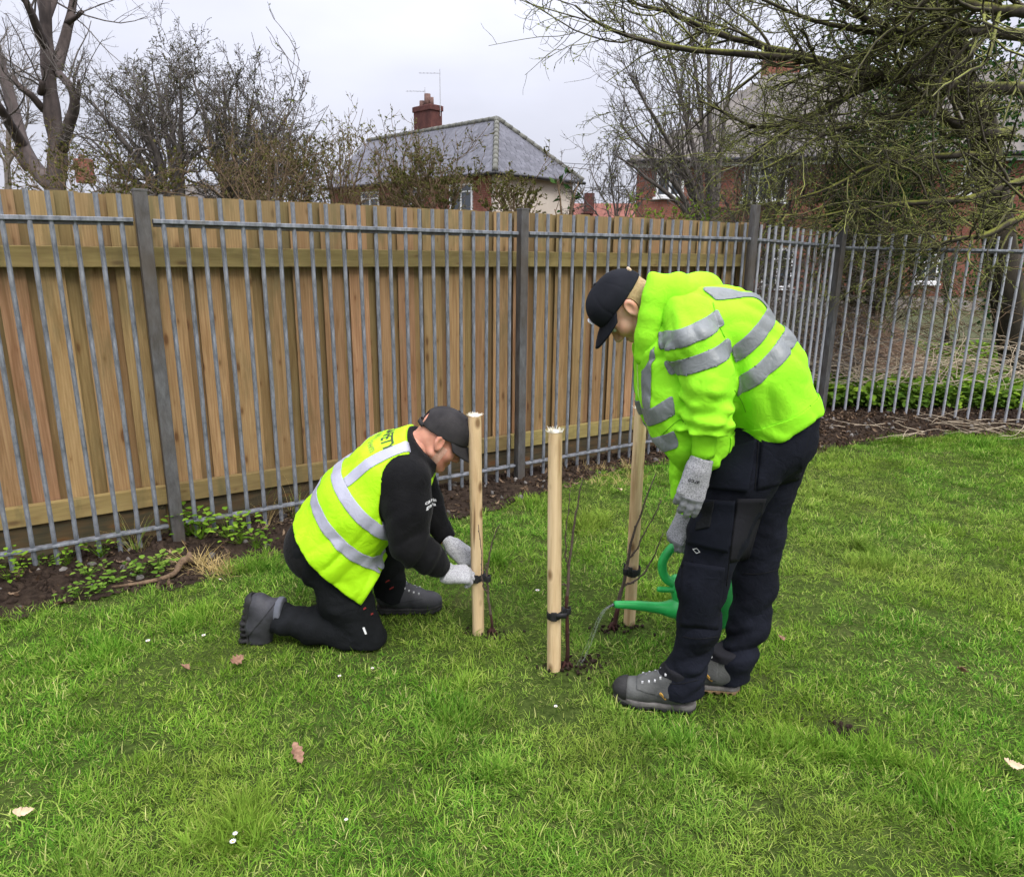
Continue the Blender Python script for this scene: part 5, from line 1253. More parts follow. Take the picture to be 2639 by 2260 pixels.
# ------------------------------------------------------------------ people: shared pieces
def frame(fwd, up):
    f_ = np.array(fwd, float); f_ /= np.linalg.norm(f_); u = np.array(up, float); u = u - f_ * (u @ f_); u /= np.linalg.norm(u)
    return np.stack([f_, np.cross(u, f_), u], 1)             # columns: forward, left, up
def to_local(P, R, o): return ((P - np.asarray(o, np.float32)) @ R.astype(np.float32))
def head_field(Q, jaw=1.0, brow=1.0):
    d = ell(Q, (-.008, 0, .038), (.098, .077, .094))
    d = smin(d, ell(Q, (.040, 0, -.040), (.052, .057 * jaw, .078)), .035)
    for s_ in (-1, 1):
        d = smin(d, cone(Q, (-.005, s_ * .056 * jaw, -.055), (.068, s_ * .020, -.103), .020, .017), .03)
        d = smin(d, sphere(Q, (.058, s_ * .040, -.022), .030), .025)
        d = smin(d, cone(Q, (.084, s_ * .012, .024), (.072, s_ * .05, .020), .013 * brow, .010), .015)
    d = smin(d, sphere(Q, (.074, 0, -.103), .022), .02)
    for s_ in (-1, 1): d = smax(d, -sphere(Q, (.100, s_ * .032, .004), .0165), .012)
    d = smin(d, cone(Q, (.090, 0, .008), (.113, 0, -.034), .009, .0135), .012)
    for s_ in (-1, 1):
        d = smin(d, sphere(Q, (.100, s_ * .013, -.038), .010), .008)
        d = smin(d, cone(Q, (.094, 0, -.064), (.084, s_ * .023, -.068), .0075, .005), .006)
        d = smin(d, cone(Q, (.092, 0, -.077), (.083, s_ * .020, -.074), .0075, .005), .006)
    d = smax(d, -(cone(Q, (.101, 0, -.0705), (.085, 0, -.0705), .0022, .0022)), .004)
    for s_ in (-1, 1):                                        # ears: a tilted shell with a hollow and a lobe
        a = math.radians(16)
        Re = np.array([[math.cos(a), 0, -math.sin(a)], [0, 1, 0], [math.sin(a), 0, math.cos(a)]])
        e = ell(Q, (-.012, s_ * .083, .004), (.021, .0115, .034), Re)
        e = smin(e, sphere(Q, (-.002, s_ * .079, -.026), .0095), .012)
        e = smax(e, -ell(Q, (-.008, s_ * .0945, .006), (.0125, .0085, .022), Re), .005)
        d = smin(d, e, .007)
    return d
def hand_field(P, R, o, curl, spread=0.0, thumb=((.0, .040, -.012), (.030, .055, -.030), (.056, .046, -.042)), sc=1.0, fr=.0108):
    Q = to_local(P, R, o) / sc
    d = cone(Q, (-.085, 0, 0), (-.03, 0, 0), .030, .028)
    base = [(.040, .034), (.047, .0115), (.043, -.0115), (.034, -.033)]
    lens = [.072, .080, .074, .058]
    for i, ((bx, by), L) in enumerate(zip(base, lens)):
        d = smin(d, cone(Q, (-.05, by * .6, .0), (bx, by, .002), .021, .0145), .02)
    for i, ((bx, by), L) in enumerate(zip(base, lens)):
        p = np.array([bx, by, .002]); a = 0.0; f_ = None
        c3 = curl[i] if hasattr(curl[i], '__len__') else (curl[i],) * 3
        for k, fl in enumerate((.45, .32, .23)):
            a += c3[k]; q = p + L * fl * np.array([math.cos(a), spread * (by / .034) * .25, -math.sin(a)])
            c_ = cone(Q, p, q, fr * (1.08 - .06 * k), fr * (1.02 - .07 * k)); f_ = c_ if f_ is None else smin(f_, c_, .004); p = q
        d = smin(d, f_, .006)
    f_ = cone(Q, (-.045, .018, -.006), thumb[0], .020, .0165)
    f_ = smin(f_, cone(Q, thumb[0], thumb[1], .0145, .0125), .006); f_ = smin(f_, cone(Q, thumb[1], thumb[2], .0122, .0105), .005)
    return smin(d, f_, .012) * sc
def glove(name, R, o, curl, mat, parent, thumb=None, sc=1.0, spread=0.0, wrist=None, h=.0034):
    kw = dict(spread=spread, sc=sc)
    if thumb: kw['thumb'] = thumb
    def f(P):
        d = hand_field(P, R, o, curl, **kw)
        if wrist is not None:
            w = np.asarray(wrist, float)
            d = smin(d, cone(P, np.asarray(o) - R[:, 0] * .05 * sc, w, .031 * sc, .036 * sc), .015)
            d = smax(d, plane(P, w, w - np.asarray(o)), .004)
        return d + .0008 * fnoise(P, 180, 3)
    lo = np.array(o) - .16 * sc; hi = np.array(o) + .16 * sc
    return sdf_obj(name, f, lo, hi, h, mat, parent)
def cap(parent, R, o, mat, edge=((.10, .046), (-.105, -.005)), opening=False, droop=.28, h=.0036, size=1.0):
    (x0, z0), (x1, z1) = edge
    nrm = np.array([-(z0 - z1), 0, (x0 - x1)]); nrm /= np.linalg.norm(nrm)
    def f(P):
        Q = to_local(P, R, o) / size
        d = ell(Q, (-.006, 0, .036), (.112, .091, .106))
        d = smin(d, ell(Q, (.045, 0, .075), (.058, .068, .058)), .04)
        d = smax(d, -plane(Q, (x0, 0, z0), nrm), .004)
        ang = np.arctan2(Q[:, 1], Q[:, 0] + .006)
        d = d + .0012 * np.exp(-(np.sin(ang * 3) / .10) ** 2) * (Q[:, 2] < .13)
        if opening:
            d = smax(d, -np.maximum(ell(Q, (-.118, 0, .036), (.05, .036, .036)), -(Q[:, 2] - .012)), .004)
        return d * size + .0010 * fnoise(P, 45, 2)
    c0 = np.asarray(o)
    crown = sdf_obj('crown', f, c0 - .19, c0 + .19, h, mat, parent)
    # peak: a curved plate growing out of the front edge
    V = []; nu, nv = 22, 9
    for i in range(nu):
        ph = math.radians(-72 + 144 * i / (nu - 1))
        bx, by = -.004 + .108 * math.cos(ph), .088 * math.sin(ph)
        bz = z0 - (x0 - bx) * (z0 - z1) / (x0 - x1) * 1.0
        ext = .086 * max(0, math.cos(ph * 1.12)) ** .55
        for j in range(nv):
            e = ext * j / (nv - 1)
            y_ = by * (1 + .10 * j / (nv - 1)); x_ = bx - .006 + e
            z_ = bz + .003 - droop * e - 2.2 * e * e - (1.9 * y_ * y_) * min(1, e / .03)
            V.append(np.asarray(o) + R @ np.array([x_, y_, z_]) * size)
    F = [(i * nv + j, (i + 1) * nv + j, (i + 1) * nv + j + 1, i * nv + j + 1) for i in range(nu - 1) for j in range(nv - 1)]
    pk_ = link('peak', mesh_np('peak', np.array(V), np.array(F), True), parent, mat)
    s_ = pk_.modifiers.new('thickness', 'SOLIDIFY'); s_.thickness = .005; s_.offset = 0
    b = MB(); b.prism([(.007 * math.cos(a), .007 * math.sin(a)) for a in np.arange(8) * math.pi / 4], 0, .006)
    top = np.asarray(o) + R @ np.array([-.006, 0, .141]) * size
    bo = b.build('button', mat, crown, bevel=.002); bo.matrix_world = Matrix.Translation(top) @ Matrix(R).to_4x4()
    bo.location = top; bo.rotation_euler = Matrix(R).to_euler()
    return crown
def lathe_pts(): pass
def boot(parent, R, o, mats, laces=True, tagged=True, toe=True, h=.0042):
    """R columns: toe direction, left, up; o: heel centre on the ground"""
    o = np.asarray(o, float)
    def upper(P):
        Q = to_local(P, R, o)
        d = chain(Q, [((.052, 0, .075), .046), ((.11, 0, .075), .050), ((.19, .002, .058), .045), ((.262, 0, .050), .039)], .03)
        d = smin(d, ell(Q, (.245, 0, .052), (.068, .050, .040)), .02)
        d = smin(d, cone(Q, (.066, 0, .09), (.070, 0, .165), .053, .056), .03)
        d = smin(d, cone(Q, (.12, 0, .12), (.185, 0, .092), .03, .022), .03)
        d = smax(d, Q[:, 2] - .172, .008); d = smax(d, .024 - Q[:, 2], .006)
        return d + .0012 * fnoise(P, 45, 2)
    def sole(P, z0=0.0, z1=.030, gx=0):
        Q = to_local(P, R, o); Q2 = Q.copy(); Q2[:, 2] = 0
        d = chain(Q2, [((.048, 0, 0), .044), ((.13, .002, 0), .043), ((.22, .003, 0), .051), ((.268, 0, 0), .046)], .02)
        z0v = z0 + .022 * np.clip((Q[:, 0] - .24) / .08, 0, 1) ** 2
        return smax(smax(d, Q[:, 2] - (z1 + .010 * np.clip((Q[:, 0] - .22) / .1, 0, 1)), .004), z0v - Q[:, 2], .003)
    def tread(P):
        Q = to_local(P, R, o); d = sole(P, 0.0, .017)
        return smax(d, .0055 - np.abs((Q[:, 0] % .030) - .015) - (Q[:, 2] > .010) * .05, .002)
    lo, hi = o - .40, o + .40; hi[2] = o[2] + .26; lo[2] = o[2] - .05
    up_ = sdf_obj('upper', upper, lo, hi, h, mats['upper'], parent)
    so = sdf_obj('sole', lambda P: sole(P, .014, .034), lo, hi, h, mats['mid'], parent)
    sdf_obj('tread', tread, lo, hi, .0036, mats['sole'], so)
    W = lambda x, y, z: o + R @ np.array([x, y, z])
    if toe:
        cut_copy(up_, 'toe_cap', [(W(.262, 0, 0), R[:, 0])], mats['toe'], up_, .0025, .002)
    # quarter seam: a raised panel over the instep and a padded collar
    cut_copy(up_, 'collar', [(W(0, 0, .140), R[:, 2])], mats['collar'], up_, .002, .002)
    pan = cut_copy(up_, 'lace_panel', [(W(.10, 0, .0), R[:, 0]), (W(.225, 0, 0), -R[:, 0]), (W(.16, 0, .074), R[:, 2] * .95 - R[:, 0] * .1), (W(0, 0, .138), -R[:, 2])], mats['panel'], up_, .0018, .0018)
    if laces:
        tr = BVHTree.FromPolygons([v.co.copy() for v in up_.data.vertices], [tuple(p.vertices) for p in up_.data.polygons])
        lm = MB()
        xs = [.205, .182, .160, .140, .122]
        prev = {}
        for k, xx in enumerate(xs):
            for s_ in (-1, 1):
                p = W(xx, s_ * .030, .20); hit = tr.ray_cast(Vector(p), -Vector(R[:, 2]))
                if hit[0] is None: continue
                q = np.array(hit[0]) + np.array(hit[1]) * .004
                MB().box(q, (.007, .007, .007), R).build('eyelet', M['eyelet'], up_)
                if (k - 1, -s_) in prev:
                    a = prev[(k - 1, -s_)]; mid = (a + q) / 2 + R[:, 2] * .014; lm.tube([a, mid, q], .0024, 5)
                prev[(k, s_)] = q
        lm.build('lace', M['lace'], up_, True)
    if tagged:
        tr = BVHTree.FromPolygons([v.co.copy() for v in up_.data.vertices], [tuple(p.vertices) for p in up_.data.polygons])
        m = MB(); 
        c_ = W(.128, tagged * .12, .075)
        d1 = R[:, 0] * .75 + R[:, 2] * .66; d1 /= np.linalg.norm(d1); d2 = np.cross(d1, R[:, 1]); 
        hit = tr.ray_cast(Vector(c_), -tagged * Vector(R[:, 1]))
        if hit[0] is not None:
            ctr = np.array(hit[0]) + R[:, 1] * tagged * .0015
            Rm = np.stack([d1, R[:, 1], d2], 1)
            tg = MB().box(ctr, (.034, .005, .010), Rm).build('brand_tag', M['boot_tag'], up_, bevel=.002)
            xd = -d1 * 1.0 if tagged > 0 else d1
            up2 = np.cross(R[:, 1] * tagged, xd)
            text_on(tg, 'DEWALT', 'tag_lettering', ctr, xd, up2, .0085, M['ink_black'], tg, .0008, .0002)
    return up_
def eye_pair(parent, R, o):
    for s_ in (-1, 1):
        c_ = np.asarray(o) + R @ np.array([.084, s_ * .032, .004])
        bm = bmesh.new(); bmesh.ops.create_uvsphere(bm, u_segments=14, v_segments=10, radius=.0125)
        me = bpy.data.meshes.new('eye'); bm.to_mesh(me); bm.free()
        e = link('eye', me, None, M['eye']); e.location = c_; e.parent = parent; e.matrix_parent_inverse = parent_inv(parent)
        bm = bmesh.new(); bmesh.ops.create_uvsphere(bm, u_segments=10, v_segments=8, radius=.0066)
        me = bpy.data.meshes.new('iris'); bm.to_mesh(me); bm.free()
        q = link('iris', me, None, M['pupil']); q.location = c_ + R @ np.array([.0072, 0, -.003]); q.parent = e; q.matrix_parent_inverse = parent_inv(e)
        bl = MB(); pts = [np.asarray(o) + R @ np.array([.098 - .16 * (abs(y_) - .02) ** 1 * .55, s_ * abs(y_), .027 + z_]) for y_, z_ in ((.014, 0), (.028, .004), (.046, .000))]
        bl.tube(pts, [.004, .0045, .002], 6).build('eyebrow', M['brow'], parent, True)
def folds(P, a, b, amp, wl, seed=0, width=.35):
    """slanting broken creases across the limb a-b"""
    a = np.asarray(a, np.float32); b = np.asarray(b, np.float32); ab = b - a; L = np.linalg.norm(ab); ax = ab / L
    q = P - a; s_ = q @ ax; m = np.exp(-(((s_ / L) - .5) / width) ** 2)
    pr = q - s_[:, None] * ax
    sl = s_ + .55 * pr[:, 0] - .35 * pr[:, 1] * (1 if seed % 2 else -1)
    k = 1.0 / (wl * .6)
    n_ = fnoise(np.stack([sl * k, pr[:, 0] * k * .30 + seed, pr[:, 1] * k * .30 + s_ * k * .2], -1), 1.0, seed)
    n2 = fnoise(np.stack([(s_ - .5 * pr[:, 0]) * k * .7, pr[:, 2] * k * .25 + seed, pr[:, 1] * k * .3], -1), 1.0, seed + 5)
    return amp * m * ((1 - 2.6 * np.abs(n_)) * .75 + .5 * n2)

def drape(P, along_, wl, amp, seed=0):
    """long soft ridges running along a direction"""
    a = np.asarray(along_, np.float32); a = a / np.linalg.norm(a); b = np.cross(a, np.array([.3, .8, .5], np.float32)); b /= np.linalg.norm(b); c_ = np.cross(a, b); k = 1 / (wl * .6)
    q = np.stack([(P @ a) * k * .22, (P @ b) * k, (P @ c_) * k], -1); q = q + .5 * fnoise(q, .8, seed + 2)[:, None]
    return amp * (1 - 2.8 * np.abs(fnoise(q, 1.0, seed)))

# ================================================================== kneeling person in the vest
yk = 2.93
K = empty('person', (at(900, 1650, yk)[0], yk, 0), 'kneeling person in yellow hi-vis vest, black clothes and faded cap tying a sapling', 'person')
A_t = np.array([.76, 0, .65]); A_t /= np.linalg.norm(A_t)
RhK = frame((math.cos(.66) * math.cos(.20), math.cos(.66) * math.sin(.20), -math.sin(.66)), (0.3, 0, 1)); oK = at(1134, 1131, yk)
k_hipN = at(828, 1400, 2.83); k_thN = at(890, 1540, 2.81); k_kneeN = at(950, 1642, 2.80); k_calf = at(805, 1613, 2.80); k_ankN = at(722, 1590, 2.80)
k_hipF = at(880, 1400, 3.03); k_kneeF = at(1003, 1385, 3.07); k_ankF = at(1003, 1556, 3.085)
k_w = at(850, 1385, yk); k_m = at(930, 1290, yk); k_c = at(1010, 1215, yk); k_n = at(1066, 1160, yk)
k_shN, k_upN, k_elN, k_foN, k_cuN = at(1046, 1240, 2.755), at(1050, 1310, 2.73), at(1056, 1395, 2.715), at(1103, 1438, 2.75), at(1137, 1461, 2.79)
k_shF, k_elF, k_cuF = at(1062, 1205, 3.10), at(1098, 1300, 3.13), at(1151, 1391, 3.055)
Y_ = lambda p, dy: np.asarray(p) + np.array([0, dy, 0])
def k_body(P):
    d = None
    for dy in (-.06, .06):
        c_ = chain(P, [(Y_(k_w, dy), .125), (Y_(k_m, dy), .13), (Y_(k_c, dy), .12), (Y_(k_n, dy * .5), .06)], .04); d = c_ if d is None else smin(d, c_, .05)
    d = smin(d, chain(P, [(k_hipN, .11), (k_thN, .085), (k_kneeN, .055), (k_calf, .05), (at(700, 1585, 2.80), .04)], .02), .03)
    d = smin(d, chain(P, [(k_hipF, .10), (k_kneeF, .055), (k_ankF + (0, 0, .05), .036)], .02), .03)
    d = smin(d, chain(P, [(k_shN, .06), (k_elN, .045), (k_cuN, .033)], .02), .03)
    d = smin(d, chain(P, [(k_shF, .06), (k_elF, .045), (k_cuF, .033)], .02), .03)
    d = smin(d, cone(P, k_n, oK + RhK @ np.array([-.035, 0, -.05]), .07, .060), .03)
    return d
def k_head(P):
    Q = to_local(P, RhK, oK)
    d = head_field(Q, 1.08)
    d = smin(d, cone(P, oK + RhK @ np.array([-.040, 0, -.03]), k_n, .060, .066), .03)
    return smin(d, cone(P, oK + RhK @ np.array([.03, 0, -.085]), k_n, .03, .06), .03)
V1, Q1 = sdf_mesh(k_head, oK - .22, oK + .19, .0036)
V2, Q2 = sdf_mesh(k_body, (-1.25, 2.55, -.02), (-.1, 3.35, 1.05), .012)
o = link('body', mesh_np('body', np.concatenate([V1, V2]), np.concatenate([Q1, Q2 + len(V1)]), True), K, M['skin_red'])
o['label'] = 'ruddy weathered face and neck'
kbody = o
eye_pair(kbody, RhK, oK)
# wrists show between cuff and glove
for a, b in ((k_cuN, at(1150, 1468, 2.80)), (k_cuF, at(1162, 1402, 3.045))):
    pass
def k_trouser(P):
    d = None
    for dy in (-.07, .07):
        c_ = cone(P, Y_(at(838, 1400, yk), dy), Y_(at(885, 1345, yk), dy), .135, .13); d = c_ if d is None else smin(d, c_, .05)
    n_ = chain(P, [(k_hipN, .135), (k_thN, .110), (k_kneeN, .082)], .03)
    n_ = smin(n_, chain(P, [(k_kneeN, .078), (k_calf, .076), (k_ankN, .066), (k_ankN + (k_ankN - k_calf) * .5, .066)], .03), .03)
    d = smin(d, n_, .05)
    d = smin(d, chain(P, [(k_hipF, .12), (k_kneeF, .082), (k_ankF, .068), (k_ankF + (0, 0, -.1), .066)], .03), .05)
    d = smax(d, plane(P, at(712, 1585, 2.80), at(712, 1585, 2.80) - k_calf), .006)
    d = smax(d, .075 - P[:, 2] - 10 * (P[:, 1] < 2.97), .006)
    d = smax(d, -P[:, 2] + .004, .01)
    d = d + folds(P, k_calf, k_ankN, .014, .065, 2, .6) + folds(P, k_thN, k_kneeN, .013, .07, 5, .6) + .005 * fnoise(P, 17, 4) + .004 * fnoise(P * np.array([1, 1, 1.8], np.float32), 31, 8)
    return d
ktr = sdf_obj('trousers', k_trouser, (-1.2, 2.62, -.02), (-.22, 3.28, .75), .0062, M['black_trouser'], K)
def k_torso(P, e=0.0):
    d = None
    for dy in (-.075, .075):
        c_ = chain(P, [(Y_(at(838, 1395, yk), dy), .150), (Y_(k_w, dy), .152), (Y_(k_m, dy), .160), (Y_(k_c, dy), .146), (Y_(k_n, dy * .6), .085)], .04); d = c_ if d is None else smin(d, c_, .06)
    for s_, dy in ((k_shN, .02), (k_shF, -.02)):
        d = smin(d, cone(P, Y_(s_, dy), Y_(at(1050, 1190, yk), 0), .085, .10), .05)
    return d - e
def k_armN(P): return chain(P, [(k_shN, .098), (k_upN, .094), (k_elN, .080), (k_foN, .066), (k_cuN, .049)], .04)
def k_armF(P): return chain(P, [(k_shF, .095), (at(1075, 1255, 3.13), .085), (k_elF, .074), (k_cuF, .050)], .04)
cpl = at(1104, 1152, yk)
def k_sweater(P):
    aN = smax(k_armN(P) + folds(P, k_upN, k_elN, .014, .06, 1, .5) + folds(P, k_elN, k_cuN, .014, .045, 3, .6), plane(P, k_cuN + (k_cuN - k_foN) * .10, k_cuN - k_foN), .005)
    aF = smax(k_armF(P) + folds(P, k_elF, k_cuF, .009, .045, 3, .5), plane(P, k_cuF + (k_cuF - k_elF) * .02, k_cuF - k_elF), .005)
    d = smin(k_torso(P), aN, .035); d = smin(d, aF, .035)
    d = smin(d, cone(P, at(1058, 1178, yk), at(1128, 1130, yk), .112, .092), .03)
    inner = cone(P, at(1085, 1160, yk), at(1140, 1120, yk), .078, .080)
    d = smax(d, -smax(inner, -plane(P, at(1080, 1163, yk), (.77, -.05, .64)), .004), .004)
    d = smax(d, plane(P, cpl, (.77, -.05, .64)), .005)
    return d + .004 * fnoise(P, 15, 6)
ksw = sdf_obj('sweatshirt', k_sweater, (-1.1, 2.55, .28), (-.1, 3.3, 1.16), .0060, M['black_cloth'], K)
hemB, hemP = at(741, 1312, 2.86), at(928, 1540, 2.76)
hem_n = np.array([-(hemP - hemB)[2], 0, (hemP - hemB)[0]]); hem_n = hem_n / np.linalg.norm(hem_n)
if hem_n[0] < 0: hem_n = -hem_n
vfp, vft = at(936, 1548, 2.76), at(1030, 1410, 2.76)
vf_n = np.array([-(vft - vfp)[2], 0, (vft - vfp)[0]]); vf_n /= np.linalg.norm(vf_n)
if vf_n[0] > 0: vf_n = -vf_n
def k_vest(P):
    d = k_torso(P, .014)
    for dy in (-.10, .10):
        d = smin(d, chain(P, [(Y_(at(950, 1300, yk), dy), .15), (Y_(at(868, 1405, yk), dy), .165), (Y_(at(922, 1475, yk), dy), .145)], .05), .07)
    low = np.clip(1 - ((P - hemB) @ hem_n) / .45, 0, 1).astype(np.float32)
    d = d + .004 * fnoise(P * np.array([1, .6, 1], np.float32), 10, 5) + (.35 + .65 * low) * (drape(P, hem_n + np.array([.1, -.5, 0]), .085, .0065, 4) + drape(P, hem_n + np.array([-.3, .6, .2]), .05, .0030, 9))
    d = smax(d, -plane(P, hemB, hem_n), .004)
    d = smax(d, -plane(P, vfp, vf_n), .004)
    arm = np.minimum(k_armN(P), k_armF(P)) - .010
    arm = np.minimum(arm, sphere(P, k_shN + np.array([.015, -.02, -.025]), .108))
    d = smax(d, -arm, .006)
    return smax(d, plane(P, at(1086, 1168, yk), (.905, -.05, .425)), .004)
kv = sdf_obj('vest', k_vest, (-1.12, 2.55, .22), (-.15, 3.32, 1.12), .0058, M['hivis_vest'], K)
sA = lambda px, py: float((at(px, py, yk) - hemB) @ hem_n)
def band(src, s0, s1, mat, parent, nm='reflective_band', extra=(), nn=None, base=None):
    nn = hem_n if nn is None else nn; base = hemB if base is None else base
    return cut_copy(src, nm, [(base + nn * s0, nn), (base + nn * s1, -nn)] + list(extra), mat, parent, .0022, .0016)
b1 = (sA(805, 1246), sA(822, 1222)); b2 = (sA(860, 1188), sA(881, 1166))
band(kv, b1[0], b1[0] + .05, M['tape_lilac'], kv); band(kv, b2[0], b2[0] + .05, M['tape_lilac'], kv)
phi = math.radians(50)
b_n = np.array([-hem_n[2], 0, hem_n[0]])
N_t = b_n * math.cos(phi) + np.array([0, -1, 0]) * math.sin(phi); X_t = np.cross(hem_n, N_t)
trV = BVHTree.FromPolygons([v.co.copy() for v in kv.data.vertices], [tuple(p.vertices) for p in kv.data.polygons])
def seen(tree, px, py):
    h_ = tree.ray_cast(Vector((0, 0, CAM_H)), Vector(_ray(px, py)).normalized()); return None if h_[0] is None else np.array(h_[0])
x0 = float(seen(trV, 1000, 1207) @ X_t)
for dx in (0.0, -.27):
    cut_copy(kv, 'shoulder_tape', [(X_t * (x0 + dx - .024), X_t), (X_t * (x0 + dx + .024), -X_t), (hemB + hem_n * (b2[0] + .051), hem_n)], M['tape_lilac'], kv, .0022, .0016,
             keep=lambda C, N: N @ N_t.astype(np.float32) > -.25)
pT = seen(trV, 996, 1134); pW = seen(trV, 958, 1150)
text_on(kv, 'SAFETY', 'vest_lettering', pT - X_t * .030, X_t, hem_n, .056, M['ink'], kv, .002, .0018)
text_on(kv, "We own it'", 'vest_lettering', pW - X_t * .026, X_t, hem_n, .046, M['ink_grey'], kv, .002, .0002)
text_on(ksw, 'carin', 'sleeve_logo', at(1112, 1288, 2.72), (1, .0, -.05), (0, 0, 1), .020, M['thread_white'], ksw, .002, .0003)
text_on(ksw, 'gata', 'sleeve_logo', at(1113, 1299, 2.72), (1, .0, -.05), (0, 0, 1), .020, M['thread_white'], ksw, .002, .0003)
# red stitching on the knee patch, white reflective tab
for (px, py) in ((932, 1577), (956, 1563), (947, 1598), (967, 1584)):
    c_ = at(px, py, 2.70); hit = BVHTree.FromPolygons([v.co.copy() for v in ktr.data.vertices], [tuple(p.vertices) for p in ktr.data.polygons]).ray_cast(Vector(c_), Vector((0.05, 1, -.1)))
    if hit[0]: MB().box(np.array(hit[0]), (.020, .004, .006), np.array(Matrix.Rotation(-.55, 3, 'Y'))).build('red_stitching', M['thread_red'], ktr)
c_ = at(932, 1643, 2.66); hit = BVHTree.FromPolygons([v.co.copy() for v in ktr.data.vertices], [tuple(p.vertices) for p in ktr.data.polygons]).ray_cast(Vector(c_), Vector((0, 1, -.05)))
if hit[0]: MB().box(np.array(hit[0]), (.008, .005, .032), np.array(Matrix.Rotation(-.3, 3, 'Y'))).build('white_tab', M['white_paint'], ktr)
# cap with open back and strap
kc = empty('cap', oK); kc.parent = K; kc.matrix_parent_inverse = parent_inv(K)
crown = cap(kc, RhK, oK, M['cap_grey'], edge=((.10, .040), (-.11, .010)), opening=True, droop=.30)
sm = MB(); pts = [oK + RhK @ np.array([-.006 - .112 * math.cos(a), .092 * math.sin(a), .012 + .004 * math.cos(a)]) for a in np.linspace(-.55, .55, 9)]
V = []; 
for p in pts: V += [p - RhK[:, 2] * .009, p + RhK[:, 2] * .009]
st_ = link('strap', mesh_np('strap', np.array(V), np.array([(2 * i, 2 * i + 2, 2 * i + 3, 2 * i + 1) for i in range(8)]), True), kc, M['cap_grey'])
q = st_.modifiers.new('thickness', 'SOLIDIFY'); q.thickness = .004
# grey stubble above the ear
cut_copy(kbody, 'grey_stubble', [(oK + RhK @ np.array([.005, 0, 0]), RhK[:, 0]), (oK + RhK @ np.array([.040, 0, 0]), -RhK[:, 0]), (oK + RhK @ np.array([0, 0, -.085]), RhK[:, 2]), (oK + RhK @ np.array([0, 0, -.005]), -RhK[:, 2])],
         M['hair_grey'], kbody, .0006, .0006, keep=lambda C, N: np.abs((C - oK) @ RhK[:, 1]) < .09)
# hands working the tie
gN = at(1180, 1480, 2.815); RgN = frame((.80, .42, -.18), (-.05, -.55, .80))
glove('glove', RgN, gN, [(.55, .9, .6), (.5, .9, .6), (.55, .9, .7), (.6, .9, .7)], M['glove_pale'], K, thumb=((.0, .036, -.022), (.034, .040, -.034), (.060, .026, -.038)), wrist=at(1146, 1466, 2.80))
gF = at(1190, 1428, 2.995); RgF = frame((.72, -.12, -.62), (.25, -.75, .35))
glove('glove', RgF, gF, [(.3, .5, .4), (.35, .6, .4), (.4, .6, .5), (.5, .6, .5)], M['glove_pale'], K, thumb=((.0, .036, -.020), (.034, .044, -.030), (.062, .036, -.034)), wrist=at(1163, 1404, 3.043))
# boots
bk = empty('boot', at(700, 1590, 2.80)); bk.parent = K; bk.matrix_parent_inverse = parent_inv(K)
hT, bl_, toeP = at(668, 1556, 2.80), at(664, 1655, 2.80), at(688, 1672, 2.80)
def kb_upper(P):
    d = chain(P, [(hT, .044), (at(666, 1610, 2.80), .046), (bl_, .042)], .03)
    d = smin(d, chain(P, [(bl_, .040), (toeP, .036)], .02), .02)
    d = smin(d, cone(P, at(688, 1580, 2.80), at(728, 1574, 2.80), .055, .058), .03)
    d = smin(d, cone(P, at(690, 1600, 2.80), at(680, 1640, 2.80), .042, .036), .03)
    d = smax(d, plane(P, at(729, 1576, 2.80), (1, 0, -.05)), .005)
    return smax(d, .004 - P[:, 2], .008) + .0015 * fnoise(P, 40, 3)
kbu = sdf_obj('upper', kb_upper, (-1.24, 2.68, -.01), (-.88, 2.92, .32), .0042, M['boot_black'], bk)
def kb_sole(P):
    d = chain(P, [(hT + (-.022, 0, .012), .040), (at(642, 1610, 2.80), .036), (at(643, 1655, 2.80), .042), (at(668, 1684, 2.80), .038)], .02)
    d = smax(d, -(chain(P, [(hT + (.028, 0, .03), .056), (at(668, 1610, 2.80), .050), (bl_ + (.004, 0, 0), .044), (toeP + (.02, 0, .01), .040)], .02)), .004)
    d = smax(d, np.abs(P[:, 1] - 2.80) - .048, .008)
    d = smax(d, .0018 - np.abs(((P[:, 2] - P[:, 0] * .3) % .026) - .013) + .004 - 100 * (P[:, 0] > hT[0] - .052), .003)
    return smax(d, .002 - P[:, 2], .006)
sdf_obj('sole', kb_sole, (-1.26, 2.70, -.01), (-.92, 2.90, .32), .0040, M['rubber'], bk)
cut_copy(kbu, 'collar', [(at(716, 1576, 2.80), (1, 0, -.05))], M['sock'], kbu, .002, .002)
cut_copy(kbu, 'heel_panel', [(at(690, 1576, 2.80), (-.75, 0, .62))], M['boot_black'], kbu, .0022, .002)
bk2 = empty('boot', at(1040, 1590, 3.10)); bk2.parent = K; bk2.matrix_parent_inverse = parent_inv(K)
hf = ground_at(960, 1598, 0.0); 
boot(bk2, frame((1, .06, 0), (0, 0, 1)), (hf[0], 3.085, 0.0), dict(upper=M['boot_black'], mid=M['rubber'], sole=M['rubber'], toe=M['rubber'], collar=M['sock'], panel=M['boot_black']), tagged=0, toe=False)
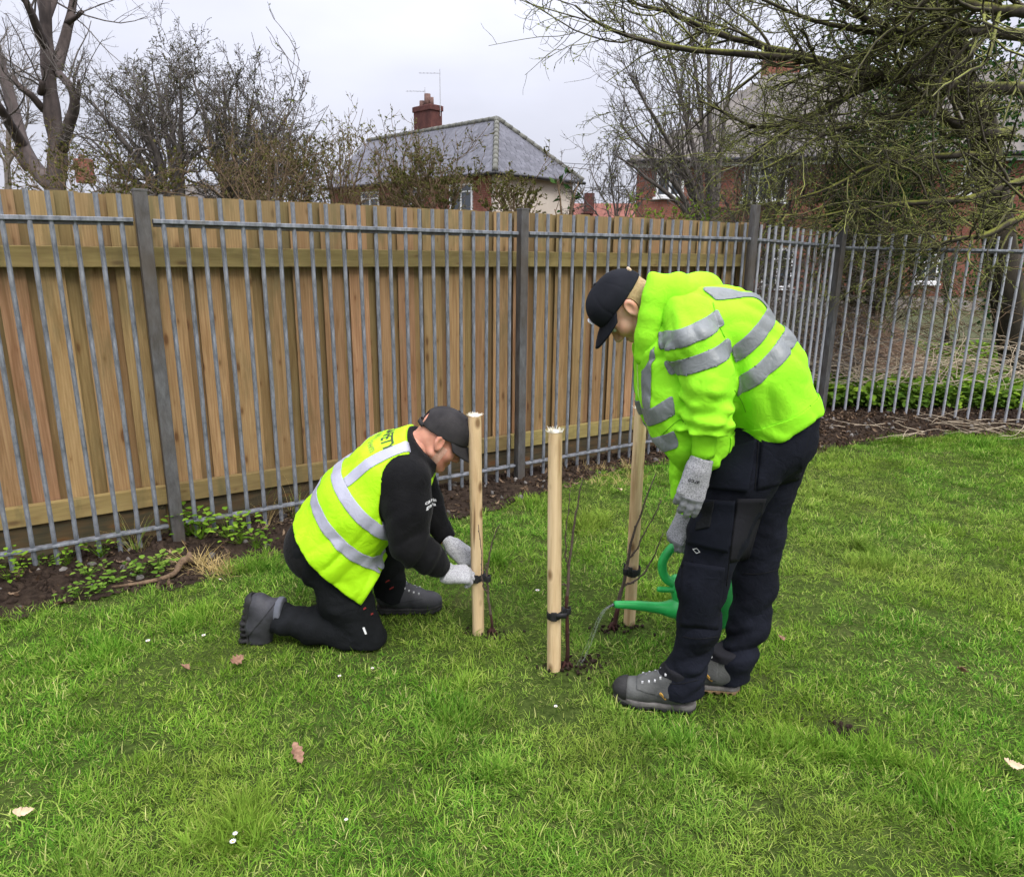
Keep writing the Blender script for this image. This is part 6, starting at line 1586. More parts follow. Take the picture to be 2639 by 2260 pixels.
# ================================================================== standing person in the hooded jacket
ys = 2.46
S = empty('person', (.72, ys, 0), 'standing person in hooded hi-vis jacket and black cap bending over a watering can', 'person')
RhS = frame((-.50, .10, -.86), (-.86, 0, .5)); oS = at(1618, 792, ys); HS = .95
s_ax = np.array([-.64, 0, .77]); s_ax /= np.linalg.norm(s_ax)
sH, sM, sU, sN = at(2003, 1078, ys), at(1934, 950, ys), at(1848, 856, ys), at(1770, 812, ys)
a_sh, a_up, a_el, a_fo, a_cu = at(1772, 815, 2.31), at(1788, 885, 2.265), at(1822, 998, 2.235), at(1826, 1075, 2.235), at(1817, 1133, 2.24)
f_sh, f_el, f_fo, f_cu = at(1760, 810, 2.64), at(1800, 1060, 2.73), at(1772, 1235, 2.725), at(1770, 1318, 2.72)
hipN = [(at(1962, 1140, 2.40), .128), (at(1905, 1232, 2.39), .122), (at(1852, 1370, 2.38), .104), (at(1806, 1510, 2.37), .084), (at(1800, 1620, 2.37), .070), (at(1770, 1715, 2.375), .073), (at(1752, 1775, 2.38), .082)]
hipF = [(at(2000, 1145, 2.55), .130), (at(1968, 1260, 2.55), .106), (at(1955, 1380, 2.55), .088), (at(1944, 1500, 2.54), .078), (at(1930, 1610, 2.52), .071), (at(1896, 1695, 2.50), .070), (at(1884, 1750, 2.50), .072)]
def s_body(P):
    d = None
    for dy in (-.06, .06):
        c_ = chain(P, [(Y_(sH, dy), .085), (Y_(sM, dy), .11), (Y_(sU, dy), .12), (Y_(sN, dy * .4), .06)], .04); d = c_ if d is None else smin(d, c_, .05)
    for L in (hipN, hipF): d = smin(d, chain(P, [(p, r * .62) for p, r in L], .02), .03)
    d = smin(d, chain(P, [(a_sh, .06), (a_el, .045), (a_cu, .032)], .02), .03)
    d = smin(d, chain(P, [(f_sh, .06), (f_el, .045), (f_cu, .032)], .02), .03)
    return smin(d, cone(P, sN, oS + RhS @ np.array([-.035, 0, -.05]), .07, .058), .03)
def s_head(P):
    d = head_field(to_local(P, RhS, oS) / HS, .98) * HS
    d = smin(d, cone(P, oS + RhS @ np.array([-.042, 0, -.03]), sN, .056, .062), .03)
    return smin(d, cone(P, oS + RhS @ np.array([.02, 0, -.085]), sN, .028, .055), .03)
V1, Q1 = sdf_mesh(s_head, oS - .22, oS + .22, .0036)
V2, Q2 = sdf_mesh(s_body, (.3, 2.1, .03), (1.3, 2.9, 1.7), .012)
sbody = link('body', mesh_np('body', np.concatenate([V1, V2]), np.concatenate([Q1, Q2 + len(V1)]), True), S, M['skin_fair'])
sbody['label'] = 'fair skinned face looking straight down'
eye_pair(sbody, RhS * HS, oS)
# short fair hair below the cap edge
WS = lambda x, y, z: oS + RhS @ np.array([x, y, z]) * HS
cut_copy(sbody, 'hair', [(WS(-.022, 0, 0), -RhS[:, 0]), (WS(0, 0, -.052), RhS[:, 2] * .9 - RhS[:, 0] * .45), (WS(0, 0, .08), -RhS[:, 2])], M['hair_fair'], sbody, .003, .0025,
         keep=lambda C, N: np.abs((C - oS) @ RhS[:, 1]) < .0775)
sc_ = empty('cap', oS); sc_.parent = S; sc_.matrix_parent_inverse = parent_inv(S)
crownS = cap(sc_, RhS, oS, M['cap_navy'], edge=((.10, .042), (-.11, .030)), droop=.16, size=HS)
MB().box(WS(.112, .0, .085), (.006, .050, .020), RhS).build('cap_badge', M['white_paint'], crownS, bevel=.002)
MB().box(WS(-.112, .0, .070), (.010, .040, .014), RhS).build('cap_strap', M['tan_leaf'], crownS, bevel=.003)
# trousers
def s_trouser(P):
    d = None
    for dy in (-.06, .06):
        c_ = cone(P, Y_(at(1990, 1120, ys + .01), dy), Y_(at(2000, 1050, ys + .01), dy), .128, .125); d = c_ if d is None else smin(d, c_, .05)
    n_ = chain(P, hipN + [(hipN[-1][0] + (0, 0, -.05), .082)], .035); f_ = chain(P, hipF + [(hipF[-1][0] + (0, 0, -.05), .072)], .035)
    n_ = n_ + folds(P, hipN[4][0], hipN[6][0], .018, .075, 2, .55) + folds(P, hipN[3][0], hipN[4][0], .009, .08, 3, .7) + folds(P, hipN[0][0], hipN[2][0], .008, .09, 5, .6)
    f_ = f_ + folds(P, hipF[4][0], hipF[6][0], .018, .075, 7, .55) + folds(P, hipF[3][0], hipF[4][0], .009, .08, 3, .7)
    n_ = smax(n_, plane(P, hipN[-1][0], (0.12, 0, -1)), .005); f_ = smax(f_, plane(P, hipF[-1][0] + (0, 0, .01), (0.12, 0, -1)), .005)
    legs = smin(n_, f_, .02)
    d = smin(d, legs, .05)
    return d + .005 * fnoise(P, 15, 4) + .0035 * fnoise(P * np.array([1, 1, 1.7], np.float32), 33, 8)
stt = sdf_obj('trousers', s_trouser, (.38, 2.15, .03), (1.25, 2.80, 1.30), .0062, M['navy_trouser'], S)
trS = BVHTree.FromPolygons([v.co.copy() for v in stt.data.vertices], [tuple(p.vertices) for p in stt.data.polygons])
def patch(name, outline, mat, parent, tree, y0=2.0, nu=14, off=.006, thick=.005, n_div=None):
    """a flat cloth pocket of 4 corners (photo measure) laid on the near side of a garment"""
    A = [np.array(c, float) for c in outline]
    V = []
    for i in range(nu + 1):
        for j in range(nu + 1):
            u, v = i / nu, j / nu
            px = (1 - u) * (1 - v) * A[0] + u * (1 - v) * A[1] + u * v * A[2] + (1 - u) * v * A[3]
            p = at(px[0], px[1], y0); d_ = np.array([p[0], p[1], p[2] - CAM_H])
            hit = tree.ray_cast(Vector((0, 0, CAM_H)), Vector(d_).normalized())
            if hit[0] is None: hit = tree.find_nearest(Vector(at(px[0], px[1], 2.30)))
            V.append(np.array(hit[0]))
    V = np.array(V); 
    G_ = V.reshape(nu + 1, nu + 1, 3)
    for _ in range(3):
        G_[1:-1, 1:-1] = (G_[:-2, 1:-1] + G_[2:, 1:-1] + G_[1:-1, :-2] + G_[1:-1, 2:]) / 4
    V = G_.reshape(-1, 3) + np.array([0, -off, 0])
    F = [(i * (nu + 1) + j, i * (nu + 1) + j + 1, (i + 1) * (nu + 1) + j + 1, (i + 1) * (nu + 1) + j) for i in range(nu) for j in range(nu)]
    o = link(name, mesh_np(name, V, np.array(F), True), parent, mat)
    m = o.modifiers.new('thickness', 'SOLIDIFY'); m.thickness = thick; m.offset = 0
    return o
patch('holster_pocket', [(1838, 1165), (1948, 1130), (1925, 1265), (1822, 1255)], M['navy_panel'], stt, trS, off=.010, thick=.010)
patch('back_pocket', [(1962, 1130), (2090, 1100), (2060, 1235), (1950, 1262)], M['navy_trouser'], stt, trS, off=.005, thick=.004)
patch('cargo_pocket', [(1806, 1284), (1892, 1290), (1872, 1420), (1768, 1395)], M['navy_panel'], stt, trS, off=.012, thick=.014)
patch('pocket_flap', [(1803, 1292), (1836, 1284), (1824, 1352), (1788, 1360)], M['black_trouser'], stt, trS, off=.024, thick=.006)
patch('knee_pocket', [(1757, 1445), (1868, 1462), (1850, 1620), (1752, 1612)], M['navy_trouser'], stt, trS, off=.004, thick=.004)
patch('stretch_panel', [(1900, 1285), (1975, 1285), (1930, 1440), (1880, 1450)], M['stretch_panel'], stt, trS, off=.002, thick=.002)
text_on(stt, '\u25C7', 'trouser_logo', at(1802, 1432, 2.27), (1, 0, 0), (0, 0, 1), .022, M['thread_white'], stt, .006, .0)
c_ = trS.ray_cast(Vector(at(1802, 1441, 2.0)), Vector((0, 1, -.3)))[0]
if c_: MB().box(np.array(c_) + (0, -.006, 0), (.018, .003, .0022)).build('trouser_logo', M['thread_white'], stt)
# jacket
def s_torso(P):
    d = None
    for dy in (-.075, .075):
        c_ = chain(P, [(Y_(at(1998, 1085, ys), dy), .138), (Y_(sM, dy), .150), (Y_(sU, dy), .145), (Y_(sN, dy * .8), .105)], .05); d = c_ if d is None else smin(d, c_, .06)
        fl = chain(P, [(Y_(at(1728, 890, ys), dy), .118), (Y_(at(1742, 1005, ys), dy), .118), (Y_(at(1768, 1098, ys), dy), .120), (Y_(at(1800, 1140, ys), dy), .095)], .05)
        d = smin(d, fl, .07)
    return d
def s_armN(P): return chain(P, [(a_sh, .080), (a_up, .084), (a_el, .086), (a_fo, .080), (at(1818, 1118, 2.238), .072), (a_cu, .052)], .03)
def s_armF(P): return chain(P, [(f_sh, .09), (f_el, .080), (f_fo, .060), (at(1770, 1280, 2.722), .052), (at(1770, 1300, 2.72), .040)], .03)
hb_, hf_ = at(2112, 1030, ys), at(1846, 1152, ys)
h_n = np.array([-(hf_ - hb_)[2], 0, (hf_ - hb_)[0]]); h_n /= np.linalg.norm(h_n)
if h_n[2] < 0: h_n = -h_n
h2a, h2b = at(1758, 1200, 2.40), at(1668, 1108, 2.40)
z_n = np.array([-(h2b - h2a)[2], 0, (h2b - h2a)[0]]); z_n /= np.linalg.norm(z_n)
if z_n[2] < 0: z_n = -z_n
def hood(P):
    d = chain(P, [(at(1700, 758, 2.36), .046), (at(1745, 752, 2.36), .052), (at(1800, 752, 2.44), .062), (at(1812, 757, 2.52), .062), (at(1760, 752, 2.56), .055), (at(1690, 752, 2.53), .050)], .03)
    d = smin(d, chain(P, [(at(1697, 735, 2.352), .030), (at(1688, 770, 2.348), .032), (at(1678, 815, 2.346), .034), (at(1668, 865, 2.352), .036), (at(1664, 915, 2.37), .042)], .03), .03)
    d = smin(d, chain(P, [(at(1690, 742, 2.55), .038), (at(1680, 800, 2.56), .038), (at(1672, 880, 2.53), .042)], .03), .03)
    return d
def s_jacket2(P):
    hem = np.maximum(np.minimum(-plane(P, hb_, h_n), plane(P, at(1835, 1100, ys), (1, 0, 0))), -plane(P, h2a, z_n))
    hem = np.maximum(hem, np.minimum(plane(P, at(1786, 1200, ys), (.35, 0, -1)), -plane(P, at(1835, 1100, ys), (1, 0, 0))))
    tor = smax(s_torso(P), hem, .006)
    sl_ = P[:, 2] + .25 * (P[:, 0] - a_el[0]) + .03 * fnoise(P, 12, 4)
    cr_ = np.clip((a_el[2] + .02 - P[:, 2]) / .06, 0, 1)
    aN = s_armN(P) + .0085 * np.sin(sl_ * 2 * math.pi / .058) * cr_ * (.7 + .6 * fnoise(P, 8, 2)) + folds(P, a_el, at(1818, 1120, 2.24), .010, .055, 2, .6) + folds(P, a_up, a_el, .010, .08, 6, .5)
    aN = smax(aN, plane(P, at(1818, 1116, 2.24), (0, 0, -1)), .008)
    aF = s_armF(P) + folds(P, f_el, f_cu, .009, .05, 4, .5); aF = smax(aF, plane(P, at(1770, 1303, 2.72), (0, 0, -1)), .008)
    up_k = np.clip((P[:, 2] - 1.28) / .25, 0, 1)
    d = smin(tor, aN, .014) * (1 - up_k) + smin(tor, aN, .040) * up_k
    d = smin(d, aF, .02)
    d = d + .0035 * np.exp(-((aN - tor) / .007) ** 2)
    d = smax(d, -cone(P, oS + RhS @ np.array([.03, 0, -.01]), at(1728, 812, ys), .090, .062), .012)
    return d + .004 * fnoise(P * np.array([.9, .7, .9], np.float32), 9, 3) + drape(P, s_ax + np.array([.35, -.3, .3]), .085, .008, 3) + drape(P, s_ax + np.array([-.5, -.4, -.2]), .05, .0045, 7)
def hood2(P):
    d = smin(hood(P), cone(P, at(1702, 742, 2.36), at(1681, 712, 2.37), .030, .013), .03)
    d = smax(d, -cone(P, oS + RhS @ np.array([.03, 0, -.01]), at(1728, 812, ys), .086, .060), .008)
    return d + .004 * fnoise(P, 16, 9) + folds(P, at(1690, 745, 2.40), at(1812, 750, 2.40), .008, .07, 3, .6)
sj = sdf_obj('jacket', s_jacket2, (.2, 2.08, .70), (1.35, 2.86, 1.72), .0060, M['hivis_fleece'], S)
sdf_obj('hood', hood2, (.30, 2.22, 1.22), (.80, 2.72, 1.72), .0055, M['hivis_fleece'], sj)
# ribbed hem and cuffs
cut_copy(sj, 'hem_band', [(hb_ + h_n * .062, -h_n), (at(1852, 1100, ys), (1, 0, .0))], M['hivis_rib'], sj, .002, .003, keep=lambda C, N: s_armN(C) > .012)
def cuff(a, b, r0, r1, nm='cuff'):
    pts = [a + (b - a) * t_ for t_ in np.linspace(0, 1, 6)]
    m = MB(); n = 40
    V, F = tube_arrays(np.array(pts)[None], np.linspace(r0, r1, 6)[None], n)
    V = V.reshape(6, n, 3); 
    ctr = np.array(pts)[:, None, :]
    V = ctr + (V - ctr) * (1 + .03 * np.cos(np.arange(n) * 2 * math.pi / n * 20))[None, :, None]
    o = link(nm, mesh_np(nm, V.reshape(-1, 3), F, True), sj, M['hivis_rib'])
    q = o.modifiers.new('thickness', 'SOLIDIFY'); q.thickness = .006; q.offset = -1
    return o
cuff(at(1817, 1108, 2.24), at(1811, 1176, 2.243), .039, .0355)
cuff(at(1770, 1296, 2.72), at(1769, 1330, 2.72), .034, .032)
# reflective tape: two bands round the body, two round the sleeve, braces over the shoulder
tb = at(1955, 795, ys)
dirb = at(1665, 1045, ys) - tb; t_n = np.array([-dirb[2], 0, dirb[0]]); t_n /= np.linalg.norm(t_n)
if t_n[2] < 0: t_n = -t_n
not_arm = lambda C, N: np.minimum(s_armN(C), s_armF(C)) > .016
def jband(c0, w, nn, keep, extra=()):
    return cut_copy(sj, 'reflective_band', [(c0 - nn * w / 2, nn), (c0 + nn * w / 2, -nn)] + list(extra), M['tape'], sj, .0024, .0018, keep=keep)
jband(at(1950, 800, ys), .052, t_n, not_arm)
jband(at(2006, 842, ys), .052, t_n, not_arm)
is_arm = lambda C, N: (s_armN(C) < .016) & (N[:, 1] < .75)
ar_n = np.array([-.40, 0, .90]); ar_n /= np.linalg.norm(ar_n)
jband(at(1772, 870, 2.18), .050, ar_n, is_arm)
jband(at(1796, 938, 2.18), .050, ar_n, is_arm)
# brace: from the back band over the shoulder and down the chest
c_top = t_n * .001
for (ya, yb) in ((2.305, 2.352), (2.57, 2.615)):
    cut_copy(sj, 'reflective_brace', [((0, ya, 0), (0, 1, 0)), ((0, yb, 0), (0, -1, 0)), (at(1950, 800, ys) + t_n * .024, t_n)], M['tape'], sj, .0024, .0018,
             keep=lambda C, N: not_arm(C, N) & (hood(C) > .012))
# zip edge down the open front
zp = [at(*q) for q in ((1676, 708, 2.375), (1661, 764, 2.37), (1648, 815, 2.365), (1637, 862, 2.37), (1625, 905, 2.39), (1628, 952, 2.40), (1643, 1015, 2.40), (1666, 1075, 2.40), (1676, 1116, 2.40), (1716, 1158, 2.40), (1752, 1195, 2.40))]
trJ = BVHTree.FromPolygons([v.co.copy() for v in sj.data.vertices], [tuple(p.vertices) for p in sj.data.polygons])
zz = []
for p in zp:
    n_ = trJ.find_nearest(Vector(p)); zz.append(np.array(n_[0]) + np.array(n_[1]) * .001)
MB().tube(zz, .0035, 6).build('zip', M['zip'], sj, True)
# stitched seams laid on the cloth where the photo shows them
def seam(tree, pts, mat, parent, r=.0017, off=.0006):
    Q = curve([(x, y, 0) for x, y in pts], 4 * len(pts)); out = []
    for q in Q:
        h_ = tree.ray_cast(Vector((0, 0, CAM_H)), Vector(_ray(q[0], q[1])).normalized())
        if h_[0] is not None: out.append(np.array(h_[0]) + np.array(h_[1]) * off)
    if len(out) > 3:
        out = np.array(out); keep_ = np.concatenate([[True], np.linalg.norm(np.diff(out, axis=0), axis=1) < .06])
        if keep_.all(): MB().tube(out, r, 5).build('seam', mat, parent, True)
for pts in ([(1677, 795), (1705, 775), (1742, 760), (1780, 754), (1813, 758), (1832, 770)], [(1678, 800), (1680, 840), (1690, 890), (1705, 930)], [(1838, 780), (1842, 800), (1850, 830), (1868, 870)],
            [(1892, 1005), (1912, 1035), (1922, 1062)], [(1698, 1128), (1730, 1098), (1752, 1082), (1768, 1092)], [(1700, 780), (1712, 745), (1722, 722)]):
    seam(trJ, pts, M['seam'], sj)
for pts in ([(1955, 1135), (1950, 1200), (1945, 1262)], [(1900, 1290), (1890, 1360), (1880, 1440), (1872, 1510)], [(1760, 1640), (1800, 1646), (1850, 1640)], [(1700, 1755), (1745, 1762), (1800, 1752)], [(2015, 1465), (1960, 1478), (1915, 1478)]):
    seam(trS, pts, M['seam_dark'], stt)
# gloves
gN2 = at(1788, 1246, 2.235); RgN2 = frame((-.22, -.02, -.97), (-.10, -.98, 0.1))
glN = glove('glove', RgN2, gN2, [(.12, .25, .2), (.16, .28, .25), (.2, .32, .3), (.25, .4, .3)], M['glove'], S, thumb=((.0, .036, -.020), (.034, .040, -.032), (.062, .030, -.040)), wrist=at(1810, 1180, 2.243))
cut_copy(glN, 'palm_coating', [(gN2 + RgN2 @ np.array([.048, 0, 0]), RgN2[:, 0])], M['glove_palm'], glN, .0008, .0008)
text_on(glN, 'arco', 'glove_lettering', gN2 + RgN2 @ np.array([-.012, -.008, 0]), -RgN2[:, 1] * np.sign(1), -RgN2[:, 0] * -1, .020, M['ink_black'], glN, .0015, .0004)
gF2 = at(1752, 1366, 2.715); RgF2 = frame((-.36, -.06, -.93), (-.75, -.60, .25))
glF = glove('glove', RgF2, gF2, [(.5, .9, .7), (.5, .9, .7), (.55, .9, .7), (.6, .9, .7)], M['glove'], S, thumb=((.0, .036, -.020), (.030, .036, -.040), (.052, .018, -.050)), wrist=at(1768, 1326, 2.72))
cut_copy(glF, 'palm_coating', [(gF2 + RgF2 @ np.array([.045, 0, 0]), RgF2[:, 0])], M['glove_palm'], glF, .0008, .0008)
# boots
bm_ = dict(upper=M['boot_grey'], mid=M['sole_grey'], sole=M['rubber'], toe=M['rubber'], collar=M['stretch_panel'], panel=M['boot_grey'])
b1_ = empty('boot', (.6, 2.38, 0)); b1_.parent = S; b1_.matrix_parent_inverse = parent_inv(S)
boot(b1_, frame((-.31, .07, 0), (0, 0, 1)), (.705, 2.352, 0.0), bm_, tagged=1)
bm2 = dict(bm_); bm2['sole'] = M['sole_tan']
b2_ = empty('boot', (.8, 2.48, 0)); b2_.parent = S; b2_.matrix_parent_inverse = parent_inv(S)
boot(b2_, frame((-.31, .06, 0), (0, 0, 1)), (.905, 2.470, 0.004), bm2, tagged=1)
# ------------------------------------------------------------------ stakes, ties, saplings
def stake(base, top, label, rag=False):
    base = np.array(base, float); top = np.array(top, float)
    o = empty('stake', (base[0], base[1], 0), label, 'stake', 'round wooden tree stakes')
    n = 28; k = 22; V = []
    for i in range(n):
        t_ = i / (n - 1); p = base + (top - base) * t_ + np.array([0, 0, -.06 * (1 - t_)])
        for j in range(k):
            a = 2 * math.pi * j / k
            r = .0275 * (1 + .035 * math.sin(a * 2 + base[0] * 9 + t_ * 2) + .02 * math.sin(a * 3 + t_ * 7)) * (1 - .02 * t_)
            if i == n - 1: r *= .97
            V.append(p + np.array([r * math.cos(a), r * math.sin(a), 0]))
    F = [(i * k + j, i * k + (j + 1) % k, (i + 1) * k + (j + 1) % k, (i + 1) * k + j) for i in range(n - 1) for j in range(k)]
    me = mesh_np('shaft', np.array(V) - base * [1, 1, 0], np.array(F), True)
    s_ = link('shaft', me, None, M['stake']); s_.location = (base[0], base[1], 0); s_.parent = o; s_.matrix_parent_inverse = parent_inv(o)
    m = MB(); r0 = np.random.default_rng(int(abs(base[0]) * 1000))
    rim = [(.0262 * math.cos(2 * math.pi * j / k), .0262 * math.sin(2 * math.pi * j / k)) for j in range(k)]
    m.add([(top[0] + x, top[1] + y, top[2] + r0.uniform(.000, .004)) for x, y in rim] + [(top[0], top[1], top[2] + .003)], [(j, (j + 1) % k, k) for j in range(k)])
    for j in range(70):                                    # hammered, splintered fibres round the rim
        a = r0.uniform(0, 6.28); rr = .0245 + r0.uniform(-.010, .002); L = r0.uniform(.004, .014) * (1.6 if rag else 1)
        p = np.array([top[0] + rr * math.cos(a), top[1] + rr * math.sin(a), top[2] - .002]); q = p + np.array([r0.normal(0, .004), r0.normal(0, .004), L]) + np.array([math.cos(a), math.sin(a), 0]) * r0.uniform(0, .006) * (2 if rag else 1)
        m.tube([p, q], [.0016, .0005], 3)
    m.build('splintered_end', M['stake_end'], o)
    return o
SF, SL, SB = ground_at(1428, 1722), ground_at(1233, 1629), ground_at(1622, 1604)
stake(SF, at(1431, 1113, SF[1]), 'wooden stake nearest the camera, in the middle of the three', True)
stake(SL, at(1223, 1071, SL[1]), 'wooden stake that the kneeling person reaches for')
stake(SB, at(1652, 1052, SB[1]), 'rear wooden stake partly behind the green watering can spout')
def ring(c_, r, w, th, k=26, sq=(1, 1), ph=0.0, tilt=(0, 0), a0=0, a1=2 * math.pi):
    V = []; F = []
    full = abs(a1 - a0 - 2 * math.pi) < 1e-6
    n = k if full else k + 1
    for j in range(n):
        a = a0 + (a1 - a0) * j / k + ph
        x, y = math.cos(a) * sq[0], math.sin(a) * sq[1]; dz = tilt[0] * x + tilt[1] * y
        for rr, z in ((r, -w / 2), (r + th, -w / 2), (r + th, w / 2), (r, w / 2)):
            V.append((c_[0] + rr * x, c_[1] + rr * y, c_[2] + z + dz * .03))
    for j in range(n if full else n - 1):
        q = (j + 1) % n
        for b in range(4): F.append((j * 4 + b, q * 4 + b, q * 4 + (b + 1) % 4, j * 4 + (b + 1) % 4))
    return V, F
def tie(c_, sap, label, tailv=None, w=.030):
    """rubber strap round the stake at c_ and round the stem at sap, crossed in a spacer between them"""
    o = empty('tree_tie', c_, label, 'tree tie', 'black rubber tree ties')
    V, F = ring(c_, .0295, w, .0035, tilt=(.2, .1)); MB().add(V, F).build('strap', M['tie'], o, True, .0012)
    V, F = ring(sap, .010, w * .9, .004, 18); MB().add(V, F).build('stem_loop', M['tie'], o, True, .001)
    d = sap - c_; L = np.linalg.norm(d); m_ = (c_ + d / L * .030 + sap - d / L * .012) / 2
    R = frame(d, (0, 0, 1))
    MB().box(m_, (max(.012, L - .042), .020, w * 1.15), R).build('spacer', M['tie'], o, bevel=.003)
    b = c_ + np.array([-.006, -.034, 0.0]); MB().box(b, (.024, .010, w * 1.2)).build('buckle', M['rubber'], o, bevel=.002)
    if tailv is not None:
        pts = np.array([b, b + np.array(tailv) * .4 + (0, -.006, .004), b + np.array(tailv)])
        V = []
        for i, p in enumerate(pts): V += [p + (0, 0, -w * .36), p + (0, 0, w * .36)]
        t_ = link('tail', mesh_np('tail', np.array(V), np.array([(0, 2, 3, 1), (2, 4, 5, 3)]), True), o, M['tie']); q = t_.modifiers.new('thickness', 'SOLIDIFY'); q.thickness = .003
    return o
def stem(pts, r0, r1, seed=0, wig=.004, n=18):
    pts = np.array(pts, float); t_ = np.linspace(0, len(pts) - 1, n); r_ = np.random.default_rng(seed)
    Q = np.stack([np.interp(t_, np.arange(len(pts)), pts[:, k]) for k in range(3)], 1)
    Q[1:-1] = (Q[:-2] + Q[1:-1] * 2 + Q[2:]) / 4
    Q[1:-1, :2] += r_.normal(0, wig, (n - 2, 2)) * .5
    return Q, np.linspace(r0, r1, n) * r_.uniform(.92, 1.12, n)
def sapling(label, base, stems, lower_red=.25):
    o = empty('sapling', base, label, 'sapling', 'newly planted saplings')
    for i, (pts, r0, r1) in enumerate(stems):
        Q, r = stem(pts, r0 * .8, r1 * .85, i + 3)
        m = MB(); m.tube(Q, r, 8)
        for k in range(2, len(Q) - 1):                         # buds
            dv = Q[k + 1] - Q[k]; sd = np.cross(dv, [random.uniform(-1, 1), random.uniform(-1, 1), .2]); sd /= np.linalg.norm(sd) + 1e-9
            p = Q[k] + sd * r[k]; m.tube([p, p + sd * .003 + dv / np.linalg.norm(dv) * .007], [r[k] * .55 + .0008, .0006], 5)
        m.build('stem', M['sapling'], o, True)
        if i == 0:
            kk = max(3, int(len(Q) * lower_red)); MB().tube(Q[:kk], r[:kk] * 1.04, 8).build('wet_bark', M['sapling_red'], o, True)
    rm = MB()
    for a in np.linspace(0, 6.28, 6)[:-1]:
        rm.tube([base + (0, 0, .03), base + (.018 * math.cos(a), .018 * math.sin(a), .006), base + (.03 * math.cos(a), .03 * math.sin(a), -.012)], [.007, .005, .002], 6)
    rm.build('root_flare', M['sapling_red'], o, True)
    return o
bF = ground_at(1460, 1717); yF = bF[1]
sapling('sapling tied to the front stake with two upright stems', bF, [([bF, at(1462, 1590, yF), at(1463, 1520, yF), at(1468, 1440, yF), at(1478, 1360, yF), at(1487, 1300, yF), at(1502, 1235, yF)], .0105, .0022),
        ([at(1464, 1462, yF), at(1458, 1430, yF), at(1461, 1340, yF), at(1470, 1262, yF)], .0042, .0015), ([at(1463, 1512, yF), at(1455, 1505, yF - .01), at(1451, 1506, yF - .02)], .003, .0015)], .34)
bL = ground_at(1268, 1632); yL = bL[1]
sapling('sapling beside the kneeling person\'s gloved hands', bL, [([bL, at(1262, 1560, yL), at(1258, 1520, yL), at(1253, 1475, yL), at(1263, 1420, yL), at(1272, 1380, yL), at(1290, 1348, yL)], .0075, .0018),
        ([at(1258, 1528, yL - .02), at(1247, 1515, yL - .05), at(1243, 1490, yL - .06), at(1241, 1430, yL - .07), at(1233, 1352, yL - .075)], .0042, .0016), ([at(1254, 1478, yL), at(1250, 1463, yL), at(1256, 1452, yL)], .003, .0012)], .2)
bB = ground_at(1578, 1620); yB = bB[1]
sapling('dark branching sapling leaning against the rear stake', bB, [([bB, at(1592, 1570, yB), at(1606, 1510, yB), at(1616, 1460, yB), at(1624, 1400, yB), at(1648, 1330, yB), at(1690, 1222, yB)], .0135, .0030),
        ([at(1620, 1440, yB), at(1640, 1420, yB), at(1668, 1360, yB), at(1705, 1290, yB)], .0055, .0025), ([at(1606, 1509, yB), at(1632, 1500, yB - .01), at(1660, 1478, yB - .02), at(1688, 1430, yB - .03), at(1710, 1374, yB - .03)], .0065, .0028)], .26)
tie(at(1430, 1579, SF[1]), at(1463, 1573, yF), 'black rubber tie low on the front stake', (.05, -.012, .012))
tie(at(1230, 1484, SL[1]), at(1257, 1490, yL), 'black rubber tie in the kneeling person\'s fingers', (-.05, -.01, .008))
tie(at(1632, 1470, SB[1]), at(1613, 1472, yB), 'black rubber tie on the rear stake with its loose end up', (-.045, 0, .045))

# ------------------------------------------------------------------ watering can
yc_ = 2.72
CAN = empty('watering_can', at(1815, 1607, yc_), 'green plastic watering can with long spout held behind the legs', 'watering can')
c_ctr = at(1816, 1545, yc_ + .01)
tilt = math.radians(-14); cx_ = np.array([-math.cos(tilt), 0, math.sin(tilt)]); cz_ = np.array([math.sin(tilt), 0, math.cos(tilt)])
RC = np.stack([cx_, np.array([0, -1, 0]), cz_], 1)               # local x: towards the spout
def can_body(P):
    Q = to_local(P, RC, c_ctr)
    d = ell(Q, (0, 0, 0), (.132, .088, .30)); d = smax(d, np.abs(Q[:, 2] + .01) - .105, .02)
    d = smin(d, cone(Q, (.07, 0, -.045), (.135, 0, -.020), .050, .022), .04)
    d = smin(d, cone(Q, (.07, 0, .055), (.10, 0, .11), .045, .030), .03)
    d = smax(d, -ell(Q, (-.02, 0, .13), (.06, .05, .05)), .01)
    d = d + .0025 * np.exp(-((Q[:, 2] + .06) / .004) ** 2) * 0
    return d
sdf_obj('body', can_body, c_ctr - .26, c_ctr + .26, .0055, M['can'], CAN)
sp = curve([at(1765, 1562, 2.715), at(1735, 1568, 2.71), at(1700, 1566, 2.70), at(1640, 1560, 2.69), at(1583, 1557, 2.68)], 20)
MB().tube(sp, np.interp(np.linspace(0, 1, 20), [0, .25, .5, 1], [.058, .042, .024, .0145]), 16).build('spout', M['can'], CAN, True)
hd = curve([at(1812, 1398, 2.72), at(1785, 1382, 2.72), at(1762, 1388, 2.72), at(1727, 1416, 2.72), at(1707, 1452, 2.72), at(1716, 1490, 2.72), at(1752, 1512, 2.72)], 30)
MB().tube(hd, .0185, 14).build('handle', M['can'], CAN, True)
hd2 = curve([at(1812, 1398, 2.72), at(1858, 1420, 2.72), at(1885, 1470, 2.725), at(1880, 1520, 2.73)], 18)
MB().tube(hd2, .015, 12).build('handle', M['can'], CAN, True)
MB().tube(curve([at(1694, 1518, 2.70), at(1715, 1519, 2.705), at(1760, 1520, 2.715)], 10), [.009, .0115, .012, .012, .012, .012, .012, .012, .012, .012], 12).build('brace', M['can'], CAN, True)
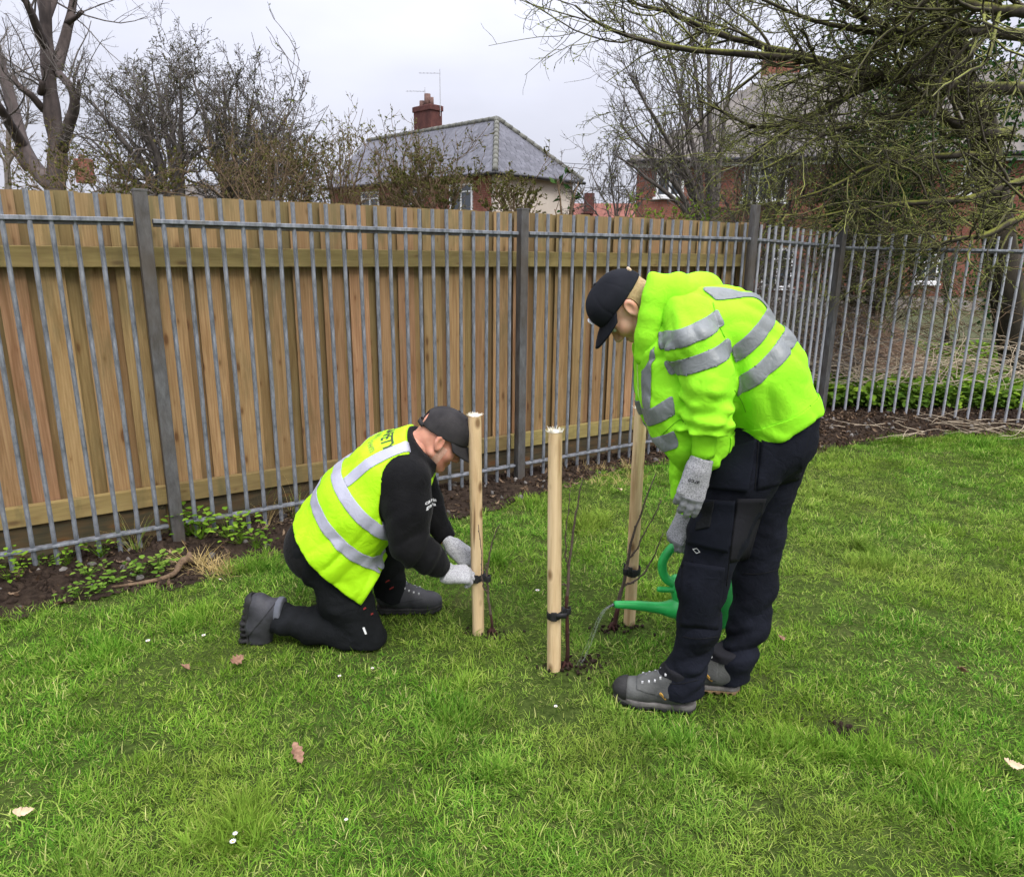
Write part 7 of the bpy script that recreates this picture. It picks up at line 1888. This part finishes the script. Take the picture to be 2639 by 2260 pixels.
# water leaving the spout
tip = at(1583, 1557, 2.68)
wp = curve([tip, at(1562, 1568, 2.675), at(1546, 1592, 2.67), at(1527, 1640, 2.66), at(1508, 1685, 2.655), at(1492, 1718, 2.65)], 40)
wr = np.interp(np.linspace(0, 1, 40), [0, .12, .3, .7, 1], [.0065, .004, .0026, .0020, .0018])
m = MB(); rw = np.random.default_rng(5)
for k in range(3):
    j = np.cumsum(rw.normal(0, .0011, (40, 3)), 0) * np.linspace(0, 1, 40)[:, None] + np.linspace(0, 1, 40)[:, None] * rw.normal(0, .008, 3)
    m.tube(wp + j, wr * rw.uniform(.6, 1.0) * (1 + .25 * np.sin(np.arange(40) * (1.3 + .4 * k))), 8)
wo = m.build('water_stream', M['water'], None, True); wo['kind'] = 'stuff'; tag(wo, 'thin stream of water pouring from the green spout to the ground', 'water')
rw = np.random.default_rng(5)
# ------------------------------------------------------------------ fallen leaves, daisies, root
oak = leaf_mesh('oak_leaf', .10, .016, .26, M['oak_leaf'], .5, 1); tan = leaf_mesh('dead_leaf', .07, .018, .12, M['tan_leaf'], .9, 2); mapl = leaf_mesh('curled_leaf', .055, .022, .30, M['oak_leaf'], 1.3, 3)
def fallen(me, px, py, rot, label, z=.028, sc=1.0):
    p = ground_at(px, py, z); o = link('fallen_leaf', me); o.location = p; o.rotation_euler = rot; o.scale = (sc,) * 3
    s_ = o.modifiers.new('thickness', 'SOLIDIFY'); s_.thickness = .001
    tag(o, label, 'leaf', 'fallen leaves on the lawn')
fallen(oak, 770, 1945, (.25, .15, -1.05), 'long reddish brown oak leaf lying in the foreground grass')
fallen(mapl, 615, 1700, (.4, -.3, .6), 'curled pinkish brown leaf just below the kneeling person\'s boot')
fallen(tan, 62, 2092, (.2, .1, .35), 'tan leaf near the bottom left corner of the lawn', sc=.8)
fallen(tan, 2612, 1972, (.15, .2, -.2), 'pale straw coloured leaf at the right edge of the lawn')
fallen(mapl, 478, 1720, (.5, .2, 1.5), 'small crumpled brown leaf left of the kneeling boot', sc=.8)
fallen(mapl, 2015, 1645, (.2, .2, .2), 'small dark leaf right of the standing person\'s trousers', sc=.7)
fallen(mapl, 2480, 1728, (.2, .5, .9), 'small reddish leaf far out on the right lawn', sc=.8)
fallen(tan, 1597, 1262, (.2, .3, .9), 'orange brown leaf on the lawn left of the rear stake', sc=.9)
def daisy(px, py, label, sc=1.0):
    p = ground_at(px, py, .04); o = empty('daisy', (p[0], p[1], 0), label, 'flower', 'small white daisies in the grass')
    m = MB(); 
    for k in range(11):
        a = k * 2 * math.pi / 11; c, s_ = math.cos(a), math.sin(a); r0, r1, w = .003 * sc, .012 * sc, .0026 * sc
        q = lambda r, ww, z: (p[0] + c * r - s_ * ww, p[1] + s_ * r + c * ww, p[2] + z)
        m.add([q(r0, -w * .5, 0), q(r1 * .7, -w, .001), q(r1, 0, .003), q(r1 * .7, w, .001), q(r0, w * .5, 0)], [(0, 1, 2, 3, 4)])
    m.build('petals', M['petal'], o)
    MB().tube([(p[0], p[1], p[2] - .001), (p[0], p[1], p[2] + .003)], [.0035 * sc, .0025 * sc], 8).build('disc', M['boot_tag'], o)
    MB().tube([(p[0], p[1], -.01), (p[0] + .004, p[1], p[2] * .5), (p[0], p[1], p[2])], .0009, 5).build('stalk', M['weed'], o)
for px, py, lb, sc in ((525, 1637, 'single white daisy left of the kneeling person\'s boot', 1.1), (381, 1651, 'pale wilted daisy farther left of the kneeling person\'s boot', 1.2), (567, 1493, 'tiny white daisy beside the yellowed tussock', .8),
                   (606, 2148, 'upper of two white daisies close together at the bottom left', .9), (600, 2168, 'lower of two white daisies close together at the bottom left', 1.1), (875, 1742, 'white daisy in the grass under the kneeling person\'s knee', .9),
                   (960, 1722, 'small white daisy right of the daisy below the knee', .8), (1432, 1820, 'white daisy in front of the front stake', .9), (892, 2112, 'tiny daisy low in the middle foreground', .7),
                   (1385, 1521, 'lilac white daisy between the left and front stakes', 1.3)):
    daisy(px, py, lb, sc * .72)
rt = curve([ground_at(495, 1436, .06), ground_at(468, 1448, .05), ground_at(448, 1478, .03), ground_at(400, 1495, .025), ground_at(345, 1505, .02), ground_at(288, 1512, .01)], 26)
o = MB().tube(rt, np.interp(np.linspace(0, 1, 26), [0, .12, .4, 1], [.034, .020, .014, .006]) * (1 + .14 * np.sin(np.arange(26) * 1.9)), 10).build('root', M['root'], None, True); tag(o, 'twisted brown root lying on the soil below the left fence post', 'root')
